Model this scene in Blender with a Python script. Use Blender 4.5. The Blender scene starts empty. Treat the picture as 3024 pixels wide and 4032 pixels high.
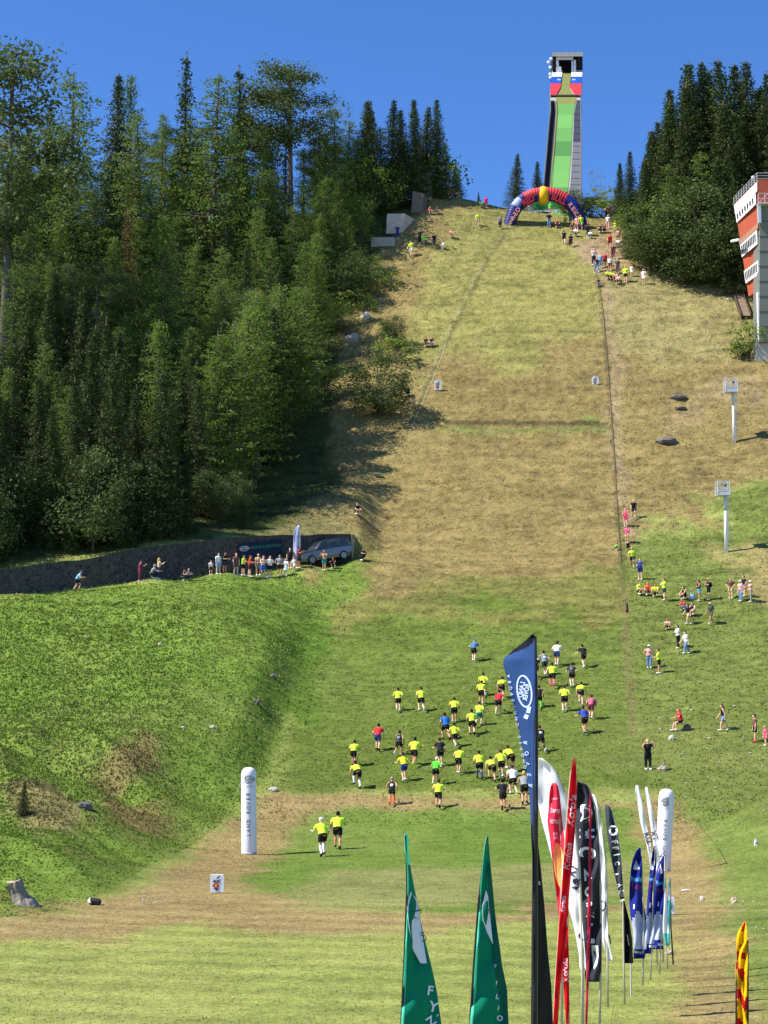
import bpy, math, random
import numpy as np
from math import radians as R, sin, cos, pi
from mathutils import Vector, Matrix

scene = bpy.context.scene
# ------------------------------------------------------------------ camera
CAM_H, PITCH, FPX = 6.0, R(7.12), 6520.0
cam = bpy.data.cameras.new('camera')
cam.sensor_fit = 'VERTICAL'; cam.sensor_height = 36.0; cam.lens = 36.0 * FPX / 4032.0
cam.clip_start = 0.5; cam.clip_end = 3000
cam_ob = bpy.data.objects.new('camera', cam)
scene.collection.objects.link(cam_ob)
cam_ob.location = (0, 0, CAM_H); cam_ob.rotation_euler = (pi/2 + PITCH, 0, 0)
scene.camera = cam_ob
# ------------------------------------------------------------------ sky, sun, exposure
SUN_EL, SUN_FROM = R(51), (-1.0, -0.22)          # the sun stands to the left
world = bpy.data.worlds.new('World'); scene.world = world; world.use_nodes = True
wn = world.node_tree; wn.nodes.clear()
sky = wn.nodes.new('ShaderNodeTexSky'); sky.sky_type = 'NISHITA'; sky.sun_disc = False
sky.sun_elevation = SUN_EL; sky.sun_rotation = math.atan2(SUN_FROM[0], SUN_FROM[1])
sky.altitude = 2200; sky.air_density = 1.0; sky.dust_density = 0.1; sky.ozone_density = 6.0
bg = wn.nodes.new('ShaderNodeBackground'); bg.inputs[1].default_value = 0.128
wo = wn.nodes.new('ShaderNodeOutputWorld')
hs_ = wn.nodes.new('ShaderNodeHueSaturation'); hs_.inputs['Hue'].default_value = 0.507; hs_.inputs['Saturation'].default_value = 1.16
wn.links.new(sky.outputs[0], hs_.inputs['Color']); wn.links.new(hs_.outputs[0], bg.inputs[0]); wn.links.new(bg.outputs[0], wo.inputs[0])
sun = bpy.data.lights.new('sun', 'SUN'); sun.energy = 5.0; sun.angle = R(0.5); sun.color = (1, 0.94, 0.84)
sun_ob = bpy.data.objects.new('sun', sun); scene.collection.objects.link(sun_ob)
_h = Vector((SUN_FROM[0], SUN_FROM[1])).normalized() * cos(SUN_EL)
SUN_DIR = Vector((_h.x, _h.y, sin(SUN_EL)))
sun_ob.rotation_euler = SUN_DIR.to_track_quat('Z', 'Y').to_euler(); sun_ob.location = (-60, 0, 120)
scene.view_settings.view_transform = 'Standard'; scene.view_settings.look = 'None'
scene.view_settings.exposure = 0.78; scene.view_settings.gamma = 1.0
scene.cycles.max_bounces = 6; scene.cycles.diffuse_bounces = 3; scene.cycles.transparent_max_bounces = 8

# ------------------------------------------------------------------ helpers
col = scene.collection
SP, CP = sin(PITCH), cos(PITCH)
def ray(px, py):
    u = (px - 1512) / FPX; v = (2016 - py) / FPX
    return u, CP - v * SP, SP + v * CP
def P(px, py, Y):
    a, b, c = ray(px, py)
    return Vector((a * Y / b, Y, CAM_H + c * Y / b))
def zof(py, Y): return P(1512, py, Y).z
def project(X, Y, Z):
    dz = Z - CAM_H
    d = Y * CP + dz * SP
    return 1512 + FPX * X / d, 2016 - FPX * (-Y * SP + dz * CP) / d

def tag(o, label=None, cat=None, group=None, kind=None):
    if label: o['label'] = label
    if cat: o['category'] = cat
    if group: o['group'] = group
    if kind: o['kind'] = kind
    return o
def thing(name, label, cat, loc=(0, 0, 0), rotz=0, group=None):
    o = bpy.data.objects.new(name, None); col.objects.link(o)
    o.empty_display_size = 0.3; o.location = loc; o.rotation_euler = (0, 0, rotz)
    return tag(o, label, cat, group)
def link(name, me, parent=None, mat=None):
    o = bpy.data.objects.new(name, me); col.objects.link(o)
    if parent is not None:
        o.parent = parent
    if mat is not None:
        if len(me.materials) == 0: me.materials.append(mat)
        else:
            o.material_slots[0].link = 'OBJECT'; o.material_slots[0].material = mat
    return o
def local(parent, pts):
    """world points -> the parent's own frame (parents here only translate / turn about z)"""
    m = Matrix.Identity(4); q_ = parent
    while q_ is not None: m = Matrix.LocRotScale(q_.location, q_.rotation_euler, q_.scale) @ m; q_ = q_.parent
    m = m.inverted()
    return [m @ Vector(p) for p in pts]

class MB:
    """collects primitives and builds ONE mesh"""
    def __init__(s): s.v, s.f, s.m, s.cm = [], [], [], 0
    def add(s, verts, faces):
        n = len(s.v); s.v += [tuple(p) for p in verts]
        s.f += [tuple(n + i for i in f) for f in faces]; s.m += [s.cm] * len(faces)
    def box(s, c, d, rot=None):
        hx, hy, hz = d[0]/2, d[1]/2, d[2]/2
        vs = [Vector((x*hx, y*hy, z*hz)) for x in (-1, 1) for y in (-1, 1) for z in (-1, 1)]
        if rot is not None: vs = [rot @ p for p in vs]
        s.add([p + Vector(c) for p in vs], [(0,1,3,2),(4,6,7,5),(0,4,5,1),(2,3,7,6),(0,2,6,4),(1,5,7,3)])
    def hexa(s, p8):
        """8 corners: bottom 0-3 (ring), top 4-7"""
        s.add(p8, [(3,2,1,0),(4,5,6,7),(0,1,5,4),(1,2,6,5),(2,3,7,6),(3,0,4,7)])
    def tube(s, pts, rad, n=8, side=None, caps=True):
        """side: fixed vector giving the ring's first axis; rad: float or (rx, ry) per point"""
        pts = [Vector(p) for p in pts]; k = len(pts)
        if not isinstance(rad, (list, tuple)): rad = [rad] * k
        vs = []
        pa = None
        for i, p in enumerate(pts):
            d = (pts[min(i+1, k-1)] - pts[max(i-1, 0)])
            d = d.normalized() if d.length > 1e-9 else Vector((0,0,1))
            a = Vector(side) if side is not None else (pa if pa is not None else (Vector((1,0,0)) if abs(d.x) < .9 else Vector((0,1,0))))
            a = (a - d * a.dot(d)).normalized(); pa = a
            b = d.cross(a)
            r = rad[i]; rx, ry = (r if isinstance(r, (tuple, list)) else (r, r))
            for j in range(n):
                t = 2*pi*j/n
                vs.append(p + a * cos(t) * rx + b * sin(t) * ry)
        fs = [(i*n+j, i*n+(j+1) % n, (i+1)*n+(j+1) % n, (i+1)*n+j) for i in range(k-1) for j in range(n)]
        if caps: fs += [tuple(range(n-1, -1, -1)), tuple(range((k-1)*n, k*n))]
        s.add(vs, fs)
    def ell(s, c, r, n=10, m=7, rot=None, zmin=-1.0):
        vs, fs = [], []
        for i in range(m+1):
            ph = -pi/2 + pi*i/m
            for j in range(n):
                t = 2*pi*j/n
                z = max(sin(ph), zmin)
                p = Vector((cos(ph)*cos(t)*r[0], cos(ph)*sin(t)*r[1], z*r[2]))
                if rot is not None: p = rot @ p
                vs.append(p + Vector(c))
        fs = [(i*n+j, i*n+(j+1) % n, (i+1)*n+(j+1) % n, (i+1)*n+j) for i in range(m) for j in range(n)]
        s.add(vs, fs)
    def mesh(s, name, smooth=False):
        me = bpy.data.meshes.new(name); me.from_pydata(s.v, [], s.f); me.validate(); me.update()
        if smooth: me.polygons.foreach_set('use_smooth', [True]*len(me.polygons))
        return me
    def build(s, name, mats, parent=None, smooth=False, frame=True):
        if parent is not None and frame: s.v = [tuple(p) for p in local(parent, s.v)]
        me = s.mesh(name, smooth)
        mats = mats if isinstance(mats, (list, tuple)) else [mats]
        for m in mats: me.materials.append(m)
        if len(mats) > 1 and len(me.polygons) == len(s.m): me.polygons.foreach_set('material_index', s.m)
        o = bpy.data.objects.new(name, me); col.objects.link(o)
        if parent is not None: o.parent = parent
        return o

# ------------------------------------------------------------------ noise in numpy
def _hash(ix, iy, seed):
    h = (ix.astype(np.int64) * 374761393 + iy.astype(np.int64) * 668265263 + seed * 974711) & 0xffffffff
    h = ((h ^ (h >> 13)) * 1274126177) & 0xffffffff
    return ((h ^ (h >> 16)) & 0xffff) / 65535.0
def vnoise(x, y, seed=0):
    x = np.asarray(x, float); y = np.asarray(y, float)
    ix, iy = np.floor(x), np.floor(y); fx, fy = x-ix, y-iy
    fx = fx*fx*(3-2*fx); fy = fy*fy*(3-2*fy)
    a, b = _hash(ix, iy, seed), _hash(ix+1, iy, seed); c, d = _hash(ix, iy+1, seed), _hash(ix+1, iy+1, seed)
    return (a*(1-fx)+b*fx)*(1-fy) + (c*(1-fx)+d*fx)*fy
def fbm(x, y, seed=0, o=4):
    s, a, t = 0, 1.0, 0
    for i in range(o):
        s = s + a*vnoise(x*2**i, y*2**i, seed+i*17); t += a; a *= .5
    return s/t

# ------------------------------------------------------------------ materials
_mc = {}
def lin(c):  # sRGB 0..255 -> linear
    return tuple(((v/255)/12.92 if v/255 <= .04045 else ((v/255+.055)/1.055)**2.4) for v in c)
def mat(name, rgb, rough=.7, metal=0., var=.12, scale=6., bump=0., spec=.3, coat=0., transl=0.):
    key = (name, tuple(rgb))
    if key in _mc: return _mc[key]
    m = bpy.data.materials.new(name); m.use_nodes = True; nt = m.node_tree
    b = nt.nodes['Principled BSDF']
    b.inputs['Roughness'].default_value = rough; b.inputs['Metallic'].default_value = metal
    b.inputs['Specular IOR Level'].default_value = spec
    if coat: b.inputs['Coat Weight'].default_value = coat
    tc = nt.nodes.new('ShaderNodeTexCoord'); no = nt.nodes.new('ShaderNodeTexNoise')
    no.inputs['Scale'].default_value = scale; no.inputs['Detail'].default_value = 4
    nt.links.new(tc.outputs['Object'], no.inputs['Vector'])
    mr = nt.nodes.new('ShaderNodeMapRange')
    mr.inputs[3].default_value = 1-var; mr.inputs[4].default_value = 1+var
    nt.links.new(no.outputs['Fac'], mr.inputs[0])
    vm = nt.nodes.new('ShaderNodeVectorMath'); vm.operation = 'SCALE'
    vm.inputs[0].default_value = rgb[:3]; nt.links.new(mr.outputs[0], vm.inputs['Scale'])
    nt.links.new(vm.outputs[0], b.inputs['Base Color'])
    if bump:
        bp = nt.nodes.new('ShaderNodeBump'); bp.inputs['Strength'].default_value = bump; bp.inputs['Distance'].default_value = .05
        nt.links.new(no.outputs['Fac'], bp.inputs['Height']); nt.links.new(bp.outputs[0], b.inputs['Normal'])
    if transl:
        tr = nt.nodes.new('ShaderNodeBsdfTranslucent'); mx = nt.nodes.new('ShaderNodeMixShader')
        mx.inputs[0].default_value = transl
        nt.links.new(vm.outputs[0], tr.inputs[0]); nt.links.new(b.outputs[0], mx.inputs[1]); nt.links.new(tr.outputs[0], mx.inputs[2])
        nt.links.new(mx.outputs[0], nt.nodes['Material Output'].inputs[0])
    _mc[key] = m
    return m
def cloth(r, g, b): return mat('cloth', lin((r, g, b)), .85, var=.15, scale=9)
def stone_mat(name, base, mortar, scale):
    m = bpy.data.materials.new(name); m.use_nodes = True; nt = m.node_tree; b = nt.nodes['Principled BSDF']
    b.inputs['Roughness'].default_value = .95; b.inputs['Specular IOR Level'].default_value = .1
    tc = nt.nodes.new('ShaderNodeTexCoord')
    ve = nt.nodes.new('ShaderNodeTexVoronoi'); ve.feature = 'DISTANCE_TO_EDGE'; ve.inputs['Scale'].default_value = scale
    vc = nt.nodes.new('ShaderNodeTexVoronoi'); vc.inputs['Scale'].default_value = scale
    no = nt.nodes.new('ShaderNodeTexNoise'); no.inputs['Scale'].default_value = 3; no.inputs['Detail'].default_value = 5
    for n_ in (ve, vc, no): nt.links.new(tc.outputs['Object'], n_.inputs['Vector'])
    cr = nt.nodes.new('ShaderNodeValToRGB'); cr.color_ramp.elements[0].position = .02; cr.color_ramp.elements[1].position = .07
    nt.links.new(ve.outputs['Distance'], cr.inputs[0])
    hs = nt.nodes.new('ShaderNodeMix'); hs.data_type = 'RGBA'
    hs.inputs[6].default_value = (*[v*.6 for v in base], 1); hs.inputs[7].default_value = (*[v*1.35 for v in base], 1)
    sx = nt.nodes.new('ShaderNodeSeparateColor'); nt.links.new(vc.outputs['Color'], sx.inputs[0]); nt.links.new(sx.outputs[0], hs.inputs[0])
    mx = nt.nodes.new('ShaderNodeMix'); mx.data_type = 'RGBA'; mx.inputs[6].default_value = (*mortar, 1)
    nt.links.new(cr.outputs[0], mx.inputs[0]); nt.links.new(hs.outputs[2], mx.inputs[7])
    nt.links.new(mx.outputs[2], b.inputs['Base Color'])
    bp = nt.nodes.new('ShaderNodeBump'); bp.inputs['Strength'].default_value = .8; bp.inputs['Distance'].default_value = .06
    nt.links.new(cr.outputs[0], bp.inputs['Height']); nt.links.new(bp.outputs[0], b.inputs['Normal'])
    return m
# ================================================================== TERRAIN
_pp = [(97, 3060), (103, 2950), (110, 2800), (120, 2620), (127, 2480), (136, 2300), (146, 2110), (157, 1850), (166, 1640),
       (176, 1400), (185, 1200), (195, 1025), (204, 905), (209, 862)]
_Y = [0, 60, 78, 88] + [a for a, _ in _pp]
_Z = [0, 0, 0, .35] + [zof(b, a) for a, b in _pp]
_zc = _Z[-1]
_Y += [213, 218, 224, 240, 300, 420, 700, 1500]; _Z += [_zc+1.3, _zc+1.9, _zc+2.3, _zc+3.5, _zc+5, _zc+8, _zc+10, _zc+10]
_yy = np.arange(-60, 1500, .5); _zz = np.interp(_yy, _Y, _Z)
_k = np.exp(-.5*(np.arange(-12, 13)*.5/2.0)**2); _k /= _k.sum()
_zz = np.convolve(np.pad(_zz, 12, mode='edge'), _k, mode='valid')
def prof(Y): return np.interp(Y, _yy, _zz)
def Yflat(px, py):  # first hit with the profile
    a, b, c = ray(px, py); t = np.arange(20, 215, .1)
    z = CAM_H + c/b*t; hit = np.where(z <= prof(t))[0]
    return float(t[hit[0]]) if len(hit) else 215.0

# retaining wall line (px, py base, py top, depth)
WALL = [(0, 2352, 2243, 127.5), (300, 2325, 2205, 129.5), (600, 2292, 2150, 132.5), (900, 2262, 2118, 135.5), (1100, 2238, 2108, 138), (1385, 2208, 2103, 141)]
wb = [P(a, b, Y) for a, b, c, Y in WALL]; wt = [P(a, c, Y) for a, b, c, Y in WALL]
_d = (wb[0] - wb[1]); _d = _d / abs(_d.x)
wb = [wb[0] + _d*30] + wb; wt = [wt[0] + _d*30] + wt
WX = np.array([p.x for p in wb]); WY = np.array([p.y for p in wb]); WB = np.array([p.z for p in wb]); WT = np.array([p.z for p in wt])
XEND = WX[-1]
def sstep(a, b, x):
    t = np.clip((x-a)/(b-a), 0, 1); return t*t*(3-2*t)
def wall_step(X, Y):
    yw = np.interp(X, WX, WY); h = np.interp(X, WX, WT-WB) - .08
    return h * sstep(.05, .45, Y-yw) * (1 - sstep(2.5, 16, Y-yw)) * (1 - sstep(.0, 3.0, X-XEND))

_c = []
def cp(px, py, Y, sub=0.0):
    p = P(px, py, Y); _c.append((p.x, p.y, p.z - float(prof(p.y)) - sub))
for px, py in [(0, 3650), (180, 3605), (350, 3560), (600, 3410), (760, 3330), (900, 3215), (1040, 3060), (1120, 2850), (1200, 2600), (1260, 2400)]:
    y = Yflat(px, py); p = P(px, py, y); _c.append((p.x, p.y, 0))
for px, py, Y in [(0, 2358, 123.5), (300, 2340, 126), (600, 2290, 129.5), (900, 2265, 132.5), (1200, 2232, 137), (1390, 2212, 139.5)]: cp(px, py, Y)
for (a, b, c, Y) in WALL: cp(a, b+4, Y-.6); cp(a, c-3, Y+1.0, sub=float(P(a, c, Y).z-P(a, b, Y).z))
for px, py, Y in [(0, 3000, 88), (0, 2700, 107), (0, 3300, 66), (500, 3000, 93), (500, 2700, 108), (800, 2800, 106), (900, 2500, 120), (0, 2500, 117), (400, 3250, 77), (1000, 2750, 110)]: cp(px, py, Y)
for px, py, Y in [(1700, 785, 208), (1560, 945, 199), (1830, 790, 209), (1640, 800, 207), (1450, 1100, 192), (1500, 1300, 181), (700, 900, 205), (0, 950, 205),
                  (0, 1300, 185), (600, 1300, 185), (0, 1700, 163), (600, 1700, 164), (1000, 1500, 175), (1250, 1800, 159), (1250, 2000, 149), (600, 2000, 145), (0, 2000, 142)]: cp(px, py, Y)
for px, py, Y in [(3024, 3400, 62), (3024, 3150, 78), (3024, 3700, 44), (3024, 3900, 37)]: cp(px, py, Y)
for Y in range(20, 212, 12):
    py = project(0, Y, float(prof(Y)))[1]
    xl = np.interp(py, [900, 1640, 2300, 3060, 3400, 4032], [1985, 1660, 1300, 1130, 1400, 700]); xr = np.interp(py, [900, 1640, 2300, 3060, 3400, 4032], [2310, 2400, 2480, 2640, 2680, 2800])
    for px in (xl, (xl+xr)/2, xr): p = P(px, py, Y); _c.append((p.x, p.y, 0))
    if Y > 86: _c.append((p.x+8, Y, 0.2)); _c.append((p.x+22, Y, 1.0)); _c.append((p.x+45, Y, 1.5))
for Y in (10, 20, 30, 40): _c.append((-25, Y, 0)); _c.append((25, Y, .6)); _c.append((0, Y, 0))
for X in (-60, -100, 80): 
    for Y in (10, 60, 110, 160, 200, 240): _c.append((X, Y, 2.0 if X < 0 and Y < 120 and Y > 20 else .5))
for X in (-60, -30, 0, 30): _c.append((X, 222, 0)); _c.append((X, 250, 0))
_c = np.array(_c); CX, CY, CD = _c[:, 0], _c[:, 1], _c[:, 2]
_K = -np.sqrt((CX[:, None]-CX)**2 + (CY[:, None]-CY)**2 + .5) ; _n = len(CX)
_A = np.block([[_K - np.eye(_n)*-1.0*0 + np.eye(_n)*-.35, np.ones((_n, 1))], [np.ones((1, _n)), np.zeros((1, 1))]])
_w = np.linalg.solve(_A, np.append(CD, 0))
def delta(X, Y):
    X = np.asarray(X, float); Y = np.asarray(Y, float); sh = X.shape
    x, y = np.clip(X.ravel(), -110, 90), np.clip(Y.ravel(), 5, 255); out = np.empty(len(x))
    for i in range(0, len(x), 20000):
        s = slice(i, i+20000)
        out[s] = -np.sqrt((x[s, None]-CX)**2 + (y[s, None]-CY)**2 + .5) @ _w[:_n] + _w[_n]
    return out.reshape(sh)
def rough_amount(X, Y):
    px, py = project(X, Y, prof(Y))
    mown = sstep(88, 60, Y) if False else 1 - sstep(56, 95, Y)
    strip = (px > np.interp(py, [900, 3060], [1980, 1120])) & (px < np.interp(py, [900, 3060], [2310, 2560]))
    left = sstep(3.0, 9.0, -(X + 7) ) * (Y > 45) * (Y < 124)
    base = np.where(strip, .5, 1.0) * (1 - .9*mown)
    return base + left*.9
_fp = [(1040, 3060), (1085, 2950), (1130, 2820), (1175, 2680), (1205, 2570), (1240, 2450), (1262, 2380)]
FOLD = [(Yflat(a, b), P(a, b, Yflat(a, b)).x) for a, b in _fp]; FOLD = np.array(sorted(FOLD)); FOLD = (FOLD[:, 1], FOLD[:, 0])
def height(X, Y):
    X = np.asarray(X, float); Y = np.asarray(Y, float)
    z = prof(Y) + delta(X, Y) + wall_step(X, Y)
    ra = rough_amount(X, Y)
    # eroded hummocks on the lower left bank
    xf = np.interp(Y, FOLD[1], FOLD[0]); df = xf - X
    z = z + 1.15*sstep(0, 2.6, df)*(1-sstep(4, 15, df))*sstep(92, 99, Y)*(1-sstep(118, 132, Y))
    hm = sstep(1.5, 6, -(X+8)-(Y-75)*.06)*sstep(50, 60, Y)*(1-sstep(90, 102, Y))
    rd = np.abs(fbm((X*.8+Y*.6)/4.2, (Y*.8-X*.6)/11., 71, 3)-.5)*2
    z = z + hm*(.75*(1-rd*2.2) + .5*(fbm(X/3.2, Y/3.2, 73, 3)-.5))
    # shallow creases across the landing slope
    on = sstep(0, 1, (X-(-2.0+ (165-Y)*0)))*(X < 24)
    z = z + on*(-.26*np.exp(-((Y-164.2)/.5)**2) + .22*np.exp(-((Y-162.9)/.6)**2) - .12*np.exp(-((Y-180.2+X*.02)/.4)**2))
    return z + ra*((fbm(X/2.6, Y/2.6, 3, 3)-.5)*.42 + (fbm(X/.7, Y/.7, 9, 2)-.5)*.09) + (fbm(X/9, Y/9, 5, 2)-.5)*.35*np.clip(ra, 0, 1)
def hz(x, y): return float(height(np.array([x]), np.array([y]))[0])
_t = np.arange(22, 235, .1)
def hit(px, py):
    a, b, c = ray(px, py); X = a/b*_t
    z = CAM_H + c/b*_t; h = height(X, _t); w = np.where(z <= h)[0]
    i = w[0] if len(w) else int(np.argmin(z-h))
    return Vector((X[i], _t[i], h[i]))

# ---------------------------------------------------------------- ground colours, with the creases drawn darker
def inpoly(x, y, poly):
    r = np.zeros(x.shape, bool); n = len(poly); j = n-1
    for i in range(n):
        xi, yi = poly[i]; xj, yj = poly[j]
        c = ((yi > y) != (yj > y)) & (x < (xj-xi)*(y-yi)/((yj-yi) or 1e-9)+xi)
        r ^= c; j = i
    return r
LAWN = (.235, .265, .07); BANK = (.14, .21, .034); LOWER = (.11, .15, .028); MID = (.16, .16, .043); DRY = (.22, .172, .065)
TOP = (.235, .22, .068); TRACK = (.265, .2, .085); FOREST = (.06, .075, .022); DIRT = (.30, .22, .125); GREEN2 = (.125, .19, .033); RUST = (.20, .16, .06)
ZONES = [  # (polygon in photo pixels, colour) laid over each other
    ([(1100, 3110), (1240, 2300), (2520, 2300), (2700, 3110)], LOWER),
    ([(1200, 2480), (1500, 2350), (2480, 2400), (2500, 2120), (1240, 2120)], MID),
    ([(1050, 2290), (1300, 2250), (2470, 2230), (2490, 2000), (3300, 1980), (3300, 600), (1200, 500), (1250, 2050)], DRY),
    ([(1560, 1500), (1700, 1000), (1800, 850), (2300, 700), (2420, 1000), (2400, 1330), (1950, 1420)], TOP),
    ([(2400, 1050), (3200, 1080), (3200, 1420), (2420, 1400)], (.24, .21, .085)),
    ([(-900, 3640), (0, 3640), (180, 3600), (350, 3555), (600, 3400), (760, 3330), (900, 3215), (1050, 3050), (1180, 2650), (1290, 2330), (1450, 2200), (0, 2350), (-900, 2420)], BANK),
    ([(560, 2870), (470, 2900), (300, 3080), (480, 3250), (660, 3300), (640, 3050)], RUST),
    ([(0, 3080), (180, 3080), (340, 3180), (300, 3290), (60, 3260)], (.19, .17, .065)),
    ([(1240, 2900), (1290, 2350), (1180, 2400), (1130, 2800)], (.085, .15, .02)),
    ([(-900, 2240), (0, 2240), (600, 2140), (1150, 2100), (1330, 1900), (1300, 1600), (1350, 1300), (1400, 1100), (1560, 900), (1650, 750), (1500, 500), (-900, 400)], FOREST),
    ([(1000, 2115), (1400, 2100), (1500, 2000), (1300, 1990)], (.17, .15, .06)),
    ([(2480, 2060), (3300, 2000), (3300, 3300), (2700, 3200), (2480, 2900)], (.13, .165, .038)),
    ([(3300, 3350), (2700, 3170), (2860, 3560), (2980, 4100), (3300, 4100)], (.145, .195, .042)),
    ([(2700, 2120), (3300, 2500), (3300, 2250), (2960, 2180)], (.23, .20, .075)),
    # worn, dry parts of the outrun
    ([(-400, 3640), (350, 3585), (640, 3430), (860, 3270), (1100, 3110), (1240, 3125), (2030, 3160), (2500, 3160), (2640, 3120), (2760, 3300), (2830, 3500), (2900, 3700), (2950, 4100), (2600, 4100), (2670, 3750), (2560, 3560), (2200, 3620), (1800, 3660), (1100, 3680), (900, 3640), (500, 3690), (-400, 3720)], TRACK),
    ([(1235, 3185), (2480, 3190), (2560, 3420), (2500, 3560), (1700, 3600), (1250, 3570), (960, 3470), (1120, 3340)], GREEN2),
    ([(1300, 3420), (2500, 3400), (2480, 3540), (1700, 3580), (1100, 3560)], (.20, .215, .07)),
    # dirt path beside the landing slope and on the crest
    ([(2370, 880), (2450, 850), (2470, 1000), (2380, 1060), (2250, 960)], DIRT),
    ([(2366, 1100), (2392, 1100), (2440, 1500), (2476, 2000), (2448, 2000), (2404, 1500)], DIRT),
    ([(1690, 1672), (2400, 1680), (2400, 1700), (1690, 1690)], (.16, .21, .05)),
    ([(1700, 1640), (2390, 1650), (2390, 1662), (1700, 1654)], (.13, .11, .045)),
    ([(2600, 1550), (3000, 1500), (3030, 1600), (2700, 1640)], (.25, .19, .09)),
]
def lstrip(pts, w): return [(a-w, b) for a, b in pts] + [(a+w, b) for a, b in pts[::-1]]
LINES = [([(1700, 1652), (2400, 1660), (2402, 1676), (1700, 1668)], (.085, .07, .03), .8), ([(1690, 1680), (2404, 1686), (2404, 1706), (1690, 1698)], (.17, .20, .055), .4),
 ([(1950, 1302), (2390, 1306), (2390, 1314), (1950, 1310)], (.11, .09, .04), .6),
 (lstrip([(1992, 915), (1930, 1010), (1850, 1160), (1770, 1330), (1700, 1480), (1640, 1620), (1590, 1740)], 9), (.12, .11, .045), .6), (lstrip([(1975, 930), (1910, 1020), (1830, 1170), (1750, 1340), (1680, 1490), (1620, 1630)], 6), (.27, .25, .11), .6),
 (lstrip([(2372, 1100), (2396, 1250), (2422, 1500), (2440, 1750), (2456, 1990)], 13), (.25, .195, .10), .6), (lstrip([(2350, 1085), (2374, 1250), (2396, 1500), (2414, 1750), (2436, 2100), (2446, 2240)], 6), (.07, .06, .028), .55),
 (lstrip([(2448, 2240), (2462, 2420), (2476, 2700), (2500, 2900)], 16), (.16, .14, .055), .6),
 ([(2440, 1990), (2462, 1990), (2470, 2330), (2444, 2330)], (.08, .11, .025), .6)]
def ground_colour(X, Y, Z):
    px, py = project(X, Y, Z)
    n1 = fbm(X/1.6, Y/1.6, 31, 3)-.5; n2 = fbm(X/1.6+40, Y/1.6, 37, 3)-.5
    w = FPX/np.maximum(Y, 20)
    n3 = fbm(X/7, Y/7, 41, 3)-.5; n4 = fbm(X/7+9, Y/7, 43, 3)-.5; up_ = sstep(95, 125, Y)*(px > 1200)
    qx = px + (n1*1.8 + n3*3*up_)*w; qy = py + (n2*(.9+2.5*up_) + n4*7*up_)*w
    if _ZM is None:
        out = np.empty(X.shape+(3,)); out[...] = LAWN
        out[Y > 214] = (.13, .16, .05)
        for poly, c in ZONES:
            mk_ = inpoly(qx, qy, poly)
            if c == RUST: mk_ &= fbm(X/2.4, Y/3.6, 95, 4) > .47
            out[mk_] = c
        out0 = out.copy(); return out0
    fx = np.clip((X - _ZX[0])/.27, 0, len(_ZX)-1.001); fy = np.clip((Y - _ZY[0])/.27, 0, len(_ZY)-1.001)
    ix, iy = fx.astype(int), fy.astype(int); tx, ty = (fx-ix)[..., None], (fy-iy)[..., None]
    out = (_ZM[iy, ix]*(1-tx)+_ZM[iy, ix+1]*tx)*(1-ty) + (_ZM[iy+1, ix]*(1-tx)+_ZM[iy+1, ix+1]*tx)*ty
    # patchiness: drier and fresher patches, and mowing stripes on the lawn
    sl0 = sstep(95, 120, Y)
    if _ZM is not None:
        ex = X + (fbm(X/.6, Y/.6, 91, 2)-.5)*.5; ey = Y + (fbm(X/.6+7, Y/.6, 92, 2)-.5)*.5
        lx, ly = project(ex, ey, Z + (ey-Y)*.6)
        for poly, c_, a_ in LINES:
            mk = inpoly(lx, ly, poly)[..., None]*a_; out = out*(1-mk) + np.array(c_)*mk
    k = (fbm(X/5, Y/5, 51, 4)-.5)*2*(1-.55*sl0); k2 = (fbm(X/(1.1+1.3*sl0), Y/(1.1-.45*sl0), 57, 3)-.5)*2; k3 = (fbm(X/.35, Y/.35, 58, 2)-.5)*2
    sl_ = sstep(95, 120, Y)
    out *= (1 + .22*k + (.2+.16*sl_)*k2 + (.22+.22*sl_)*k3)[..., None]
    bankm = sstep(0, 3, -(X+8)-(Y-75)*.06)*(Y > 52)*(Y < 122)
    kb = fbm(X/2.2, Y/3.4, 81, 4)
    out = out*(1-(bankm*sstep(.52, .68, kb)*.42*(1-.75*sstep(92, 104, Y)))[..., None]) + np.array([.13, .125, .04])*(bankm*sstep(.52, .68, kb)*.42*(1-.75*sstep(92, 104, Y)))[..., None]
    dry = np.clip(k*1.3+.2*k2, 0, 1)[..., None]*.35
    out = out*(1-dry) + np.array([.24, .21, .085])*dry*np.clip(out.sum(-1, keepdims=True)*2, .2, 1)
    lawn = (Y < 56)
    st = np.sin((Y*1.0 + X*.28 + .9*fbm(X/9, Y/9, 61, 2))*2*pi/1.9)
    s2 = np.sin((Y*.9 + X*.3)*2*pi/.63 + 4*fbm(X/3, Y/3, 66, 2))
    out *= (1 + lawn*(st*.11 + s2*.07))[..., None]
    return np.clip(out, .01, .6)

_ZM = None
_ZX = np.arange(-62, 62, .27); _ZY = np.arange(20, 225, .27)
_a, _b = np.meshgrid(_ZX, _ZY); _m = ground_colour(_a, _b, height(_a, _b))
_k5 = np.exp(-.5*(np.arange(-4, 5)/1.7)**2); _k5 /= _k5.sum()
_m2 = np.zeros_like(_m)
for i, w_ in enumerate(_k5): _m2 += w_*np.roll(_m, i-4, axis=0)
_m3 = np.zeros_like(_m)
for i, w_ in enumerate(_k5): _m3 += w_*np.roll(_m2, i-4, axis=1)
_ZM = _m3*.75 + _m*.25
def grid_axes():
    xs = np.concatenate([np.linspace(-900, -130, 9), np.linspace(-110, -52, 18), np.arange(-49, 44, .27), np.linspace(48, 110, 18), np.linspace(140, 900, 9)])
    ys = np.concatenate([np.linspace(-500, 10, 12), np.arange(16, 26, 1.), np.arange(26, 216, .27), np.linspace(217, 262, 32), np.linspace(280, 1400, 14)])
    return xs, ys
xs, ys = grid_axes()
GX, GY = np.meshgrid(xs, ys); GZ = height(GX, GY)
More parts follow.
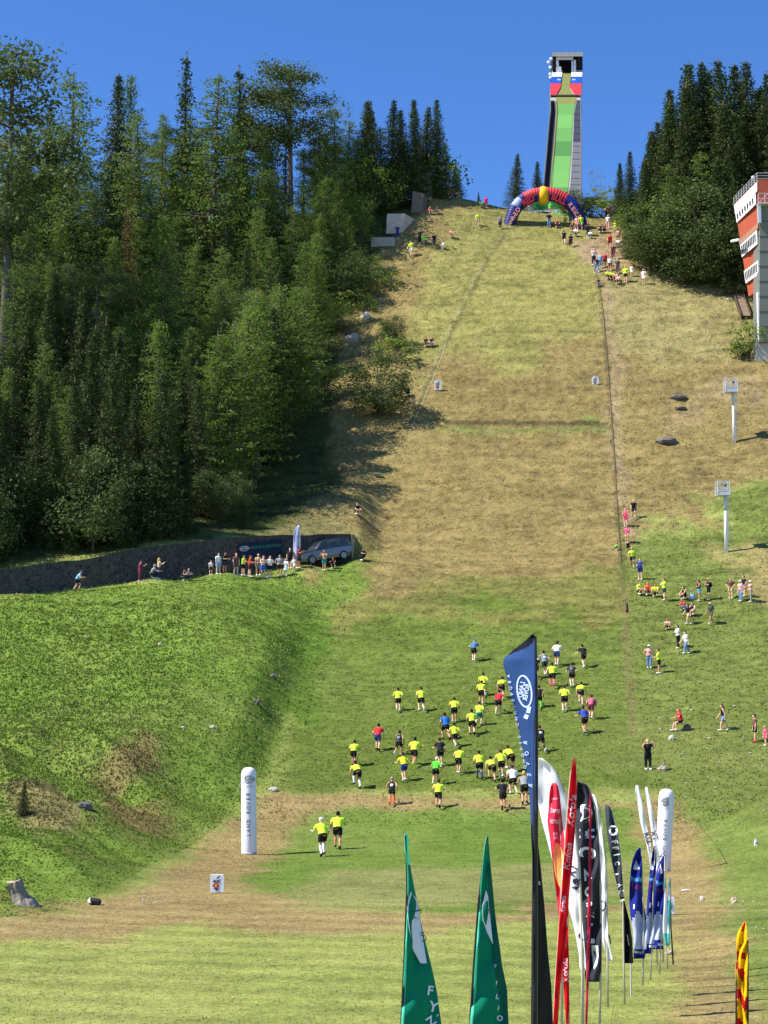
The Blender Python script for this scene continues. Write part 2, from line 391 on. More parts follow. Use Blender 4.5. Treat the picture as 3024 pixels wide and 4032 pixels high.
nx, ny = len(xs), len(ys)
me = bpy.data.meshes.new('ground')
idx = np.arange(nx*ny).reshape(ny, nx)
q = np.stack([idx[:-1, :-1], idx[:-1, 1:], idx[1:, 1:], idx[1:, :-1]], -1).reshape(-1, 4)
me.vertices.add(nx*ny); me.vertices.foreach_set('co', np.stack([GX, GY, GZ], -1).ravel().astype(np.float32))
me.loops.add(q.size); me.loops.foreach_set('vertex_index', q.ravel().astype(np.int32))
me.polygons.add(len(q)); me.polygons.foreach_set('loop_start', np.arange(0, q.size, 4, dtype=np.int32))
me.polygons.foreach_set('use_smooth', np.ones(len(q), bool)); me.update(calc_edges=True)
ca = me.color_attributes.new('tint', 'FLOAT_COLOR', 'POINT')
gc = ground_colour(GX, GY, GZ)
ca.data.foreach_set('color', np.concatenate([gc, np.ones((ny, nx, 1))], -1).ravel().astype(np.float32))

def tint_material(name, noisy=True, transl=.0, amp=.36):
    m = bpy.data.materials.new(name); m.use_nodes = True; nt = m.node_tree; b = nt.nodes['Principled BSDF']
    b.inputs['Roughness'].default_value = .95; b.inputs['Specular IOR Level'].default_value = .08
    at = nt.nodes.new('ShaderNodeAttribute'); at.attribute_name = 'tint'
    out = at.outputs['Color']
    if noisy:
        tc = nt.nodes.new('ShaderNodeTexCoord')
        n1 = nt.nodes.new('ShaderNodeTexNoise'); n1.inputs['Scale'].default_value = 5.; n1.inputs['Detail'].default_value = 6; n1.inputs['Roughness'].default_value = .7
        n2 = nt.nodes.new('ShaderNodeTexNoise'); n2.inputs['Scale'].default_value = 1.3; n2.inputs['Detail'].default_value = 3
        nt.links.new(tc.outputs['Object'], n1.inputs['Vector']); nt.links.new(tc.outputs['Object'], n2.inputs['Vector'])
        mr = nt.nodes.new('ShaderNodeMapRange'); mr.inputs[1].default_value = .3; mr.inputs[2].default_value = .7
        mr.inputs[3].default_value = 1-amp; mr.inputs[4].default_value = 1+amp*.8
        nt.links.new(n1.outputs['Fac'], mr.inputs[0])
        vm = nt.nodes.new('ShaderNodeVectorMath'); vm.operation = 'SCALE'
        nt.links.new(out, vm.inputs[0]); nt.links.new(mr.outputs[0], vm.inputs['Scale']); out = vm.outputs[0]
        bp = nt.nodes.new('ShaderNodeBump'); bp.inputs['Strength'].default_value = .9; bp.inputs['Distance'].default_value = .085
        nt.links.new(n1.outputs['Fac'], bp.inputs['Height']); nt.links.new(bp.outputs[0], b.inputs['Normal'])
    nt.links.new(out, b.inputs['Base Color'])
    if transl:
        tr = nt.nodes.new('ShaderNodeBsdfTranslucent'); mx = nt.nodes.new('ShaderNodeMixShader'); mx.inputs[0].default_value = transl
        nt.links.new(out, tr.inputs[0]); nt.links.new(b.outputs[0], mx.inputs[1]); nt.links.new(tr.outputs[0], mx.inputs[2])
        nt.links.new(mx.outputs[0], nt.nodes['Material Output'].inputs[0])
    return m
GROUND = tint_material('ground_grass')
me.materials.append(GROUND)
ground = bpy.data.objects.new('ground', me); col.objects.link(ground); tag(ground, kind='structure', label='grassy hill and outrun of the ski jump')

# ---------------------------------------------------------------- grass tufts (stuff)
rng = np.random.default_rng(7)
def tufts(N, ymin, ymax, power, hmin, hmax, wmin, wmax, name, label, seed, keep=None, yellow=0., tall=1., lift=1.3):
    rg = np.random.default_rng(seed)
    u = rg.random(N); Y = (ymin**power + u*(ymax**power-ymin**power))**(1/power)
    X = (rg.random(N)*2-1)*(Y*.245+3)
    if keep is not None:
        k = keep(X, Y); X, Y = X[k], Y[k]
    Z = height(X, Y); c = ground_colour(X, Y, Z); n = len(X)
    k = sstep(0, 1, 1)
    ra = np.clip(rough_amount(X, Y), .12, 2.0)
    h = (hmin + (hmax-hmin)*rg.random(n)**1.5)*(.35+.65*ra)*tall; w = wmin+(wmax-wmin)*rg.random(n)
    V = np.empty((n, 3, 3, 3)); 
    a0 = rg.random(n)*pi
    for i in range(3):
        a = a0 + i*pi/3 + rg.random(n)*.5
        lx, ly = (rg.random(n)-.5)*h*1.1, (rg.random(n)-.5)*h*1.1
        dx, dy = np.cos(a)*w/2, np.sin(a)*w/2
        ox, oy = (rg.random(n)-.5)*w*.6, (rg.random(n)-.5)*w*.6
        V[:, i, 0] = np.stack([X+ox-dx, Y+oy-dy, Z-.04], -1); V[:, i, 1] = np.stack([X+ox+dx, Y+oy+dy, Z-.04], -1)
        V[:, i, 2] = np.stack([X+ox+lx, Y+oy+ly, Z+h*(.7+.6*rg.random(n))], -1)
    c = c*((.8+.45*rg.random(n))*lift)[:, None]
    yl = (rg.random(n) < .12+yellow)[:, None]; c = np.where(yl, c*[1.35, 1.2, .9], c)
    me = bpy.data.meshes.new(name); M = n*9
    me.vertices.add(M); me.vertices.foreach_set('co', V.ravel().astype(np.float32))
    me.loops.add(M); me.loops.foreach_set('vertex_index', np.arange(M, dtype=np.int32))
    me.polygons.add(n*3); me.polygons.foreach_set('loop_start', np.arange(0, M, 3, dtype=np.int32)); me.update(calc_edges=True)
    ca = me.color_attributes.new('tint', 'FLOAT_COLOR', 'POINT')
    cc = np.repeat(np.concatenate([np.clip(c, .01, .7), np.ones((n, 1))], -1), 9, axis=0)
    ca.data.foreach_set('color', cc.ravel().astype(np.float32))
    me.materials.append(GRASS)
    o = bpy.data.objects.new(name, me); col.objects.link(o); tag(o, label, 'grass', kind='stuff')
GRASS = tint_material('grass_blades', noisy=False, transl=.12)
tufts(150000, 88, 212, 1.2, .02, .085, .08, .24, 'grass', 'rough short grass covering the ski jump slope', 1)
tufts(120000, 27, 90, .9, .02, .07, .03, .10, 'grass', 'short mown grass on the flat outrun', 2, tall=.9)
def _bank(X, Y):
    px, py = project(X, Y, height(X, Y)); return inpoly(px, py, [(-400, 3640), (180, 3600), (350, 3555), (600, 3400), (760, 3330), (900, 3215), (1050, 3050), (1180, 2650), (1290, 2330), (1200, 2240), (0, 2360), (-400, 2420)])
tufts(190000, 44, 135, 1.0, .025, .085, .06, .20, 'meadow_weeds', 'leafy weeds and tall grass on the steep left bank', 3, keep=_bank, lift=1.14)
# ================================================================== TREES AND SHRUBS
def leaf_material(name, c1, c2, transl=.3):
    m = bpy.data.materials.new(name); m.use_nodes = True; nt = m.node_tree; b = nt.nodes['Principled BSDF']
    b.inputs['Roughness'].default_value = .75; b.inputs['Specular IOR Level'].default_value = .2
    oi = nt.nodes.new('ShaderNodeObjectInfo'); at = nt.nodes.new('ShaderNodeAttribute'); at.attribute_name = 'shade'
    mx = nt.nodes.new('ShaderNodeMix'); mx.data_type = 'RGBA'; mx.inputs[6].default_value = (*c1, 1); mx.inputs[7].default_value = (*c2, 1)
    ad = nt.nodes.new('ShaderNodeMath'); ad.operation = 'MULTIPLY_ADD'; ad.inputs[1].default_value = .55
    nt.links.new(oi.outputs['Random'], ad.inputs[0]); 
    sc_ = nt.nodes.new('ShaderNodeMath'); sc_.operation = 'MULTIPLY'; sc_.inputs[1].default_value = .5
    nt.links.new(at.outputs['Fac'], sc_.inputs[0]); nt.links.new(sc_.outputs[0], ad.inputs[2]); nt.links.new(ad.outputs[0], mx.inputs[0])
    nt.links.new(mx.outputs[2], b.inputs['Base Color'])
    tr = nt.nodes.new('ShaderNodeBsdfTranslucent'); ms = nt.nodes.new('ShaderNodeMixShader'); ms.inputs[0].default_value = transl
    nt.links.new(mx.outputs[2], tr.inputs[0]); nt.links.new(b.outputs[0], ms.inputs[1]); nt.links.new(tr.outputs[0], ms.inputs[2])
    nt.links.new(ms.outputs[0], nt.nodes['Material Output'].inputs[0])
    return m
LM = dict(spruce=leaf_material('spruce_needles', (.03, .052, .015), (.08, .11, .028), .15),
          larch=leaf_material('larch_needles', (.085, .15, .025), (.20, .285, .05), .38),
          pine=leaf_material('pine_needles', (.06, .095, .026), (.125, .165, .05), .25),
          leafy=leaf_material('broad_leaves', (.10, .165, .028), (.235, .31, .06), .38),
          rust=leaf_material('dead_needles', (.12, .095, .035), (.21, .15, .045), .3),
          pale=leaf_material('pale_willow_leaves', (.16, .19, .09), (.26, .29, .14), .35))
BARK = mat('bark', (.10, .075, .055), .95, var=.35, scale=8, bump=.5)
BARKG = mat('grey_bark', (.12, .10, .085), .95, var=.35, scale=8, bump=.5)

class Leaves:
    def __init__(s, seed): s.rg = np.random.default_rng(seed); s.p = []; s.sz = []; s.up = []
    def add(s, pts, size, flat=.5):
        pts = np.asarray(pts); s.p.append(pts); s.sz.append(np.full(len(pts), size)); s.up.append(np.full(len(pts), flat))
    def mesh(s, name):
        p = np.concatenate(s.p); sz = np.concatenate(s.sz); fl = np.concatenate(s.up); n = len(p); rg = s.rg
        d1 = rg.normal(size=(n, 3)); d1[:, 2] *= (1-fl); d1 /= np.linalg.norm(d1, axis=1, keepdims=True)
        d2 = rg.normal(size=(n, 3)); d2[:, 2] *= (1-fl*.6); d2 -= (d2*d1).sum(1, keepdims=True)*d1; d2 /= np.linalg.norm(d2, axis=1, keepdims=True)
        L = sz*(.6+.8*rg.random(n)); W = L*(.35+.35*rg.random(n))
        a = p - d1*L[:, None]*.5; b = p + d1*L[:, None]*.5; c = p + d2*W[:, None]*.5; e = p - d2*W[:, None]*.5
        V = np.stack([a, c, b, e], 1).reshape(-1, 3)
        me = bpy.data.meshes.new(name); M = n*4
        me.vertices.add(M); me.vertices.foreach_set('co', V.ravel().astype(np.float32))
        me.loops.add(M); me.loops.foreach_set('vertex_index', np.arange(M, dtype=np.int32))
        me.polygons.add(n); me.polygons.foreach_set('loop_start', np.arange(0, M, 4, dtype=np.int32)); me.update(calc_edges=True)
        sa = me.attributes.new('shade', 'FLOAT', 'FACE')
        cl = vnoise(p[:, 0]*1.1+p[:, 2]*.7+50, p[:, 1]*1.1+50, 5)
        sa.data.foreach_set('value', np.clip(.6*rg.random(n)+.7*(cl-.2), 0, 1).astype(np.float32))
        return me

def conifer(seed, h=20., r=3.2, bare=.08, step=.42, droop=.25, leaf=.34, per=9, fill=1., shape=1.0, gaps=.1, kind='spruce', up=0.):
    rg = np.random.default_rng(seed); L = Leaves(seed+1); T = MB()
    bend = rg.normal(size=2)*h*.006
    def axis(z): t = z/h; return np.array([bend[0]*t*t*3, bend[1]*t*t*3, z])
    T.tube([axis(z*h) for z in np.linspace(-.03, 1, 9)], [h*.0125*(1-.9*t)+.02 for t in np.linspace(0, 1, 9)], 7)
    z = h*bare
    while z < h*.985:
        t = (z-h*bare)/(h*(1-bare)); env = r*((1-t)**shape)*(1-.35*max(0, .16-t)/.16) + .12
        nb = int(5 + 4*(1-t)); a0 = rg.random()*2*pi
        for k in range(nb):
            if rg.random() < gaps: continue
            a = a0 + 2*pi*k/nb + rg.normal()*.25; ln = env*(.62+.5*rg.random())
            if kind != 'spruce' and rg.random() < .12: ln *= 1.4
            d = np.array([cos(a), sin(a), 0]); s_ = np.linspace(.12, 1, max(2, int(per*ln/r+2)))
            zz = z - droop*ln*s_**1.0 + (up+.10*ln)*s_**2
            P0 = axis(z)[None, :]*[1, 1, 0] + d[None]*(ln*s_)[:, None]; P0[:, 2] = zz
            if ln > 1.2: T.tube([axis(z), P0[len(P0)//2], P0[-1]], [.035*ln/2+.01, .02, .008], 3, caps=False)
            wid = .16+.30*ln*(1-s_)*.55
            m = max(1, int(3.2*fill))
            for q in range(m):
                off = rg.normal(size=(len(s_), 3))*wid[:, None]*[1, 1, .35]
                off[:, 2] -= np.abs(rg.normal(size=len(s_)))*.18*(1.2 if kind == 'spruce' else .6)
                L.add(P0+off, leaf, .45)
        z += step*(.75+.5*rg.random())*(1-.45*t)
    L.add(np.array([axis(h*.99)+[0, 0, .1], axis(h)+[0, 0, -.2]]), leaf, 0)
    return T, L
def pine(seed, h=17., r=5., leaf=.22, bare=.5, n=26, tier=.42):
    rg = np.random.default_rng(seed); L = Leaves(seed+1); T = MB()
    b2 = rg.normal(size=2)*.25
    ax = lambda z: np.array([b2[0]*sin(z/h*3), b2[1]*sin(z/h*2.4), z])
    T.tube([ax(z*h) for z in np.linspace(-.03, .97, 9)], [h*.014*(1-.8*t)+.03 for t in np.linspace(0, 1, 9)], 7)
    for k in range(n):
        t = bare + (1-bare)*(k+.5)/n; z = t*h; tt = (t-bare)/(1-bare)
        env = r*(.55+.6*min(1, tt/.35))*(1-max(0, tt-.35)/.72)**.8
        a = rg.random()*2*pi; ln = env*(.6+.5*rg.random())
        e = ax(z)+np.array([cos(a)*ln, sin(a)*ln, ln*(.05+.28*rg.random())])
        T.tube([ax(z), (ax(z)+e)/2+[0, 0, -.1*ln*.3], e], [.07, .05, .02], 4, caps=False)
        for q in range(int(4+ln*2.2)):
            s_ = .35+.65*rg.random(); c = ax(z)*(1-s_)+e*s_ + rg.normal(size=3)*[.35, .35, .15]
            L.add(c + rg.normal(size=(int(48), 3))*[.55, .55, .2], leaf, .35)
    for q in range(5): L.add(ax(h*.93)+rg.normal(size=(30, 3))*[.7, .7, .5], leaf, .3)
    return T, L
def leafy(seed, h=7., r=2.8, leaf=.2, n=40, base=.1, clump=.8, per=75, wood=.05):
    rg = np.random.default_rng(seed); L = Leaves(seed+1); T = MB()
    fork = h*(base+.1)
    T.tube([(0, 0, -.3), (rg.normal()*.1, 0, fork)], [wood*2.2, wood*1.6], 7)
    for k in range(n):
        while True:
            q = rg.uniform(-1, 1, 3)
            if (q**2).sum() < 1: break
        q = q/max(1e-6, np.linalg.norm(q))*(.35+.65*rg.random()**.5)
        c = np.array([q[0]*r*(.8+.25*rg.random()), q[1]*r*.85, h*(base+.5*(1-base)) + q[2]*h*(1-base)*.47])
        if k % 2 == 0: T.tube([(0, 0, fork*.8), (c[0]*.4, c[1]*.4, (fork+c[2])*.5), tuple(c)], [wood*1.1, wood*.7, .012], 4, caps=False)
        s_ = clump*(.6+.7*rg.random())
        L.add(c + rg.normal(size=(per, 3))*[s_*.55, s_*.55, s_*.42], leaf, .2)
    return T, L

PROTO = {}
def make_proto(key, TL, leafmat, bark):
    T, L = TL
    tm = T.mesh('trunk', True); tm.materials.append(bark); cm = L.mesh('crown'); cm.materials.append(leafmat)
    PROTO[key] = (tm, cm)
for i in range(3): make_proto(('spruce', i), conifer(100+i, 20, [3.9, 3.3, 4.4][i], .05, .40, .30, .27, 11, 1.7, [.9, .8, 1.0][i], .06), LM['spruce'], BARK)
for i in range(2): make_proto(('thin_spruce', i), conifer(110+i, 20, [1.9, 2.3][i], .12, .62, .42, .27, 10, 1.3, .85, .22), LM['spruce'], BARK)
for i in range(3): make_proto(('larch', i), conifer(120+i, 18, [4.3, 3.7, 4.8][i], .2, .62, .14, .23, 12, 1.9, [.62, .72, .52][i], .3, 'larch', .12), LM['larch'], BARK)
for i in range(2): make_proto(('pine', i), pine(130+i, 17, [5., 4.2][i], bare=[.5, .42][i]), LM['pine'], BARKG)
for i in range(3): make_proto(('leafy', i), leafy(140+i, 7, [3.0, 2.5, 3.4][i]), LM['leafy'], BARK)
make_proto(('rust', 0), conifer(150, 17, 2.5, .1, .55, .2, .26, 10, 1.2, .9, .25, 'larch'), LM['rust'], BARK)
for i in range(2): make_proto(('pale', i), leafy(160+i, 5, 2.8, .26, 30, .05), LM['pale'], BARKG)
for i in range(3): make_proto(('shrub', i), leafy(170+i, 2.6, 1.9, .24, 22, .02, .55, 34, .03), LM['leafy'], BARK)
for i in range(3): make_proto(('dense', i), leafy(190+i, 6.5, [2.7, 3.1, 2.9][i], .2, 70, .04, .8, 110), LM['pine'], BARK)
make_proto(('birch', 0), leafy(180, 9, 2.2, .22, 26, .25, .7, 16, .04), LM['pale'], BARKG)
PH = dict(spruce=20, thin_spruce=20, larch=18, pine=17, leafy=7, rust=17, pale=5, shrub=2.6, birch=9, dense=6.5)
NAMES = dict(spruce='spruce_tree', thin_spruce='spruce_tree', larch='larch_tree', pine='pine_tree', leafy='broadleaf_tree', rust='dead_spruce_tree', pale='willow_shrub', shrub='shrub', birch='birch_tree', dense='broadleaf_tree')
trg = random.Random(5)
def tree(kind, X, Y, h, label, group=None, wide=1., var=None, sink=0.25):
    ks = [k for k in PROTO if k[0] == kind]; key = (kind, var) if var is not None else trg.choice(ks)
    tm, cm = PROTO[key]
    s = h/PH[kind]; z = hz(X, Y) - sink
    cat = 'shrub' if kind in ('shrub', 'pale') else 'tree'
    t = thing(NAMES[kind], label, cat, (X, Y, z), trg.random()*6.28, group)
    t.scale = (s*wide, s*wide, s)
    link('trunk', tm, t); link('crown', cm, t)
    TREES.append((X, Y, h)); return t
TREES = []
def tree_top(kind, px, py, Y, label, group=None, wide=1., var=None, hmax=40):
    """tree of a kind whose top is seen at (px, py), standing at depth Y"""
    p = P(px, py, Y); h = min(hmax, p.z - hz(p.x, Y) + .25)
    return tree(kind, p.x, Y, h, label, group, wide, var)
GL, GR = 'trees of the left forest', 'trees of the right forest'
SKY = [
 ('pine', 39, 219, 168, 'very tall bare-stemmed pine at the left edge of the forest', 1.0, 1),
 ('spruce', 118, 518, 190, 'dark spruce right behind the tall pine at the left edge', 1.0, 1),
 ('thin_spruce', 199, 394, 195, 'thin dark spruce between the tall left pine and the broad larch', 1.0, 0),
 ('larch', 292, 274, 186, 'broad tall larch with level branches near the left edge of the skyline', 1.0, 0),
 ('spruce', 461, 280, 198, 'dark pointed spruce on the skyline right of the broad larch', .9, 0),
 ('larch', 521, 292, 200, 'pale thin-crowned larch against the sky beside the dark pointed spruce', .8, 1),
 ('larch', 560, 439, 192, 'mid green larch in the dip of the skyline', .9, 2),
 ('larch', 640, 440, 197, 'pale larch just left of the tallest spruce spire', .8, 1),
 ('thin_spruce', 731, 204, 197, 'tallest slender spruce spire of the left skyline', 1.0, 0),
 ('larch', 847, 280, 190, 'wide olive larch right of the tallest spruce spire', 1.05, 2),
 ('thin_spruce', 954, 258, 196, 'slim spruce spire beside the flat-topped pine', 1.0, 1),
 ('pine', 1150, 266, 200, 'flat-topped pine on a long bare trunk in the middle of the skyline', 1.35, 0),
 ('larch', 1316, 425, 203, 'larch just right of the flat-topped pine', .9, 0),
 ('spruce', 1430, 393, 204, 'spruce spire above the round shrubs near the crest', 1.15, 1),
 ('larch', 1365, 470, 205, 'loose larch left of the crest spruces', 1.1, 2), ('larch', 1400, 540, 203, 'short bushy larch below the crest spruces', 1.3, 0), ('larch', 1500, 500, 207, 'larch filling the gap between the crest spruces', 1.2, 1), ('leafy', 1470, 620, 204, 'tall round tree under the crest spruces', 1.2, 0), ('larch', 1590, 560, 208, 'green larch behind the concrete block', 1.2, 0), ('leafy', 1555, 640, 207, 'round tree directly behind the concrete block', 1.1, 2), ('larch', 1655, 560, 210, 'green larch behind the grey pillar', 1.1, 2), ('larch', 1290, 540, 203, 'wide larch right of the flat-topped pine trunk', 1.3, 0), ('larch', 1755, 560, 211, 'larch sloping down the right end of the ridge', 1.1, 1),
 ('spruce', 1473, 420, 206, 'shorter spruce spire near the crest', 1.0, 2),
 ('spruce', 1542, 393, 206, 'left spruce of the dark cluster on the crest', 1.1, 2),
 ('spruce', 1585, 430, 208, 'second spruce of the dark cluster on the crest', 1.15, 0),
 ('spruce', 1635, 393, 207, 'third spruce of the dark cluster on the crest', 1.0, 1),
 ('spruce', 1672, 411, 209, 'fourth spruce of the dark cluster, partly hidden', 1.2, 2),
 ('spruce', 1723, 390, 208, 'rightmost tall spruce of the cluster above the concrete pillar', 1.0, 0),
 ('spruce', 1798, 637, 212, 'small spruce at the right end of the left ridge', 1.3, 2),
 ('spruce', 1885, 755, 214, 'tiny spruce tip just above the crest', 1.0, 0),
 ('spruce', 2028, 600, 214, 'solitary spruce behind the left leg of the inflatable arch', 1.25, 2),
 ('spruce', 2115, 635, 217, 'small spruce right beside the inrun base', 1.1, 0),
 ('birch', 2348, 655, 213, 'thin pale birch on the crest right of the inrun', .8, 0),
 ('spruce', 2440, 635, 206, 'small spruce on the crest left of the right forest', 1.0, 1),
 ('spruce', 2476, 590, 204, 'slightly taller small spruce beside the right forest edge', 1.0, 0),
 ('rust', 512, 822, 178, 'rust-brown dead spruce among the green larches', 1.0, 0),
 ('larch', 651, 843, 168, 'bright green larch right of the dead brown spruce', 1.0, 1),
 ('larch', 1203, 948, 176, 'bright feathery larch above the end of the stone wall', 1.0, 1),
 ('larch', 1000, 1250, 164, 'full green larch in the middle of the left forest', 1.1, 2),
 ('leafy', 966, 1090, 183, 'round pale-leaved broadleaf tree inside the left forest', 1.3, 0),
 ('pine', 290, 1050, 176, 'pine with brown thin crown on a dark bare stem', .9, 1),
]
for k, px, py, Y, lab, w, v in SKY: tree_top(k, px, py, Y, lab, None, w, v)
RT = [('spruce', 2682, 237, 199, 'slender spruce spire leading the right forest skyline', 1.15, 1), ('spruce', 2644, 350, 200, 'spruce just left of the slender leading spire', 1.15, 0),
 ('spruce', 2620, 400, 198, 'spruce stepping down the left edge of the right forest', 1.15, 1), ('spruce', 2575, 500, 199, 'lower spruce on the sloping left edge of the right forest', 1.15, 2),
 ('spruce', 2559, 534, 200, 'spruce tucked behind the sloping edge of the right forest', 1.15, 0), ('spruce', 2534, 610, 201, 'lowest spruce on the sloping edge of the right forest', 1., 2),
 ('spruce', 2780, 237, 200, 'spruce spire left of the twin tops in the right forest', 1.15, 0), ('spruce', 2809, 261, 203, 'small spire between two taller spruces in the right forest', 1.15, 1),
 ('spruce', 2858, 230, 198, 'taller of the twin spruce tops above the judges tower', 1.15, 2), ('spruce', 2884, 253, 201, 'shorter of the twin spruce tops above the judges tower', 1.15, 0),
 ('spruce', 2943, 226, 197, 'big spruce standing directly behind the judges tower', 1.0, 0), ('spruce', 3022, 289, 196, 'spruce cut by the right edge of the view', 1.0, 2),
 ('spruce', 2730, 330, 196, 'dark spruce in front of the right forest skyline', 1.15, 2), ('spruce', 2830, 400, 193, 'spruce in the middle of the right forest front', 1.15, 0),
 ('spruce', 2910, 430, 192, 'dense spruce filling the gap left of the judges tower', 1.15, 1), ('spruce', 2690, 480, 194, 'mid-height spruce in the right forest front', 1., 0),
 ('larch', 2640, 640, 194, 'olive larch at the left foot of the right forest', 1., 0), ('larch', 2570, 700, 198, 'pale larch at the left corner of the right forest', 1., 1),
 ('leafy', 2628, 765, 192, 'bright leafy tree at the left foot of the right forest', 1.2, 0), ('dense', 2754, 735, 190, 'bright broadleaf tree before the dark spruces on the right', 1.2, 1),
 ('leafy', 2520, 790, 197, 'round leafy tree beside the spectators path', 1.3, 2), ('dense', 2560, 860, 192, 'dark-leaved round tree at the forest corner', 1.4, 0),
 ('dense', 2700, 860, 189, 'leafy tree with low branches over the dry meadow', 1.3, 2), ('dense', 2800, 900, 188, 'shaded leafy tree at the bottom of the right forest', 1.2, 1),
 ('dense', 2870, 880, 187, 'leafy tree half hidden by the judges tower', 1.2, 0), ('larch', 2770, 600, 193, 'larch between leafy trees and dark spruces on the right', 1.1, 2),
 ('spruce', 2980, 420, 194, 'dark spruce behind the tower parapet', 1., 1), ('spruce', 2860, 560, 190, 'low dark spruce left of the red judges tower', 1., 2), ('spruce', 3060, 380, 192, 'spruce beyond the tower at the right edge', 1., 0), ('spruce', 2800, 620, 190, 'dark low spruce behind the bright broadleaf tree', 1.2, 2), ('spruce', 2900, 700, 186, 'shadowed spruce right behind the red and white wall', 1.2, 0)]
for k, px, py, Y, lab, w, v in RT: tree_top(k, px, py, Y, lab, None, w, v)
# fill of the left forest: jittered rows on the hillside
FB = [(1640, 790), (1560, 960), (1480, 1080), (1400, 1200), (1330, 1400), (1235, 1560), (1130, 1740), (1010, 1880), (900, 2000), (700, 2120), (300, 2200), (-900, 2240), (-900, 600), (1640, 600)]
kinds = ['larch']*6 + ['spruce']*2 + ['leafy']*2 + ['pine'] + ['thin_spruce']
WORDS = {'larch': 'green larch packed among its neighbours', 'spruce': 'dark spruce packed among its neighbours', 'thin_spruce': 'thin dark spruce packed among its neighbours',
         'leafy': 'round leafy tree packed among its neighbours', 'pine': 'bare-stemmed pine packed among its neighbours'}
def occupied(X, Y, d): return any((X-a)**2+(Y-b)**2 < d*d for a, b, h in TREES)
y = 133.0
while y < 214:
    x = -.245*y - 26
    while x < 2 and True:
        X = x + trg.uniform(-1.3, 1.3); Y = y + trg.uniform(-1.5, 1.5)
        px, py = project(X, Y, hz(X, Y))
        if px < -160 and not (Y < 172 and px > -900): x += 3; continue  # unseen trees left of the view are added to shade wall and forest base
        if inpoly(np.array([px]), np.array([py]), FB)[0] and not occupied(X, Y, 2.1) and px < 1600:
            row = 'lower' if Y < 165 else 'middle' if Y < 190 else 'upper'
            side = 'left' if px < 550 else 'centre' if px < 1050 else 'right'
            # the small clearings of lit scrub
            clear = (px < 330 and 1560 < py < 1700)
            k = trg.choice(kinds)
            if Y < 160 and trg.random() < .55: k = 'spruce'
            near_edge = px > 1100 + (2000-py)*.25 and Y > 168
            if near_edge: k = trg.choice(['leafy', 'larch', 'larch'])
            h = {'larch': trg.uniform(10, 16), 'spruce': trg.uniform(9, 15), 'thin_spruce': trg.uniform(10, 15), 'leafy': trg.uniform(5.5, 9), 'pine': trg.uniform(11, 15)}[k]
            if Y < 165: h *= 1.12
            # keep the skyline as photographed
            lim = np.interp(px, [0, 300, 560, 730, 900, 1150, 1300, 1450, 1620, 1700], [480, 330, 520, 400, 400, 420, 520, 520, 600, 640]) + 40
            zt = P(px, lim, Y).z - hz(X, Y); h = min(h, max(3, zt))
            if near_edge: h = min(h, 6 if k == 'leafy' else 9)
            if 1430 < px < 1760 and py < 1010: clear = True
            if not clear:
                ws = WORDS[k].split(' packed')[0]
                tree(k, X, Y, h, f'{ws} in the {row} {side} part of the left forest', f'{ws.split()[-1]} trees in the {row} {side} of the left forest')
        x += trg.uniform(2.6, 4.4) if Y < 165 else trg.uniform(3.2, 5.6)
    y += 3.3
for i in range(34):   # low growth right behind the retaining wall
    X = trg.uniform(-46, -11); Y = float(np.interp(X, WX, WY)) + trg.uniform(2.5, 8)
    if not occupied(X, Y, 1.5): tree('dense' if i % 3 else 'spruce', X, Y, trg.uniform(4.5, 8.5) if X < -16 else trg.uniform(3, 4.5), 'low dark tree right behind the stone wall', 'low trees right behind the stone wall')
for (px, py, h) in [(1165, 1690, 15), (1120, 1770, 17), (1060, 1830, 16), (1190, 1600, 13), (1010, 1880, 18), (950, 1940, 18), (900, 2000, 17), (1000, 1790, 17), (1080, 1690, 15)]:
    b = hit(px, py); tree('larch' if h != 16 else 'spruce', b.x, b.y, h, 'tall larch or spruce shading the slope beside the landing hill', 'tall trees on the lower right edge of the left forest', 1.1)
y = 190.0   # behind the right front trees
for i in range(46):
    px = trg.uniform(2470, 3100); Y = trg.uniform(194, 208)
    lim = np.interp(px, [2470, 2540, 2600, 2680, 2760, 3100], [740, 600, 430, 340, 300, 300])
    p = P(px, lim+trg.uniform(0, 160), Y)
    if not occupied(p.x, Y, 1.6): tree('spruce', p.x, Y, p.z-hz(p.x, Y), 'dark spruce deep inside the right forest', 'spruces deep inside the right forest', 1.2)
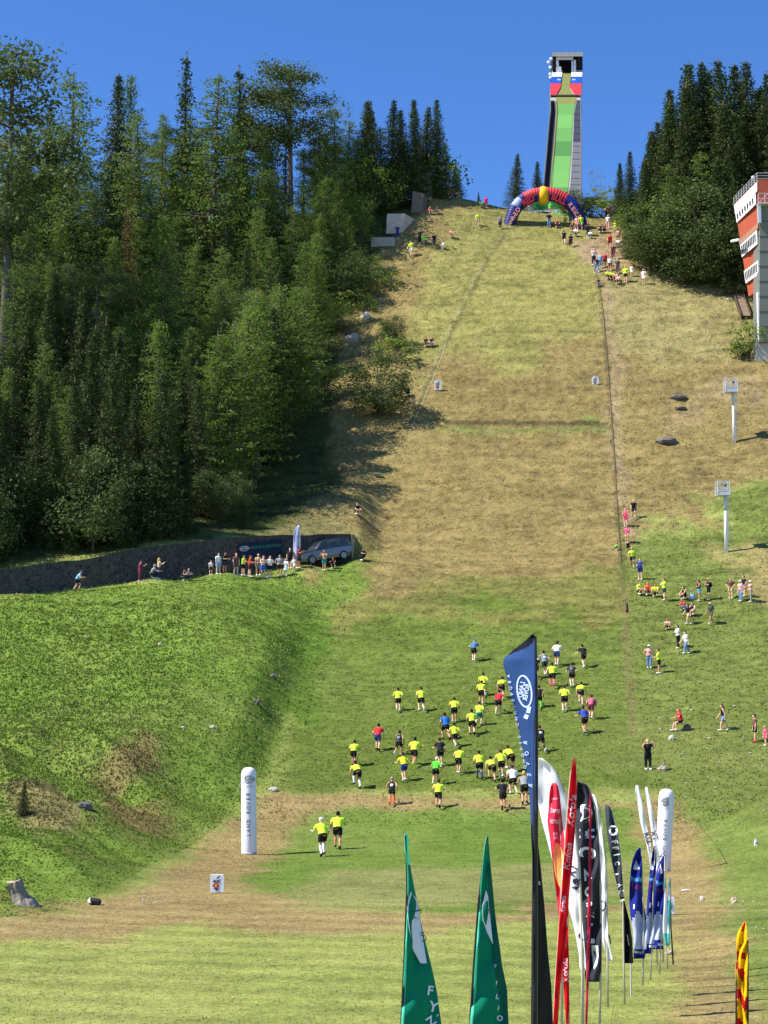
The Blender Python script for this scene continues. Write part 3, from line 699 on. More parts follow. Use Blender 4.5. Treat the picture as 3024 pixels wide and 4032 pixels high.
# named shrubs and small trees
SH = [('dense', 1495, 1385, 1648, 1.05, 1, 'lone round tree standing beside the upper landing slope'), ('dense', 1545, 1240, 1370, 1.1, 0, 'small bushy tree above the lone round tree'),
 ('shrub', 1560, 1330, 1420, 1.4, 1, 'low shrub on the edge of the grass strip'), ('leafy', 1545, 660, 835, .75, 1, 'yellow-green bush left of the concrete pillar'),
 ('leafy', 1420, 770, 1000, .8, 0, 'round bush above the concrete block'), ('leafy', 1330, 640, 950, .9, 2, 'tall round bush beside the long bare pine trunk'),
 ('leafy', 1440, 985, 1130, 1.2, 2, 'wide bush below the concrete slab'), ('dense', 1380, 1010, 1190, 1.3, 1, 'bush hanging over the upper slope edge'),
 ('shrub', 1530, 1060, 1130, 1.5, 0, 'bush on the rocky edge below the slab'), ('shrub', 1290, 1430, 1520, 1.5, 2, 'light bush beside the pale rock'),
 ('leafy', 1340, 1180, 1330, 1.2, 0, 'light green bush over the shaded rock'), ('dense', 2276, 752, 800, 1.9, 0, 'dark round bush at the foot of the inrun'),
 ('shrub', 2370, 790, 850, 1.6, 1, 'bush on the crest beside the spectators'), ('shrub', 2420, 760, 820, 1.9, 2, 'bush under the small crest spruces'),
 ('shrub', 2950, 1265, 1400, 1.0, 1, 'bush growing against the judges tower base'), ('shrub', 2930, 1330, 1400, 1.0, 2, 'smaller bush before the judges tower base'),
 ('shrub', 1735, 620, 680, 1.0, 2, 'twiggy bush behind the top of the pillar')]
for k, px, pt, pb, w, v, lab in SH:
    b = hit(px, pb); h = P(px, pt, b.y).z - b.z
    tree(k, b.x, b.y, h+.25, lab, None, w, v)
for i in range(26):   # scrub in the clearings and along the forest edge
    a = [(150, 1080), (90, 1010), (250, 1060), (400, 1040), (60, 1330), (200, 1560), (130, 1600), (330, 1570), (250, 1640), (700, 1840), (740, 1800), (1180, 1480), (1330, 1290), (1420, 1230), (1500, 1190), (1370, 1120)][i % 16]
    b = hit(a[0]+trg.uniform(-60, 60), a[1]+trg.uniform(-40, 40))
    tree('pale' if i % 16 < 9 else 'shrub', b.x, b.y, trg.uniform(1.8, 3.6), 'low pale scrub bush in a sunny gap of the left forest' if i % 16 < 9 else 'low green bush along the edge of the left forest',
         'pale scrub in the forest gaps' if i % 16 < 9 else 'bushes along the left forest edge')
b = hit(90, 3215); tree('spruce', b.x, b.y, 1.5, 'tiny young spruce alone on the left grass bank', None, 1.4, 2, sink=.03)
b = hit(1420, 3120)
# ================================================================== WALL, TOWERS, ROCKS
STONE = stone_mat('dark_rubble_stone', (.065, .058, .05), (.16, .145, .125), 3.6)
CONC = mat('weathered_concrete', (.34, .32, .29), .95, var=.3, scale=1.6, bump=.4)
CONCP = mat('pale_concrete', (.52, .44, .38), .95, var=.35, scale=1.8, bump=.5)
STEEL = mat('galvanised_steel', (.62, .63, .66), .45, .35, var=.1)
WHITE = mat('white_paint', (.80, .80, .82), .5, var=.05)
BLACK = mat('black_plastic', (.015, .015, .018), .5, var=.2)
WOOD = mat('grey_wood', (.22, .165, .11), .9, var=.35, scale=5, bump=.4)

# --- retaining wall of rubble stone along the terrace
w = thing('stone_wall', 'long dark rubble stone retaining wall under the forest behind the spectators', 'wall', (float(WX[-1]), float(WY[-1]), float(WB[-1])))
b = MB(); n = 60
xw = np.linspace(WX[0], WX[-1], n); rr = random.Random(3)
sec = []
for x in xw:
    y = float(np.interp(x, WX, WY)); z0 = float(np.interp(x, WX, WB))-.8; z1 = float(np.interp(x, WX, WT)) + rr.uniform(-.07, .07)
    sec.append([(x, y-.02, z0), (x, y+.12, z1), (x+.25, y+.62, z1), (x+.25, y+.62, z0)])
for i in range(n-1):
    a, c = sec[i], sec[i+1]; b.hexa([a[0], c[0], c[3], a[3], a[1], c[1], c[2], a[2]])
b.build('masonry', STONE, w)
# end pier, the sunlight on its face put into the paler stone colour
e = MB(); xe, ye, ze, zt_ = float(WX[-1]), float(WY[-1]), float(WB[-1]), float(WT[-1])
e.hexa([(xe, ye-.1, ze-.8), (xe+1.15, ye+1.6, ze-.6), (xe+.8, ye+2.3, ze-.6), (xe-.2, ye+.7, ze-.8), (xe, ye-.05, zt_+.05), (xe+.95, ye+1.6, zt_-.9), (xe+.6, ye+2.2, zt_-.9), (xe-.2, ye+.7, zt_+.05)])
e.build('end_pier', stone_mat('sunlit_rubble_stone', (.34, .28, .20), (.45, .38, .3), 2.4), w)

# --- concrete remains on the left ridge
def slab(name, label, quad, Y, depth, m, cat='concrete block', top=0, back=None):
    """front face given by four photo points at depth Y, bottom-left first, counter-clockwise"""
    f = [P(a, c, Y) for a, c in quad]; bk = [p + Vector((back or .5, depth, 0)) for p in f]
    o = thing(name, label, cat, (sum(p.x for p in f)/4, Y, min(p.z for p in f)))
    s = MB(); s.hexa([f[0]-Vector((0, 0, 1)), f[1]-Vector((0, 0, 1)), bk[1]-Vector((0, 0, 1)), bk[0]-Vector((0, 0, 1)), f[3], f[2], bk[2], bk[3]])
    s.build('concrete_body', m, o); return o
o = slab('concrete_pillar', 'tall grey concrete pillar with a pale broken edge on the left ridge', [(1648, 778), (1698, 778), (1699, 680), (1650, 682)], 207.5, 1.4, CONC)
s = MB(); s.tube([P(1645, 770, 207.3), P(1644, 700, 207.3), P(1648, 682, 207.3), P(1652, 655, 207.3), P(1668, 668, 207.4)], [.22, .22, .22, .28, .12], 6); s.build('broken_edge', CONCP, o)
slab('concrete_footing', 'dark sloping concrete footing just below the grey pillar', [(1618, 840), (1664, 820), (1668, 762), (1624, 752)], 204.5, 1.6, mat('stained_concrete', (.16, .135, .115), .95, var=.4, scale=2, bump=.4))
o = slab('concrete_block', 'big pale pinkish concrete block on the left ridge', [(1520, 905), (1580, 925), (1593, 841), (1524, 842)], 200.5, 2.2, CONCP, back=1.25)
slab('concrete_slab', 'low grey concrete slab with a flat top below the pale block', [(1462, 962), (1560, 975), (1552, 934), (1462, 934)], 198, 2.4, CONC)
def rock(px, py, w_px, h_px, label, m, name='boulder', flat=.7, seed=0, group=None, cat='rock', sink=.3):
    b = hit(px, py); k = b.y/FPX; rr = random.Random(seed+int(px))
    o = MB(); o.ell((0, 0, 0), (w_px*k/2, w_px*k/2*flat, h_px*k*.62), 9, 6)
    o.v = [(x*(1+rr.uniform(-.22, .22)), y*(1+rr.uniform(-.22, .22)), z*(1+rr.uniform(-.25, .2))+h_px*k*(.5-sink)) for x, y, z in o.v]
    ob = o.build(name, m); ob.location = b; tag(ob, label, cat, group); return ob
ROCKP = mat('pale_granite', (.52, .49, .44), .95, var=.3, scale=7, bump=.6); ROCKD = mat('dark_granite', (.14, .13, .12), .95, var=.4, scale=7, bump=.6); ROCKT = mat('tan_rock', (.50, .40, .28), .95, var=.3, scale=7, bump=.5)
rock(2670, 1570, 70, 22, 'flat dark slab lying on the dry right slope', ROCKD, 'rock_slab', seed=1)
rock(2680, 1612, 50, 14, 'thin dark slab just below the flat dark slab', ROCKD, 'rock_slab', seed=2)
rock(2625, 1745, 90, 30, 'biggest grey slab on the right slope', ROCKD, 'rock_slab', seed=3)
rock(2705, 2874, 34, 24, 'grey boulder the woman in red sits on', ROCKD, seed=4)
rock(2645, 2912, 28, 22, 'pale boulder below the sitting woman in red', ROCKP, seed=5)
rock(2606, 3034, 42, 24, 'tan boulder beside the person dressed in black', ROCKT, seed=6)
rock(1076, 3118, 36, 20, 'pale boulder right of the left inflatable pillar', ROCKP, seed=7)
rock(2890, 3555, 28, 26, 'tan boulder on the right bank', ROCKT, seed=8)
rock(2636, 3760, 34, 26, 'pinkish boulder at the feet of the turquoise flags', ROCKT, seed=9)
rock(2978, 3330, 18, 34, 'pale upright rock by the right edge of the bank', ROCKP, seed=10)
rock(2765, 3545, 22, 20, 'white stone beside a dark hollow on the right bank', ROCKP, seed=11)
rock(2700, 3508, 38, 8, 'flat white stone on the worn track', ROCKP, 'stone', seed=12)
rock(835, 2868, 22, 16, 'white boulder with a dark shadow side on the left bank', ROCKP, seed=13)
rock(720, 2866, 18, 7, 'flat white stone beside the white boulder', ROCKP, 'stone', seed=14)
rock(1075, 2670, 30, 22, 'dark boulder in the green left bank', ROCKD, seed=15)
rock(1010, 2770, 34, 22, 'dark brown boulder lower in the green bank', ROCKD, seed=16)
rock(335, 3185, 60, 34, 'mossy dark boulder on the left bank', ROCKD, seed=17)
rock(630, 2540, 20, 12, 'small brown stone high on the left bank', ROCKT, 'stone', seed=18)
rock(2528, 1010, 22, 18, 'pale boulder under the right forest corner', ROCKP, seed=19)
rock(2610, 1020, 46, 34, 'big pale boulder among the leafy trees of the right forest', ROCKP, seed=20)
rock(1440, 1250, 40, 26, 'pale rock outcrop beside the upper bushes', ROCKP, seed=21)
rock(1385, 1345, 66, 40, 'grey rock face between the trees on the slope edge', CONC, 'rock_outcrop', seed=22)
rock(1230, 1490, 80, 70, 'pale rock outcrop behind the feathery larch', ROCKP, 'rock_outcrop', seed=23)
ROCKS_ = mat('dull_stone', (.36, .34, .30), .95, var=.3, scale=9, bump=.4)
rr = random.Random(11)
for i in range(52):   # scattered stones, right bank and slopes
    if i < 34: px, py = rr.uniform(2600, 3020), rr.uniform(2760, 3300)
    elif i < 44: px, py = rr.uniform(560, 700), rr.uniform(3520, 3560)
    elif i < 52: px, py = rr.uniform(2700, 3010), rr.uniform(3350, 3700)
    else: px, py = rr.uniform(1300, 2900), rr.uniform(1700, 2700)
    if px > 2555 and py > 3100 and px < 2700: continue
    rock(px, py, rr.uniform(6, 15), rr.uniform(3, 7), 'small pale stone strewn over the right bank' if (i < 34 or 44 <= i < 52) else 'small white stone at the foot of the left bank' if i < 44 else 'small pale stone on the landing slope',
         ROCKS_, 'stone', seed=i, group='stones on the right bank' if (i < 34 or 44 <= i < 52) else 'stones at the foot of the left bank' if i < 44 else 'stones on the landing slope')
# --- tree stump bottom left
b_ = hit(75, 3560); st = thing('tree_stump', 'weathered grey tree stump on the bottom left bank', 'stump', b_)
s = MB(); k = b_.y/FPX
s.tube([b_+Vector((.28, 0, -.3)), b_+Vector((.16, 0, 0)), b_+Vector((.06, 0, .15)), b_+Vector((-.04, 0, .35)), b_+Vector((-.12, 0, .5)), b_+Vector((-.2, 0, .66))], [.46, .35, .28, .25, .25, .29], 22)
rr = random.Random(2); s.v = [(x+rr.uniform(-.035, .035), y+rr.uniform(-.035, .035), z+rr.uniform(-.03, .03)) for x, y, z in s.v]
s.build('stump_wood', mat('weathered_wood', (.26, .225, .18), .95, var=.45, scale=9, bump=.8), st)
s = MB(); s.ell(b_+Vector((-.21, 0, .68)), (.235, .225, .04), 12, 4); s.build('cut_top', mat('pale_wood', (.40, .33, .25), .9, var=.4, scale=12, bump=.4), st)
b_ = hit(372, 3565); st = thing('sports_bag', 'black and white bag lying at the foot of the left bank', 'bag', b_, .5)
s = MB(); s.tube([b_+Vector((-.3, 0, .14)), b_+Vector((-.18, 0, .17)), b_+Vector((.25, 0, .14)), b_+Vector((.33, 0, .12))], [.08, .17, .17, .06], 9); s.build('bag_body', BLACK, st)
s = MB(); s.tube([b_+Vector((-.30, -.02, .16)), b_+Vector((-.17, -.02, .2))], [.10, .185], 9); s.build('white_end', WHITE, st); st.scale = (.66, .66, .66)

JO = hit(2985, 1412).y - 168.0
def PJ(a, c, Y): return P(a, c, Y+JO)
# --- judges tower
jt = thing('judges_tower', 'red and white judges tower with a grey front at the right edge', 'tower', PJ(2995, 1410, 172))
JA, JB, JC, JD = PJ(2889, 801, 175), PJ(2981, 706, 167), PJ(2994, 1136, 167), PJ(2944, 1167, 173.2)
def jf(s_, t_, off=0.):   # left face: s along depth (0 far .. 1 near), t down
    p = (JA*(1-t_)+JD*t_)*(1-s_) + (JB*(1-t_)+JC*t_)*s_
    return p + Vector((-1, -.25, 0)).normalized()*off
def jquad(b, s0, s1, t0, t1, off=.02, thick=.06):
    q_ = [jf(s0, t1, off), jf(s1, t1, off), jf(s1, t0, off), jf(s0, t0, off)]; r_ = [p + Vector((thick, thick*.2, 0)) for p in q_]
    b.hexa([q_[0], q_[1], r_[1], r_[0], q_[3], q_[2], r_[2], r_[3]])
REDP = mat('red_cladding', lin((172, 84, 60)), .8, var=.14, scale=1.4); FRONT = mat('grey_green_cladding', (.17, .18, .16), .8, var=.08, scale=.6)
s = MB()
W_ = Vector((7.5, -.0, 0))
s.hexa([JD+Vector((.1, 0, 0)), JC+Vector((.1, 0, 0)), JC+W_, JD+W_, JA+Vector((.1, 0, 0)), JB+Vector((.1, 0, 0)), JB+W_, JA+W_]); s.build('wall', REDP, jt)
WINM = mat('dark_window_glass', (.04, .05, .06), .15, var=.2, spec=.6)
for (t0, t1, nwin) in [(.115, .215, 7), (.455, .585, 9), (.735, .865, 8)]:
    s = MB(); jquad(s, .02, .93, t0, t1, .05); bnd = s.build('window_band', WHITE, jt)
    for i in range(nwin):
        s = MB(); a = .07 + .82*i/nwin; jquad(s, a, a+.055, t0+.02, t1-.032, .075, .02); s.build('window_pane', WINM, bnd)
s = MB(); jquad(s, -.0, 1.0, .1, .113, .07); jquad(s, 0, 1, .02, .10, .03); s.build('parapet', mat('pale_parapet', (.60, .58, .52), .8), jt)
s = MB(); jquad(s, 0.0, 1, .40, .45, .06); s.build('sign_board', mat('rust_board', (.38, .20, .13), .8, var=.4, scale=5), jt)
s = MB()
for i in range(10): p = jf(i/9, .02, 0); s.tube([p, p+Vector((0, 0, .95))], .03, 5)
for h_ in (.35, .65, .95): s.tube([jf(0, .02)+Vector((0, 0, h_)), jf(1, .02)+Vector((0, 0, h_)), jf(1, .02)+Vector((7, 0, h_))], .03, 5)
s.build('railing', STEEL, jt)
s = MB()
a0, a1 = PJ(2993, 812, 166.8), PJ(2991, 1345, 166.8)
s.hexa([a1+Vector((-.05, 0, 0)), a1+Vector((7.4, 0, 0)), a1+Vector((7.4, 3, 0)), a1+Vector((-.05, 3, 0)), a0, a0+Vector((7.4, 0, 0)), a0+Vector((7.4, 3, 0)), a0+Vector((0, 3, 0))]); s.build('front_wall', FRONT, jt)
s = MB()
for i in range(1, 9):
    z_ = a1.z + (a0.z-a1.z)*i/9; s.box((a1.x+3.7, 166.78+JO, z_), (7.4, .05, .05))
s.build('panel_joints', mat('joint_strip', (.10, .105, .09), .8), jt)
s = MB(); s.box(PJ(2985, 1245, 167.2)+Vector((.05, 0, 0)), (.22, .5, 5.2)); s.build('corner_post', WHITE, jt)
s = MB()
c0 = PJ(2974, 1418, 167.5); s.hexa([c0+Vector((0, 0, -1)), c0+Vector((9, 0, -1)), c0+Vector((9, 4, -1)), c0+Vector((0, 4, -1)), PJ(2976, 1352, 167.5), PJ(2976, 1342, 167.5)+Vector((9, 0, 0)), PJ(2976, 1352, 167.5)+Vector((9, 4, 0)), PJ(2976, 1352, 167.5)+Vector((0, 4, 0))]); s.build('concrete_base', mat('light_concrete', (.42, .39, .35), .9, var=.2, scale=1.5, bump=.3), jt)
s = MB()
p = PJ(2986, 800, 166); s.box(p+Vector((3.7, .4, 0)), (7.4, 1.0, .12))
for i in range(11): s.tube([p+Vector((i*.7, 0, 0)), p+Vector((i*.7, 0, 1.1))], .03, 5)
for h_ in (.55, 1.1): s.tube([p+Vector((0, 0, h_)), p+Vector((7.4, 0, h_))], .035, 5)
for i in range(6): s.tube([p+Vector((i*1.3, 0, 0)), p+Vector((i*1.3+1.1, 0, 1.1))], .03, 5)
s.box(PJ(2984, 840, 166.5)+Vector((.15, 0, 0)), (.3, .5, 2.2)); s.build('balcony', STEEL, jt)
s = MB(); s.tube([PJ(2881, 950, 174), PJ(2912, 944, 171)], .16, 8); s.build('drain_pipe', WHITE, jt)
s = MB(); s.ell(PJ(2965, 699, 168.5), (.19, .19, .19), 10, 7); gl = s.build('lamp_globe', WHITE, jt, True)
s = MB(); s.tube([PJ(2965, 704, 168.5), PJ(2967, 722, 168.5)], .03, 5); s.build('lamp_stem', STEEL, gl)

# --- wooden chute left of the tower
wc = thing('wooden_chute', 'old plank chute leaning on the slope beside the judges tower', 'chute', hit(2920, 1240))
s = MB()
pa, pb = hit(2893, 1140)+Vector((0, 0, .6)), hit(2938, 1262)+Vector((0, 0, .5))
for q in range(7):
    f0, f1 = q/7+.004, (q+1)/7-.004
    for (x0, x1) in ((-.5, .5),):
        a_, c_ = pa.lerp(pb, f0), pa.lerp(pb, f1)
        s.hexa([a_+Vector((x0, 0, -.06)), a_+Vector((x1, 0, -.06)), c_+Vector((x1, 0, -.06)), c_+Vector((x0, 0, -.06)), a_+Vector((x0, 0, 0)), a_+Vector((x1, 0, 0)), c_+Vector((x1, 0, 0)), c_+Vector((x0, 0, 0))])
s.build('planks', WOOD, wc)
for sx in (-.55, .52):
    s = MB(); s.hexa([pa+Vector((sx, 0, -.8)), pa+Vector((sx+.08, 0, -.8)), pb+Vector((sx+.08, 0, -.9)), pb+Vector((sx, 0, -.9)), pa+Vector((sx, 0, .3)), pa+Vector((sx+.08, 0, .3)), pb+Vector((sx+.08, 0, .3)), pb+Vector((sx, 0, .3))]); s.build('side_board', mat('dark_board', (.09, .06, .04), .9, var=.3), wc)
rock(2867, 1182, 15, 11, 'white ball-shaped stone left of the plank chute', ROCKP, 'stone', seed=77)

# --- two mast platforms on the right slope
for (bx, by, tx, ty, lab) in [(2892, 1744, 2886, 1546, 'upper grey steel mast with a mesh work cage on top'), (2860, 2174, 2856, 1952, 'lower grey steel mast with a mesh work cage on top')]:
    b_ = hit(bx, by); top = P(tx, ty, b_.y); t = thing('cage_mast', lab, 'mast', b_, 0, 'steel masts on the right slope'); k = b_.y/FPX
    s = MB(); s.tube([b_+Vector((0, 0, -.3)), top], [.17, .13], 10); s.build('mast', WHITE, t, True)
    s = MB(); s.tube([top-Vector((0, 0, 1.3)), top+Vector((0, 0, .1))], .16, 10); s.build('collar', STEEL, t, True)
    s = MB()
    n_ = 22
    for i in range(n_): p = b_.lerp(top, (i+2)/(n_+2)); s.tube([p+Vector((.12, -.05, 0)), p+Vector((.34, -.05, 0))], .022, 4)
    s.tube([b_+Vector((.34, -.05, .6)), top+Vector((.34, -.05, 0))], .02, 4); s.build('ladder', STEEL, t)
    s = MB(); c = top + Vector((-.22, 0, 0)); wd, dp, ht = 48*k, 1.0, 56*k
    for sx in (-.5, .5):
        for sy in (-.5, .5): s.tube([c+Vector((sx*wd, sy*dp, 0)), c+Vector((sx*wd, sy*dp, ht))], .045, 5)
    for z_ in (.02, .33, .55, .98):
        q_ = [c+Vector((sx*wd, sy*dp, z_*ht)) for sx, sy in ((-.5, -.5), (.5, -.5), (.5, .5), (-.5, .5))]
        for i in range(4): s.tube([q_[i], q_[(i+1) % 4]], .045, 5)
    s.build('cage', STEEL, t)
    s = MB(); s.box(c+Vector((0, 0, .02)), (wd, dp, .06)); s.box(c+Vector((0, -dp/2, ht*.13)), (wd*.96, .03, ht*.26)); s.build('floor_plate', mat('pale_sheet_metal', (.60, .64, .72), .5, .2), t)
    s = MB(); s.ell(c+Vector((.25*wd, .1, ht*.78)), (.16, .2, .16), 8, 6); s.build('floodlight', mat('dark_metal', (.1, .1, .11), .5), t)

# --- low boards along both sides of the landing slope
def strip_boards(name, label, pts, h, th, m, cat, zoff=0):
    pp = [hit(a, c) for a, c in pts]; o = thing(name, label, cat, pp[len(pp)//2]); s = MB()
    dense = []
    for i in range(len(pp)-1):
        for q in range(8):
            p = pp[i].lerp(pp[i+1], q/8); p.z = hz(p.x, p.y); dense.append(p)
    for i in range(len(dense)-1):
        a_, c_ = dense[i], dense[i+1]
        s.hexa([a_+Vector((0, 0, -.1)), a_+Vector((th, 0, -.1)), c_+Vector((th, 0, -.1)), c_+Vector((0, 0, -.1)), a_+Vector((0, 0, h)), a_+Vector((th, 0, h)), c_+Vector((th, 0, h)), c_+Vector((0, 0, h))])
    s.build('board', m, o)
strip_boards('edge_board', 'low dark edge board down the right side of the landing slope', [(2352, 1085), (2376, 1250), (2398, 1500), (2412, 1700), (2418, 1800), (2426, 1930), (2433, 2050), (2440, 2150), (2446, 2230)],   .08, .06, mat('black_tarred_wood', (.10, .075, .05), .95, var=.4), 'edge board')
strip_boards('edge_board', 'short dark edge board stub below the sitting spectators', [(2460, 2376), (2464, 2420)], .22, .10, mat('black_tarred_wood', (.10, .075, .05), .95, var=.4), 'edge board')
strip_boards('tape_line', 'pale worn tape line down the left side of the landing slope', [(1752, 1360), (1728, 1430), (1700, 1500), (1672, 1560), (1652, 1610), (1634, 1650), (1618, 1690), (1606, 1712)], .03, .07, mat('pale_tape', (.36, .33, .19), .9, var=.4, scale=8), 'tape')

# --- inrun tower
ir = thing('inrun_tower', 'ski jump inrun tower with green track and flag coloured panels on the crest', 'ski jump', P(2190, 840, 222))
def irY(py):
    k = (2016-py)/FPX; e = (SP+k*CP)/(CP-k*SP)
    return (74 - .73*222 - CAM_H)/(e - .73)
ROWS = [(845, 2136, 2162, 2166, 2232, 2238, 2286), (780, 2139, 2164, 2168, 2233, 2240, 2286), (700, 2146, 2166, 2171, 2241, 2248, 2287), (600, 2155, 2177, 2183, 2249, 2254, 2287), (500, 2163, 2185, 2192, 2254, 2259, 2287),
        (450, 2169, 2188, 2196, 2256, 2260, 2286), (420, 2168, 2186, 2194, 2262, 2266, 2286), (390, 2165, 2184, 2188, 2270, 2273, 2287), (350, 2167, 2206, 2208, 2243, 2245, 2289), (300, 2173, 2213, 2215, 2247, 2249, 2292), (285, 2174, 2214, 2216, 2248, 2250, 2293)]
_rp = [r[0] for r in ROWS][::-1]
def row(py): return [float(np.interp(py, _rp, [r[i] for r in ROWS][::-1])) for i in range(1, 7)]
def strip(b, i0, i1, py0, py1, up=0., thick=.1, n=24):
    for k in range(n):
        a, c = py0+(py1-py0)*k/n, py0+(py1-py0)*(k+1)/n
        ra, rc = row(a), row(c); qa = [P(ra[i0], a, irY(a)), P(ra[i1], a, irY(a))]; qc = [P(rc[i0], c, irY(c)), P(rc[i1], c, irY(c))]
        U = Vector((0, 0, up)); D = Vector((0, 0, up-thick))
        b.hexa([qa[0]+D, qa[1]+D, qc[1]+D, qc[0]+D, qa[0]+U, qa[1]+U, qc[1]+U, qc[0]+U])
s = MB(); strip(s, 0, 5, 848, 285, -.06, 1.5); s.build('concrete_girder', CONC, ir)
def track_mat():
    m = bpy.data.materials.new('green_plastic_mats'); m.use_nodes = True; nt = m.node_tree; b = nt.nodes['Principled BSDF']; b.inputs['Roughness'].default_value = .7
    tc = nt.nodes.new('ShaderNodeTexCoord'); sp = nt.nodes.new('ShaderNodeSeparateXYZ'); nt.links.new(tc.outputs['Object'], sp.inputs[0])
    ml = nt.nodes.new('ShaderNodeMath'); ml.operation = 'MULTIPLY'; ml.inputs[1].default_value = .16; nt.links.new(sp.outputs['Y'], ml.inputs[0])
    wn_ = nt.nodes.new('ShaderNodeTexWhiteNoise'); wn_.noise_dimensions = '1D'; fl = nt.nodes.new('ShaderNodeMath'); fl.operation = 'FLOOR'; nt.links.new(ml.outputs[0], fl.inputs[0]); nt.links.new(fl.outputs[0], wn_.inputs['W'])
    cr = nt.nodes.new('ShaderNodeValToRGB'); e = cr.color_ramp.elements
    e[0].color = (.05, .19, .03, 1); e[1].color = (.13, .35, .07, 1); nt.links.new(wn_.outputs['Value'], cr.inputs[0]); nt.links.new(cr.outputs[0], b.inputs['Base Color'])
    return m
s = MB(); strip(s, 2, 3, 848, 410, .03, .08); s.build('green_track', track_mat(), ir)
s = MB(); strip(s, 2, 3, 410, 287, .03, .08); s.build('olive_track', mat('olive_mats', lin((118, 122, 62)), .8, var=.2, scale=.8), ir)
s = MB(); strip(s, 0, 1, 846, 400, .0, .05); s.build('dark_stairs', mat('dark_steps', (.028, .032, .028), .9, var=.6, scale=2.), ir)
s = MB(); strip(s, 4, 5, 560, 395, .02, .08); s.build('shaded_cladding', mat('blue_black_painted_shade', (.035, .045, .065), .6, var=.2), ir)  # upper part of the side strip darkened: its shadow is put into the colour
s = MB(); strip(s, 4, 5, 846, 560, .02, .08); s.build('grey_cladding', mat('pale_grey_sheet', (.12, .125, .14), .7, var=.12, scale=1), ir)
for _side in (0, 5):
  s = MB()
  for q in range(24):
    a, c = 846+(395-846)*q/24, 846+(395-846)*(q+1)/24; ra, rc = row(a), row(c)
    for i_, o_ in ((_side, -.06 if _side == 0 else .0),):
        pa_, pc_ = P(ra[i_], a, irY(a)), P(rc[i_], c, irY(c)); s.hexa([pa_+Vector((o_, 0, -1.6)), pa_+Vector((o_+.12, 0, -1.6)), pc_+Vector((o_+.12, 0, -1.6)), pc_+Vector((o_, 0, -1.6)), pa_+Vector((o_, 0, .95 if i_ == 0 else .4)), pa_+Vector((o_+.12, 0, .95 if i_ == 0 else .4)), pc_+Vector((o_+.12, 0, .95 if i_ == 0 else .4)), pc_+Vector((o_, 0, .95 if i_ == 0 else .4))])
  s.build('side_parapet', mat('pinkish_grey_concrete', (.13, .115, .11), .9, var=.2, scale=1), ir)
s = MB(); strip(s, 1, 2, 846, 400, .12, .16, 30); s.build('track_kerb', mat('brown_wood_edge', (.20, .17, .10), .9), ir)
s = MB()
for q in range(40):
    a = 840-(840-400)*q/39; r_ = row(a)
    for i_, hh_ in ((0, 1.75), (5, 1.2)):
        p = P(r_[i_], a, irY(a)); s.tube([p+Vector((.0, 0, .3)), p+Vector((.0, 0, hh_))], .035, 4)
for i_, hh_ in ((0, 1.75), (0, 1.3), (5, 1.2), (5, .8)):
    s.tube([P(row(a)[i_], a, irY(a))+Vector((0, 0, hh_)) for a in np.linspace(840, 400, 24)], .03, 4)
s.build('hand_rails', mat('dull_steel', (.22, .22, .23), .6, .3), ir)
s = MB()
for q in range(18):
    a = 830-(830-400)*q/17; r_ = row(a); p0, p1 = P(r_[4], a, irY(a)), P(r_[5], a, irY(a)); s.tube([p0+Vector((0, 0, .05)), p1+Vector((0, 0, .05))], .05, 4)
s.build('cladding_seams', mat('seam_dark', (.05, .05, .055), .8), ir)
# flag coloured panels
FW, FB_, FR = mat('flag_white', (.80, .80, .82), .7), mat('flag_blue', lin((0, 72, 168)), .7), mat('flag_red', lin((205, 48, 58)), .7)
for i0, i1, nm in ((0, 1, 'left'), (4, 5, 'right')):
    for (p0, p1, m_, nme) in [(378, 334, FR, 'red_panel'), (333, 307, FB_, 'blue_panel'), (306, 281, FW, 'white_panel')]:
        s = MB(); strip(s, i0, i1, p0, p1, .25, .1, 3); pn = s.build(nme, m_, ir)
s = MB(); strip(s, 0, 5, 383, 379, .30, .2, 1); s.build('cross_beam', mat('dark_beam', (.03, .02, .02), .8), ir)
for cx in (2200, 2258):
    s = MB(); c = P(cx, 318, irY(318)-.4); s.ell(c, (.28, .06, .38), 8, 5); s.ell(c+Vector((.3, 0, .1)), (.14, .05, .22), 7, 4); s.build('white_emblem', FW, ir)
# top house
Yh = irY(290)
hl, hr = 2176, 2294
def hp(px, py, dy=0): return P(px, py, Yh+dy)
s = MB(); s.hexa([hp(hl, 288), hp(hl+14, 288), hp(hl+14, 288)+Vector((0, 4, 0)), hp(hl, 288)+Vector((0, 4, 0)), hp(hl, 220), hp(hl+14, 220), hp(hl+14, 220)+Vector((0, 4, 0)), hp(hl, 220)+Vector((0, 4, 0))])
s.hexa([hp(2275, 262), hp(hr, 262), hp(hr, 262)+Vector((0, 4, 0)), hp(2275, 262)+Vector((0, 4, 0)), hp(2275, 220), hp(hr, 220), hp(hr, 220)+Vector((0, 4, 0)), hp(2275, 220)+Vector((0, 4, 0))])
s.hexa([hp(2176, 290, 3.2), hp(hr, 290, 3.2), hp(hr, 290, 4.2), hp(2176, 290, 4.2), hp(2176, 215, 3.2), hp(hr, 215, 3.2), hp(hr, 215, 4.2), hp(2176, 215, 4.2)]); s.build('dark_start_room', mat('black_interior', (.012, .012, .012), .9), ir)
FRM = mat('dirty_white_sheet', (.62, .60, .64), .8, var=.22, scale=3)
s = MB()
for (x0, y0, x1, y1) in [(2190, 288, 2200, 222), (2200, 236, 2268, 221), (2257, 288, 2268, 222), (2200, 290, 2210, 262), (2250, 285, 2258, 240)]:
    s.hexa([hp(x0, y0, -.1), hp(x1, y0, -.1), hp(x1, y0, .3), hp(x0, y0, .3), hp(x0, y1, -.1), hp(x1, y1, -.1), hp(x1, y1, .3), hp(x0, y1, .3)])
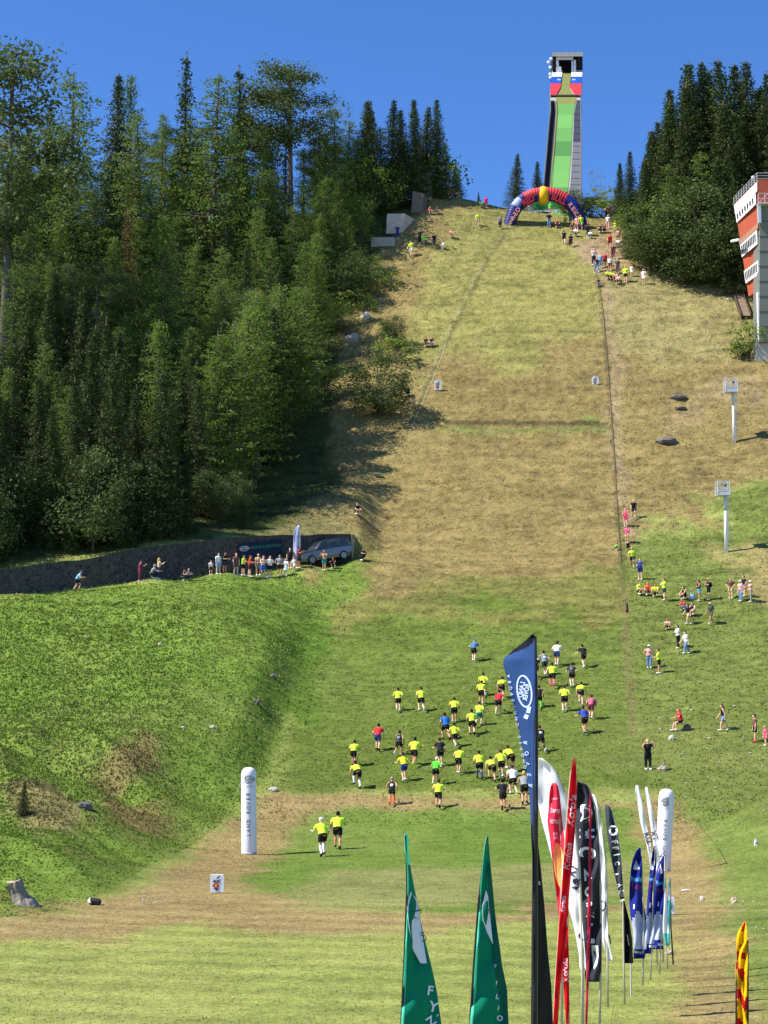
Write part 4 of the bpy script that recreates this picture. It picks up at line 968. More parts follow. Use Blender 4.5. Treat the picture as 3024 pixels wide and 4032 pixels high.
s.build('start_gate_frame', FRM, ir)
s = MB(); s.hexa([hp(2175, 222, -.6), hp(2295, 222, -.6), hp(2295, 222, 4.6), hp(2175, 222, 4.6), hp(2175, 206, -.6), hp(2295, 206, -.6), hp(2295, 206, 4.6), hp(2175, 206, 4.6)]); s.build('roof', mat('grey_roof_edge', (.42, .41, .40), .8, var=.25, scale=2), ir)
for (cx, cy) in [(2170, 232), (2160, 245), (2167, 265), (2167, 292), (2168, 305)]:
    s = MB(); s.ell(hp(cx, cy, -.2), (.32, .2, .30), 8, 5); s.build('white_dish', WHITE, ir)
s = MB(); s.tube([hp(2296, 240, 0), hp(2303, 243, 0)], .06, 5); s.build('right_bracket', STEEL, ir)
for dy, px in ((265, 2225), (244, 2215)):
    pz = CAM_H + 0; c = P(px, 500, dy); top_z = 74 + .73*(dy-222) - 1.2
    s = MB(); s.box((c.x, dy, (top_z+hz(c.x, dy))/2), (2.6, 1.2, top_z-hz(c.x, dy)+1)); s.build('support_pier', CONC, ir)
# take-off table with its white lip
s = MB(); tY = 216.
def tp(px, py, d=0): return P(px, py, tY+d)
s.hexa([tp(2100, 828), tp(2208, 826), tp(2208, 826, 5), tp(2100, 828, 5), tp(2099, 792), tp(2236, 792), tp(2236, 790, 6), tp(2099, 790, 6)]); s.build('takeoff_table', mat('dark_green_mat', lin((58, 150, 72)), .8, var=.15, scale=1), ir)
s = MB(); s.hexa([tp(2100, 838, -.1), tp(2210, 831, -.1), tp(2210, 831, .3), tp(2100, 838, .3), tp(2100, 829, -.1), tp(2210, 824, -.1), tp(2210, 824, .3), tp(2100, 829, .3)]); s.build('white_lip', WHITE, ir)
s = MB(); s.hexa([tp(2062, 838, .2), tp(2099, 838, .2), tp(2099, 838, 2), tp(2062, 838, 2), tp(2064, 806, .2), tp(2098, 806, .2), tp(2098, 806, 2), tp(2064, 806, 2)]); s.build('side_block', CONC, ir)

# --- SUV parked before the wall
cw = P(1186, 2228, 137.2); cr_ = P(1345, 2200, 140.0)
car = thing('parked_car', 'silver grey off-road estate car parked on the terrace before the stone wall', 'car')
CARP = mat('silver_grey_paint', (.10, .112, .125), .28, .55, var=.03, spec=.6, coat=.6); GLS = mat('tinted_glass', (.02, .028, .032), .08, var=.05, spec=.8); TYR = mat('tyre_rubber', (.02, .02, .02), .9); RIM = mat('alloy_rim', (.22, .22, .23), .35, .6)
def xsec(x, z0, zb, zr, wb_, wr):
    return [(x, -wb_*.96, z0), (x, -wb_, z0+.25), (x, -wb_, zb-.12), (x, -wb_*.97, zb), (x, -wr, zr-.03), (x, -wr*.85, zr), (x, wr*.85, zr), (x, wr, zr-.03), (x, wb_*.97, zb), (x, wb_, zb-.12), (x, wb_, z0+.25), (x, wb_*.96, z0)]
prof_ = [(-2.42, .45, .78, .80, .80, .70), (-2.36, .32, 1.00, 1.02, .90, .82), (-1.9, .30, 1.10, 1.13, .97, .85), (-1.25, .30, 1.16, 1.20, .98, .84), (-.95, .30, 1.17, 1.30, .98, .80), (-.35, .30, 1.18, 1.74, .98, .68), (.2, .30, 1.19, 1.84, .98, .70), (1.2, .30, 1.20, 1.87, .98, .70), (2.0, .30, 1.20, 1.83, .97, .68), (2.25, .34, 1.18, 1.5, .95, .74), (2.42, .45, 1.10, 1.16, .92, .80)]
s = MB(); vs = []; 
for r_ in prof_: vs += xsec(*r_)
n_ = 12; fs = [(i*n_+j, (i+1)*n_+j, (i+1)*n_+(j+1) % n_, i*n_+(j+1) % n_) for i in range(len(prof_)-1) for j in range(n_)] + [tuple(range(n_-1, -1, -1)), tuple(range((len(prof_)-1)*n_, len(prof_)*n_))][::-1]
s.add(vs, fs); body = s.build('body', CARP, car, frame=False)
bm_ = body.modifiers.new('bevel', 'BEVEL'); bm_.width = .03; bm_.segments = 2; bm_.limit_method = 'ANGLE'
def panel(nm, pts, m_, par=car):
    s = MB(); c = sum((Vector(p) for p in pts), Vector())/len(pts); nrm = (Vector(pts[1])-Vector(pts[0])).cross(Vector(pts[2])-Vector(pts[0])).normalized()
    if nrm.dot(c-Vector((0, 0, 1.0))) < 0: nrm = -nrm
    k_ = len(pts); f_ = [Vector(p)+nrm*.012 for p in pts]; g_ = [Vector(p)-nrm*.02 for p in pts]
    s.add(f_+g_, [tuple(range(k_)), tuple(range(2*k_-1, k_-1, -1))]+[(i, (i+1) % k_, k_+(i+1) % k_, k_+i) for i in range(k_)]); return s.build(nm, m_, par, frame=False)
panel('windscreen', [(-.95, -.74, 1.27), (-.95, .74, 1.27), (-.38, .62, 1.72), (-.38, -.62, 1.72)], GLS)
panel('rear_window', [(2.24, -.66, 1.48), (2.24, .66, 1.48), (2.03, .6, 1.78), (2.03, -.6, 1.78)], GLS)
for sy in (-1, 1):
    for (xa, xb) in ((-.75, .2), (.28, 1.12), (1.2, 1.95)):
        ta, tb = (max(xa, -.3), xb) ; panel('side_window', [(xa, sy*.955, 1.22), (xb, sy*.955, 1.22), (tb, sy*.72, 1.74), (ta, sy*.72, 1.70)], GLS)
    s = MB(); s.ell((-.72, sy*1.08, 1.22), (.1, .12, .09), 8, 5); s.build('wing_mirror', BLACK, car, frame=False)
    panel('headlight', [(-2.385, sy*.55, .84), (-2.37, sy*.86, .84), (-2.36, sy*.86, .98), (-2.375, sy*.55, .98)], mat('clear_lamp', (.7, .72, .75), .1))
    s = MB(); s.box((2.4, sy*.82, 1.0), (.06, .16, .3)); s.build('tail_light', mat('red_lamp', (.35, .02, .02), .3), car, frame=False)
    for x_ in (-1.45, 1.45):
        s = MB(); t_ = [(x_, sy*y_, .39) for y_ in (.74, .78, .97, 1.0)]; s.tube(t_, [.33, .39, .39, .33], 20, side=(1, 0, 0)); wl = s.build('wheel', TYR, car, frame=False)
        s = MB(); s.tube([(x_, sy*.99, .39), (x_, sy*1.012, .39)], [.26, .25], 16, side=(1, 0, 0)); s.build('rim', RIM, wl, frame=False)
panel('grille', [(-2.40, -.48, .72), (-2.40, .48, .72), (-2.372, .48, .95), (-2.372, -.48, .95)], BLACK)
panel('number_plate', [(-2.44, -.26, .56), (-2.44, .26, .56), (-2.43, .26, .67), (-2.43, -.26, .67)], WHITE)
s = MB()
for sy in (-.66, .66): s.tube([(-.2, sy, 1.86), (1.9, sy, 1.90)], .025, 6)
s.build('roof_rails', BLACK, car, frame=False)
fx_, rx_ = P(1204, 2226, 137.0), P(1324, 2199, 138.6)
d_ = rx_-fx_; car.location = (fx_+rx_)/2 + Vector((.2, .75, -.02))
car.rotation_euler = (0, -math.atan2(d_.z, math.hypot(d_.x, d_.y))*.75, math.atan2(d_.y, d_.x)-.10)
_sc = math.hypot(d_.x, d_.y)/2.9; car.scale = (_sc*1.0,)*3
# ================================================================== PEOPLE
def fkd(base, d, L): return base + d*L
def pose_points(lean=8, thigh=(0, 0), shin=(0, 0), arm=((-5, 5), (-5, 5)), abd=(.10, .10), head=0, hipz=None, foot=(0, 0), spread=.09, inw=(0, 0)):
    """angles in degrees, forward positive, in the body's y-z plane; arm = (upper, fore) per side; 0 hangs down"""
    u = Vector((0, sin(R(lean)), cos(R(lean)))); J = {}
    J['pel'] = Vector((0, 0, 0)); J['waist'] = u*.13; J['chest'] = u*.33 + Vector((0, .01, 0)); J['sh'] = u*.47; J['neck'] = u*.53
    hu = Vector((0, sin(R(lean*.5+head)), cos(R(lean*.5+head)))); J['head'] = J['neck'] + hu*.155; J['hu'] = hu
    for i, sx in enumerate((-1, 1)):
        h = Vector((sx*spread, 0, -.03)); a, b = thigh[i], shin[i]
        k = h + Vector((sx*.02, sin(R(a)), -cos(R(a))))*.43; an = k + Vector((0, sin(R(b)), -cos(R(b))))*.42
        f = R(foot[i]); toe = an + Vector((sx*.02, cos(f), sin(f)))*.17 + Vector((0, 0, -.05)); heel = an + Vector((0, -cos(f)*.06, -sin(f)*.06-.05))
        s = J['sh'] + Vector((sx*.185, 0, -.02)); up, fo = arm[i]
        dA = Vector((sx*abd[i], sin(R(up)), -cos(R(up)))).normalized(); dF = Vector((-sx*inw[i], sin(R(fo)), -cos(R(fo)))).normalized()
        e = s + dA*.29; w = e + dF*.25
        J[i] = dict(hip=h, knee=k, ank=an, toe=toe, heel=heel, sh=s, el=e, wr=w, dF=dF, sx=sx)
    low = min(min(J[i]['toe'].z, J[i]['heel'].z, J['pel'].z-.12) for i in (0, 1)) - .035
    off = Vector((0, 0, -low))
    J['off'] = off; return J
def make_pose(J):
    o = J['off']; g = lambda p: p + o
    X = (1, 0, 0)
    def torso(b, grow, z0='pel', top=True):
        grow = grow*1.7 if z0 != 'pel' else grow
        pts = [g(J['pel']-(J['chest']-J['pel'])*.25), g(J['pel']), g(J['waist']), g(J['chest']), g(J['sh'])]; rr_ = [(.12+grow, .085+grow), (.165+grow, .115+grow), (.14+grow, .10+grow), (.168+grow, .115+grow), (.165+grow, .085+grow)]
        if z0 != 'pel': pts, rr_ = pts[1:], [(.155+grow, .112+grow)]+rr_[2:]
        b.tube(pts, rr_, 12, side=X)
        b.tube([g(J['sh']), g(J['neck'])], [(.12+grow, .075+grow), (.06, .06)], 10, side=X)
    body = MB(); torso(body, 0)
    body.tube([g(J['sh']), g(J['neck']), g(J['head'])], [.062, .055, .05], 8, side=X)
    hq = J['hu'].to_track_quat('Z', 'Y').to_matrix(); hd = g(J['head'])
    hr = Matrix((Vector((1, 0, 0)), J['hu'].cross(Vector((1, 0, 0))), J['hu'])).transposed()
    body.ell(hd, (.076, .096, .118), 12, 9, hr); body.ell(hd+hr@Vector((0, .05, -.045)), (.055, .055, .06), 10, 7, hr)
    body.ell(hd+hr@Vector((0, .102, -.015)), (.015, .02, .025), 6, 5, hr)
    for sx in (-1, 1): body.ell(hd+hr@Vector((sx*.078, -.005, -.01)), (.014, .022, .034), 6, 5, hr)
    for i in (0, 1):
        j = J[i]
        body.tube([g(j['hip']), g(j['hip'].lerp(j['knee'], .4)), g(j['knee']), g(j['knee'].lerp(j['ank'], .3)), g(j['knee'].lerp(j['ank'], .7)), g(j['ank'])], [.09, .083, .055, .06, .046, .038], 10, side=X)
        body.tube([g(j['heel']+Vector((0, 0, .02))), g(j['ank']), g(j['toe'])], [.04, .045, .032], 8, side=X)
        body.tube([g(J['sh'].lerp(j['sh'], .6)), g(j['sh']), g(j['sh'].lerp(j['el'], .4)), g(j['el']), g(j['el'].lerp(j['wr'], .3)), g(j['wr'])], [.06, .058, .05, .04, .042, .028], 9)
        w = j['wr']; d = j['dF']; sd = Vector((j['sx'], 0, 0)); sd = (sd-d*sd.dot(d)).normalized(); nn = d.cross(sd)*j['sx']
        pal = w + d*.085
        body.tube([g(w), g(w+d*.03), g(pal)], [(.028, .022), (.036, .018), (.042, .016)], 8, side=tuple(nn.cross(d)))
        for q in range(4):
            r0 = pal + nn.cross(d).normalized()*(-.030+.020*q); L_ = [.072, .082, .076, .060][q]; cu = nn*(.012+.006*q)*(-1)
            body.tube([g(r0-d*.01), g(r0+d*L_*.5+cu*.4), g(r0+d*L_+cu*1.6)], [.011, .010, .008], 6)
        th = w + d*.03 + nn.cross(d).normalized()*(-.035*j['sx'])
        body.tube([g(w+d*.02), g(th+d*.01), g(th+d*.05+nn.cross(d).normalized()*(-.018*j['sx']))], [.014, .012, .010], 6)
    M = {}
    M['body'] = (body, .0095)
    ts = MB(); torso(ts, .016, 'waist')
    for i in (0, 1):
        j = J[i]; ts.tube([g(J['sh'].lerp(j['sh'], .5)), g(j['sh']), g(j['sh'].lerp(j['el'], .62))], [.07, .074, .068], 9)
    M['tshirt'] = (ts, .02)
    ls = MB(); torso(ls, .018, 'waist')
    for i in (0, 1):
        j = J[i]; ls.tube([g(J['sh'].lerp(j['sh'], .5)), g(j['sh']), g(j['el']), g(j['wr'])], [.07, .074, .058, .042], 9)
    M['jacket'] = (ls, .02)
    vt = MB(); torso(vt, .014, 'waist'); M['vest'] = (vt, .02)
    def legs(frac, r0, r1, grow):
        b = MB(); pts = [g(J['pel']-(J['chest']-J['pel'])*.22), g(J['pel']), g(J['waist'].lerp(J['pel'], .4))]
        b.tube(pts, [(.135+grow, .10+grow), (.172+grow, .122+grow), (.15+grow, .112+grow)], 12, side=X)
        for i in (0, 1):
            j = J[i]
            if frac <= 1: b.tube([g(j['hip']), g(j['hip'].lerp(j['knee'], .5*frac)), g(j['hip'].lerp(j['knee'], frac))], [r0, r0*.98, r1], 10, side=X)
            else:
                e = j['knee'].lerp(j['ank'], frac-1); b.tube([g(j['hip']), g(j['hip'].lerp(j['knee'], .5)), g(j['knee']), g(j['knee'].lerp(e, .4)), g(e)], [r0, r0*.95, r1, r1, r1*.75], 10, side=X)
        return b
    M['shorts'] = (legs(.68, .108, .102, .012), .02); M['tight_shorts'] = (legs(.5, .098, .092, .006), .02)
    M['trousers'] = (legs(1.92, .106, .076, .012), .02)
    sk = MB(); 
    e0 = (J[0]['knee']+J[1]['knee'])/2; sk.tube([g(J['waist'].lerp(J['pel'], .3)), g(J['pel']), g(J['pel'].lerp(e0, .8))], [(.15, .115), (.185, .14), (.23, .19)], 14, side=X); M['skirt'] = (sk, .02)
    so = MB(); sh_ = []
    for i in (0, 1):
        j = J[i]; so.tube([g(j['knee'].lerp(j['ank'], .08)), g(j['knee'].lerp(j['ank'], .3)), g(j['knee'].lerp(j['ank'], .7)), g(j['ank'])], [.064, .068, .053, .046], 9, side=X)
    M['calf_sleeves'] = (so, .015)
    for i in (0, 1):
        j = J[i]; cb_ = MB(); cb_.tube([g(j['knee'].lerp(j['ank'], .08)), g(j['knee'].lerp(j['ank'], .3)), g(j['knee'].lerp(j['ank'], .7)), g(j['ank'])], [.064, .068, .053, .046], 9, side=X); M['calf_sleeve%d' % i] = (cb_, .015)
    for i, nm in ((0, 'shoe_a'), (1, 'shoe_b')):
        j = J[i]; b = MB(); b.tube([g(j['heel']+Vector((0, -.02, .025))), g(j['heel']+Vector((0, .01, .035))), g(j['ank'].lerp(j['toe'], .45)), g(j['toe']), g(j['toe']+(j['toe']-j['heel'])*.12)], [.03, .05, .052, .042, .022], 9, side=X); M[nm] = (b, .015)
    hb = MB(); hb.ell(hd+hr@Vector((0, -.014, .022)), (.086, .098, .108), 12, 8, hr); hb.ell(hd+hr@Vector((0, -.03, -.02)), (.08, .08, .07), 10, 6, hr); M['hair'] = (hb, 0)
    lh = MB(); lh.ell(hd+hr@Vector((0, -.014, .022)), (.088, .10, .108), 12, 8, hr); lh.tube([hd+hr@Vector((0, -.04, .03)), hd+hr@Vector((0, -.085, -.09)), hd+hr@Vector((0, -.09, -.24)), hd+hr@Vector((0, -.08, -.33))], [(.08, .05), (.085, .045), (.075, .035), (.03, .02)], 10, side=X); M['long_hair'] = (lh, 0)
    cb = MB(); cb.ell(hd+hr@Vector((0, -.006, .03)), (.09, .108, .10), 12, 8, hr, zmin=-.2); cb.ell(hd+hr@Vector((0, .115, .03)), (.07, .08, .012), 10, 4, hr); M['cap'] = (cb, 0)
    ht = MB(); ht.ell(hd+hr@Vector((0, -.006, .03)), (.09, .108, .105), 12, 8, hr, zmin=-.2); ht.ell(hd+hr@Vector((0, 0, .03)), (.17, .18, .014), 14, 4, hr); M['sun_hat'] = (ht, 0)
    bp = MB(); c = g(J['chest']) ; up_ = (J['sh']-J['pel']).normalized(); bk = up_.cross(Vector((1, 0, 0))); bk = bk if bk.y < 0 else -bk
    bp.tube([c-up_*.22+bk*.2, c-up_*.1+bk*.22, c+up_*.12+bk*.2, c+up_*.18+bk*.17], [(.12, .06), (.15, .085), (.14, .075), (.09, .04)], 10, side=X); M['backpack'] = (bp, .02)
    nb = MB(); c = g(J['chest'].lerp(J['waist'], .25)); 
    q_ = [c+bk*(.128)+Vector((x*.085, 0, 0))+up_*y for x, y in ((-1, -.09), (1, -.09), (1, .07), (-1, .07))]; r_ = [p+bk*.006 for p in q_]
    nb.hexa([q_[0], q_[1], r_[1], r_[0], q_[3], q_[2], r_[2], r_[3]]); M['back_print'] = (nb, 0)
    ph = MB(); w = g((J[0]['wr']+J[1]['wr'])/2)+J[1]['dF']*.12; ph.box(w, (.15, .015, .075)); M['phone'] = (ph, 0)
    return M
POSES = {
 'run_a': dict(lean=24, thigh=(52, -12), shin=(-18, -58), arm=((-45, 40), (25, 105)), abd=(.32, .32), foot=(0, -45), head=-4),
 'run_b': dict(lean=20, thigh=(-18, 46), shin=(-58, -18), arm=((25, 105), (-45, 40)), abd=(.32, .32), foot=(-45, 0), head=-4),
 'run_c': dict(lean=30, thigh=(34, 2), shin=(-12, -30), arm=((-28, 55), (12, 90)), abd=(.38, .38), foot=(0, -25), head=-10),
 'run_d': dict(lean=30, thigh=(2, 34), shin=(-30, -12), arm=((12, 90), (-28, 55)), abd=(.38, .38), foot=(-25, 0), head=-10),
 'climb': dict(lean=58, thigh=(62, 10), shin=(-8, -22), arm=((-2, 18), (28, 40)), abd=(.25, .25), foot=(0, -15), head=-12),
 'walk': dict(lean=8, thigh=(24, -14), shin=(4, -26), arm=((-18, 0), (20, 38)), abd=(.16, .16), foot=(0, -12)),
 'stand': dict(lean=2, thigh=(3, -3), shin=(1, -5), arm=((-3, 8), (3, 12)), abd=(.14, .14)),
 'photo': dict(lean=2, thigh=(4, -4), shin=(1, -6), arm=((38, 132), (38, 132)), abd=(.25, .25), inw=(.42, .42)),
 'clap': dict(lean=4, thigh=(3, -3), shin=(1, -5), arm=((18, 92), (18, 98)), abd=(.2, .2), inw=(.45, .45)),
 'akimbo': dict(lean=2, thigh=(4, -4), shin=(1, -6), arm=((-12, 30), (-12, 30)), abd=(.75, .75), inw=(.8, .8)),
 'head': dict(lean=0, thigh=(4, -4), shin=(1, -6), arm=((60, 175), (60, 175)), abd=(.7, .7), inw=(.5, .5)),
 'sit': dict(lean=12, thigh=(118, 112), shin=(-38, -32), arm=((35, 62), (35, 66)), abd=(.15, .15), spread=.11, inw=(.1, .1)),
 'perch': dict(lean=14, thigh=(76, 70), shin=(-6, 12), arm=((40, 120), (30, 80)), abd=(.15, .15), spread=.11, inw=(.2, .2)),
 'squat': dict(lean=26, thigh=(112, 98), shin=(-50, -40), arm=((48, 96), (45, 90)), abd=(.2, .2), spread=.12, foot=(0, 0)),
}
_pm = {}
def finish(name, mb, vox):
    me = mb.mesh(name)
    if vox:
        o = bpy.data.objects.new('tmp', me); col.objects.link(o)
        m = o.modifiers.new('r', 'REMESH'); m.mode = 'VOXEL'; m.voxel_size = vox; m.use_smooth_shade = True
        s = o.modifiers.new('s', 'SMOOTH'); s.iterations = 2; s.factor = .5
        if vox > .012: s.iterations = 4
        dg = bpy.context.evaluated_depsgraph_get(); dg.update(); ne = bpy.data.meshes.new_from_object(o.evaluated_get(dg)); ne.name = name
        bpy.data.objects.remove(o); me = ne
    me.polygons.foreach_set('use_smooth', [True]*len(me.polygons))
    return me
def piece(pose, kind):
    if pose not in _pm: _pm[pose] = (make_pose(pose_points(**POSES[pose])), {})
    M, done = _pm[pose]
    if kind not in done:
        done[kind] = finish(kind, M[kind][0], M[kind][1]); done[kind].materials.append(cloth(128, 128, 128))
    return done[kind]
SKINS = [mat('skin', lin(c), .6, var=.08) for c in ((222, 172, 140), (205, 150, 118), (232, 188, 158), (190, 135, 105))]
C = dict(y=(212, 255, 60), yd=(214, 226, 40), g=(90, 235, 60), k=(26, 26, 30), dk=(58, 56, 60), gr=(140, 146, 152), w=(240, 240, 242), r=(225, 40, 50), o=(240, 96, 60), pk=(250, 90, 130), lp=(238, 170, 160), b=(30, 110, 200),
         nb=(40, 60, 120), db=(50, 70, 160), lb=(130, 180, 235), sb=(70, 110, 160), m=(120, 40, 60), br=(110, 80, 70), be=(205, 180, 140), j=(110, 140, 180), te=(20, 130, 125), kh=(150, 145, 125), dg=(60, 80, 70), mg=(225, 30, 120), ol=(90, 95, 70), rs=(190, 90, 110), hb=(60, 40, 30), hk=(25, 20, 18), hy=(200, 165, 100), hg=(170, 170, 172), hr=(190, 90, 40))
prg = random.Random(9)
NP = [0]
def person(px, py, pose, face, outfit, label, group=None, scale=1.0, Y=None):
    """outfit: 'top:colour bottom:colour ...'; face = heading in degrees, 0 looks up the hill"""
    p = hit(px, py) if Y is None else P(px, py, Y)
    if Y is not None: p.z = hz(p.x, p.y)
    H = scale*prg.uniform(.96, 1.03)
    t = thing('person', label, 'person', (p.x, p.y, p.z-.02), R(-face), group); t.scale = (H*1.14, H*1.1, H)
    link('body', piece(pose, 'body'), t, prg.choice(SKINS))
    NP[0] += 1
    shoes = 'w'
    for it in outfit.split():
        k, c = it.split(':')
        if k == 'shoes': shoes = c; continue
        nm = {'t': 'tshirt', 'j': 'jacket', 'v': 'vest', 's': 'shorts', 'ts': 'tight_shorts', 'tr': 'trousers', 'sk': 'skirt', 'cs': 'calf_sleeves', 'h': 'hair', 'lh': 'long_hair', 'cap': 'cap', 'hat': 'sun_hat', 'bp': 'backpack', 'pr': 'back_print', 'ph': 'phone'}[k]
        if nm == 'calf_sleeves':
            for i_ in (0, 1): link('calf_sleeve', piece(pose, 'calf_sleeve%d' % i_), t, cloth(*C[c]))
            continue
        link(nm, piece(pose, nm), t, cloth(*C[c]))
    for s_ in ('shoe_a', 'shoe_b'): link('shoe', piece(pose, s_), t, cloth(*C[shoes]))
    return t
GRN = 'runners climbing the landing slope'
RUN = [
 (1568, 2800, 'run_b', 'neon yellow shirt runner, left one of the pair high on the slope', 't:y s:k h:hk'), (1659, 2802, 'run_a', 'neon yellow shirt runner, right one of the pair high on the slope', 't:y s:k h:hb'),
 (1789, 2846, 'run_d', 'neon yellow runner just above the runner in bright blue', 't:y s:k h:hb'), (1756, 2918, 'run_a', 'runner in a bright blue shirt and black shorts', 't:b s:k h:hk shoes:k'),
 (1792, 2944, 'run_b', 'broad neon yellow runner right behind the runner in bright blue', 't:y s:k h:hk'), (1487, 2958, 'run_c', 'runner in a red shirt and navy shorts', 't:r s:nb h:hk shoes:k'),
 (1570, 2975, 'run_b', 'runner in a dark grey vest and black shorts', 'v:dk s:k h:hk pr:gr'), (1630, 3016, 'run_a', 'neon yellow runner with neon socks behind the dark grey vest', 't:y s:k h:hk shoes:y'),
 (1735, 3020, 'run_d', 'runner in black shirt and black shorts between neon runners', 't:k s:k h:hb'), (1391, 3020, 'run_c', 'leftmost upright neon yellow runner on the slope', 't:y s:k h:hk shoes:k'),
 (1592, 3078, 'run_d', 'runner in a deeper yellow shirt with a printed back', 't:yd s:nb h:hb'), (1805, 3051, 'run_c', 'neon yellow runner in the middle of the field, left of the row of four', 't:y s:k h:hk'),
 (1715, 3092, 'run_d', 'runner in lime shirt with a white cap', 't:g s:k cap:w'), (1409, 3108, 'climb', 'neon yellow runner bent far forward at the left', 't:y s:k h:hk shoes:k cs:w'),
 (1543, 3171, 'run_b', 'runner with grey cap, black vest and orange red calf sleeves', 'v:k ts:k cap:gr cs:o pr:w shoes:o'), (1726, 3182, 'run_a', 'lowest neon yellow runner on the worn brown line', 't:y s:k h:hb shoes:k'),
 (1865, 2607, 'run_c', 'highest runner, in a steel blue shirt with a blue cap', 't:sb s:k cap:sb'), (1903, 2742, 'run_b', 'upper neon yellow runner of the column left of the navy banner', 't:y s:k h:hk'),
 (1895, 2777, 'run_c', 'neon yellow runner directly below the upper one left of the navy banner', 't:y s:k h:hb'), (1962, 2815, 'run_d', 'runner in an orange red shirt beside the navy banner', 't:r s:k h:hk'),
 (1975, 2756, 'climb', 'neon yellow runner bending right above the orange red shirt', 't:y s:k h:hk'), (1886, 2859, 'run_b', 'neon yellow runner with teal shorts', 't:y s:te h:hb shoes:k'),
 (1859, 2897, 'run_a', 'neon yellow runner below the one with teal shorts', 't:y s:k h:hk shoes:k'), (1889, 3070, 'run_c', 'left neon yellow runner of the lower row of four', 't:y s:k h:hk cs:nb shoes:k'),
 (1941, 3081, 'climb', 'second neon yellow runner of the lower row of four, bent', 't:y s:k h:hk shoes:k'), (1975, 3064, 'run_d', 'third neon yellow runner of the lower row of four', 't:y s:k h:hb'),
 (2015, 3043, 'climb', 'fourth neon yellow runner of the lower row, leaning right', 't:y s:k h:hb'), (2021, 3131, 'run_a', 'runner in a white shirt near the lower end of the navy banner', 't:w s:k h:hb'),
 (1981, 3186, 'run_b', 'runner in black shirt on the worn brown line', 't:k s:k h:hk shoes:k'), (2066, 3169, 'run_d', 'runner in a grey vest partly behind the navy banner', 'v:gr s:k h:hy shoes:k'),
 (2110, 2671, 'run_a', 'runner in dark grey just right of the navy banner top', 't:dk s:k h:hk'), (2146, 2659, 'run_b', 'runner in a grey and white shirt near the top of the field', 't:gr s:k h:hk pr:w'),
 (2192, 2624, 'run_c', 'runner in a plain white shirt near the top of the field', 't:w s:nb h:hk'), (2300, 2631, 'run_d', 'runner all in black near the top right of the field', 't:k s:k h:hk'),
 (2175, 2705, 'run_a', 'neon yellow runner with pink leg sleeves', 't:y s:k h:hk cs:pk shoes:pk'), (2253, 2705, 'run_d', 'runner in a dark patterned shirt right of the pink leg sleeves', 't:dk s:k h:hb pr:gr'),
 (2123, 2789, 'run_b', 'runner in black with lime green leg sleeves', 't:k s:k h:hk cs:g shoes:g'), (2224, 2804, 'run_d', 'neon yellow runner with long shadow right of the lime sleeves', 't:y s:k h:hb'),
 (2287, 2777, 'climb', 'neon yellow runner stooping next to the pink shirt', 't:y s:k h:hb'), (2327, 2832, 'run_c', 'runner in a dusty pink shirt at the right of the field', 't:rs s:m h:hb'),
 (2304, 2893, 'run_d', 'runner in a royal blue shirt at the right of the field', 't:db s:k h:hb shoes:te'), (2131, 2962, 'run_a', 'runner in black with a printed back right of the banner', 't:k s:k h:hb pr:w cs:k shoes:w'),
 (1271, 3374, 'run_d', 'last runner, neon yellow with a white cap on the outrun', 't:y s:k cap:w cs:w shoes:k'), (1329, 3345, 'run_c', 'second last neon yellow runner with dark hair on the outrun', 't:y s:k h:hk shoes:k'),
]
for px, py, po, lab, out in RUN: person(px, py, po, prg.uniform(-22, 22), out, lab, GRN, prg.uniform(.94, 1.07))
GS, GW, GT, GA, GU = 'spectators on the right slope', 'spectators on the terrace by the stone wall', 'spectators along the path near the top', 'people around the finish arch', 'people on the left ridge'
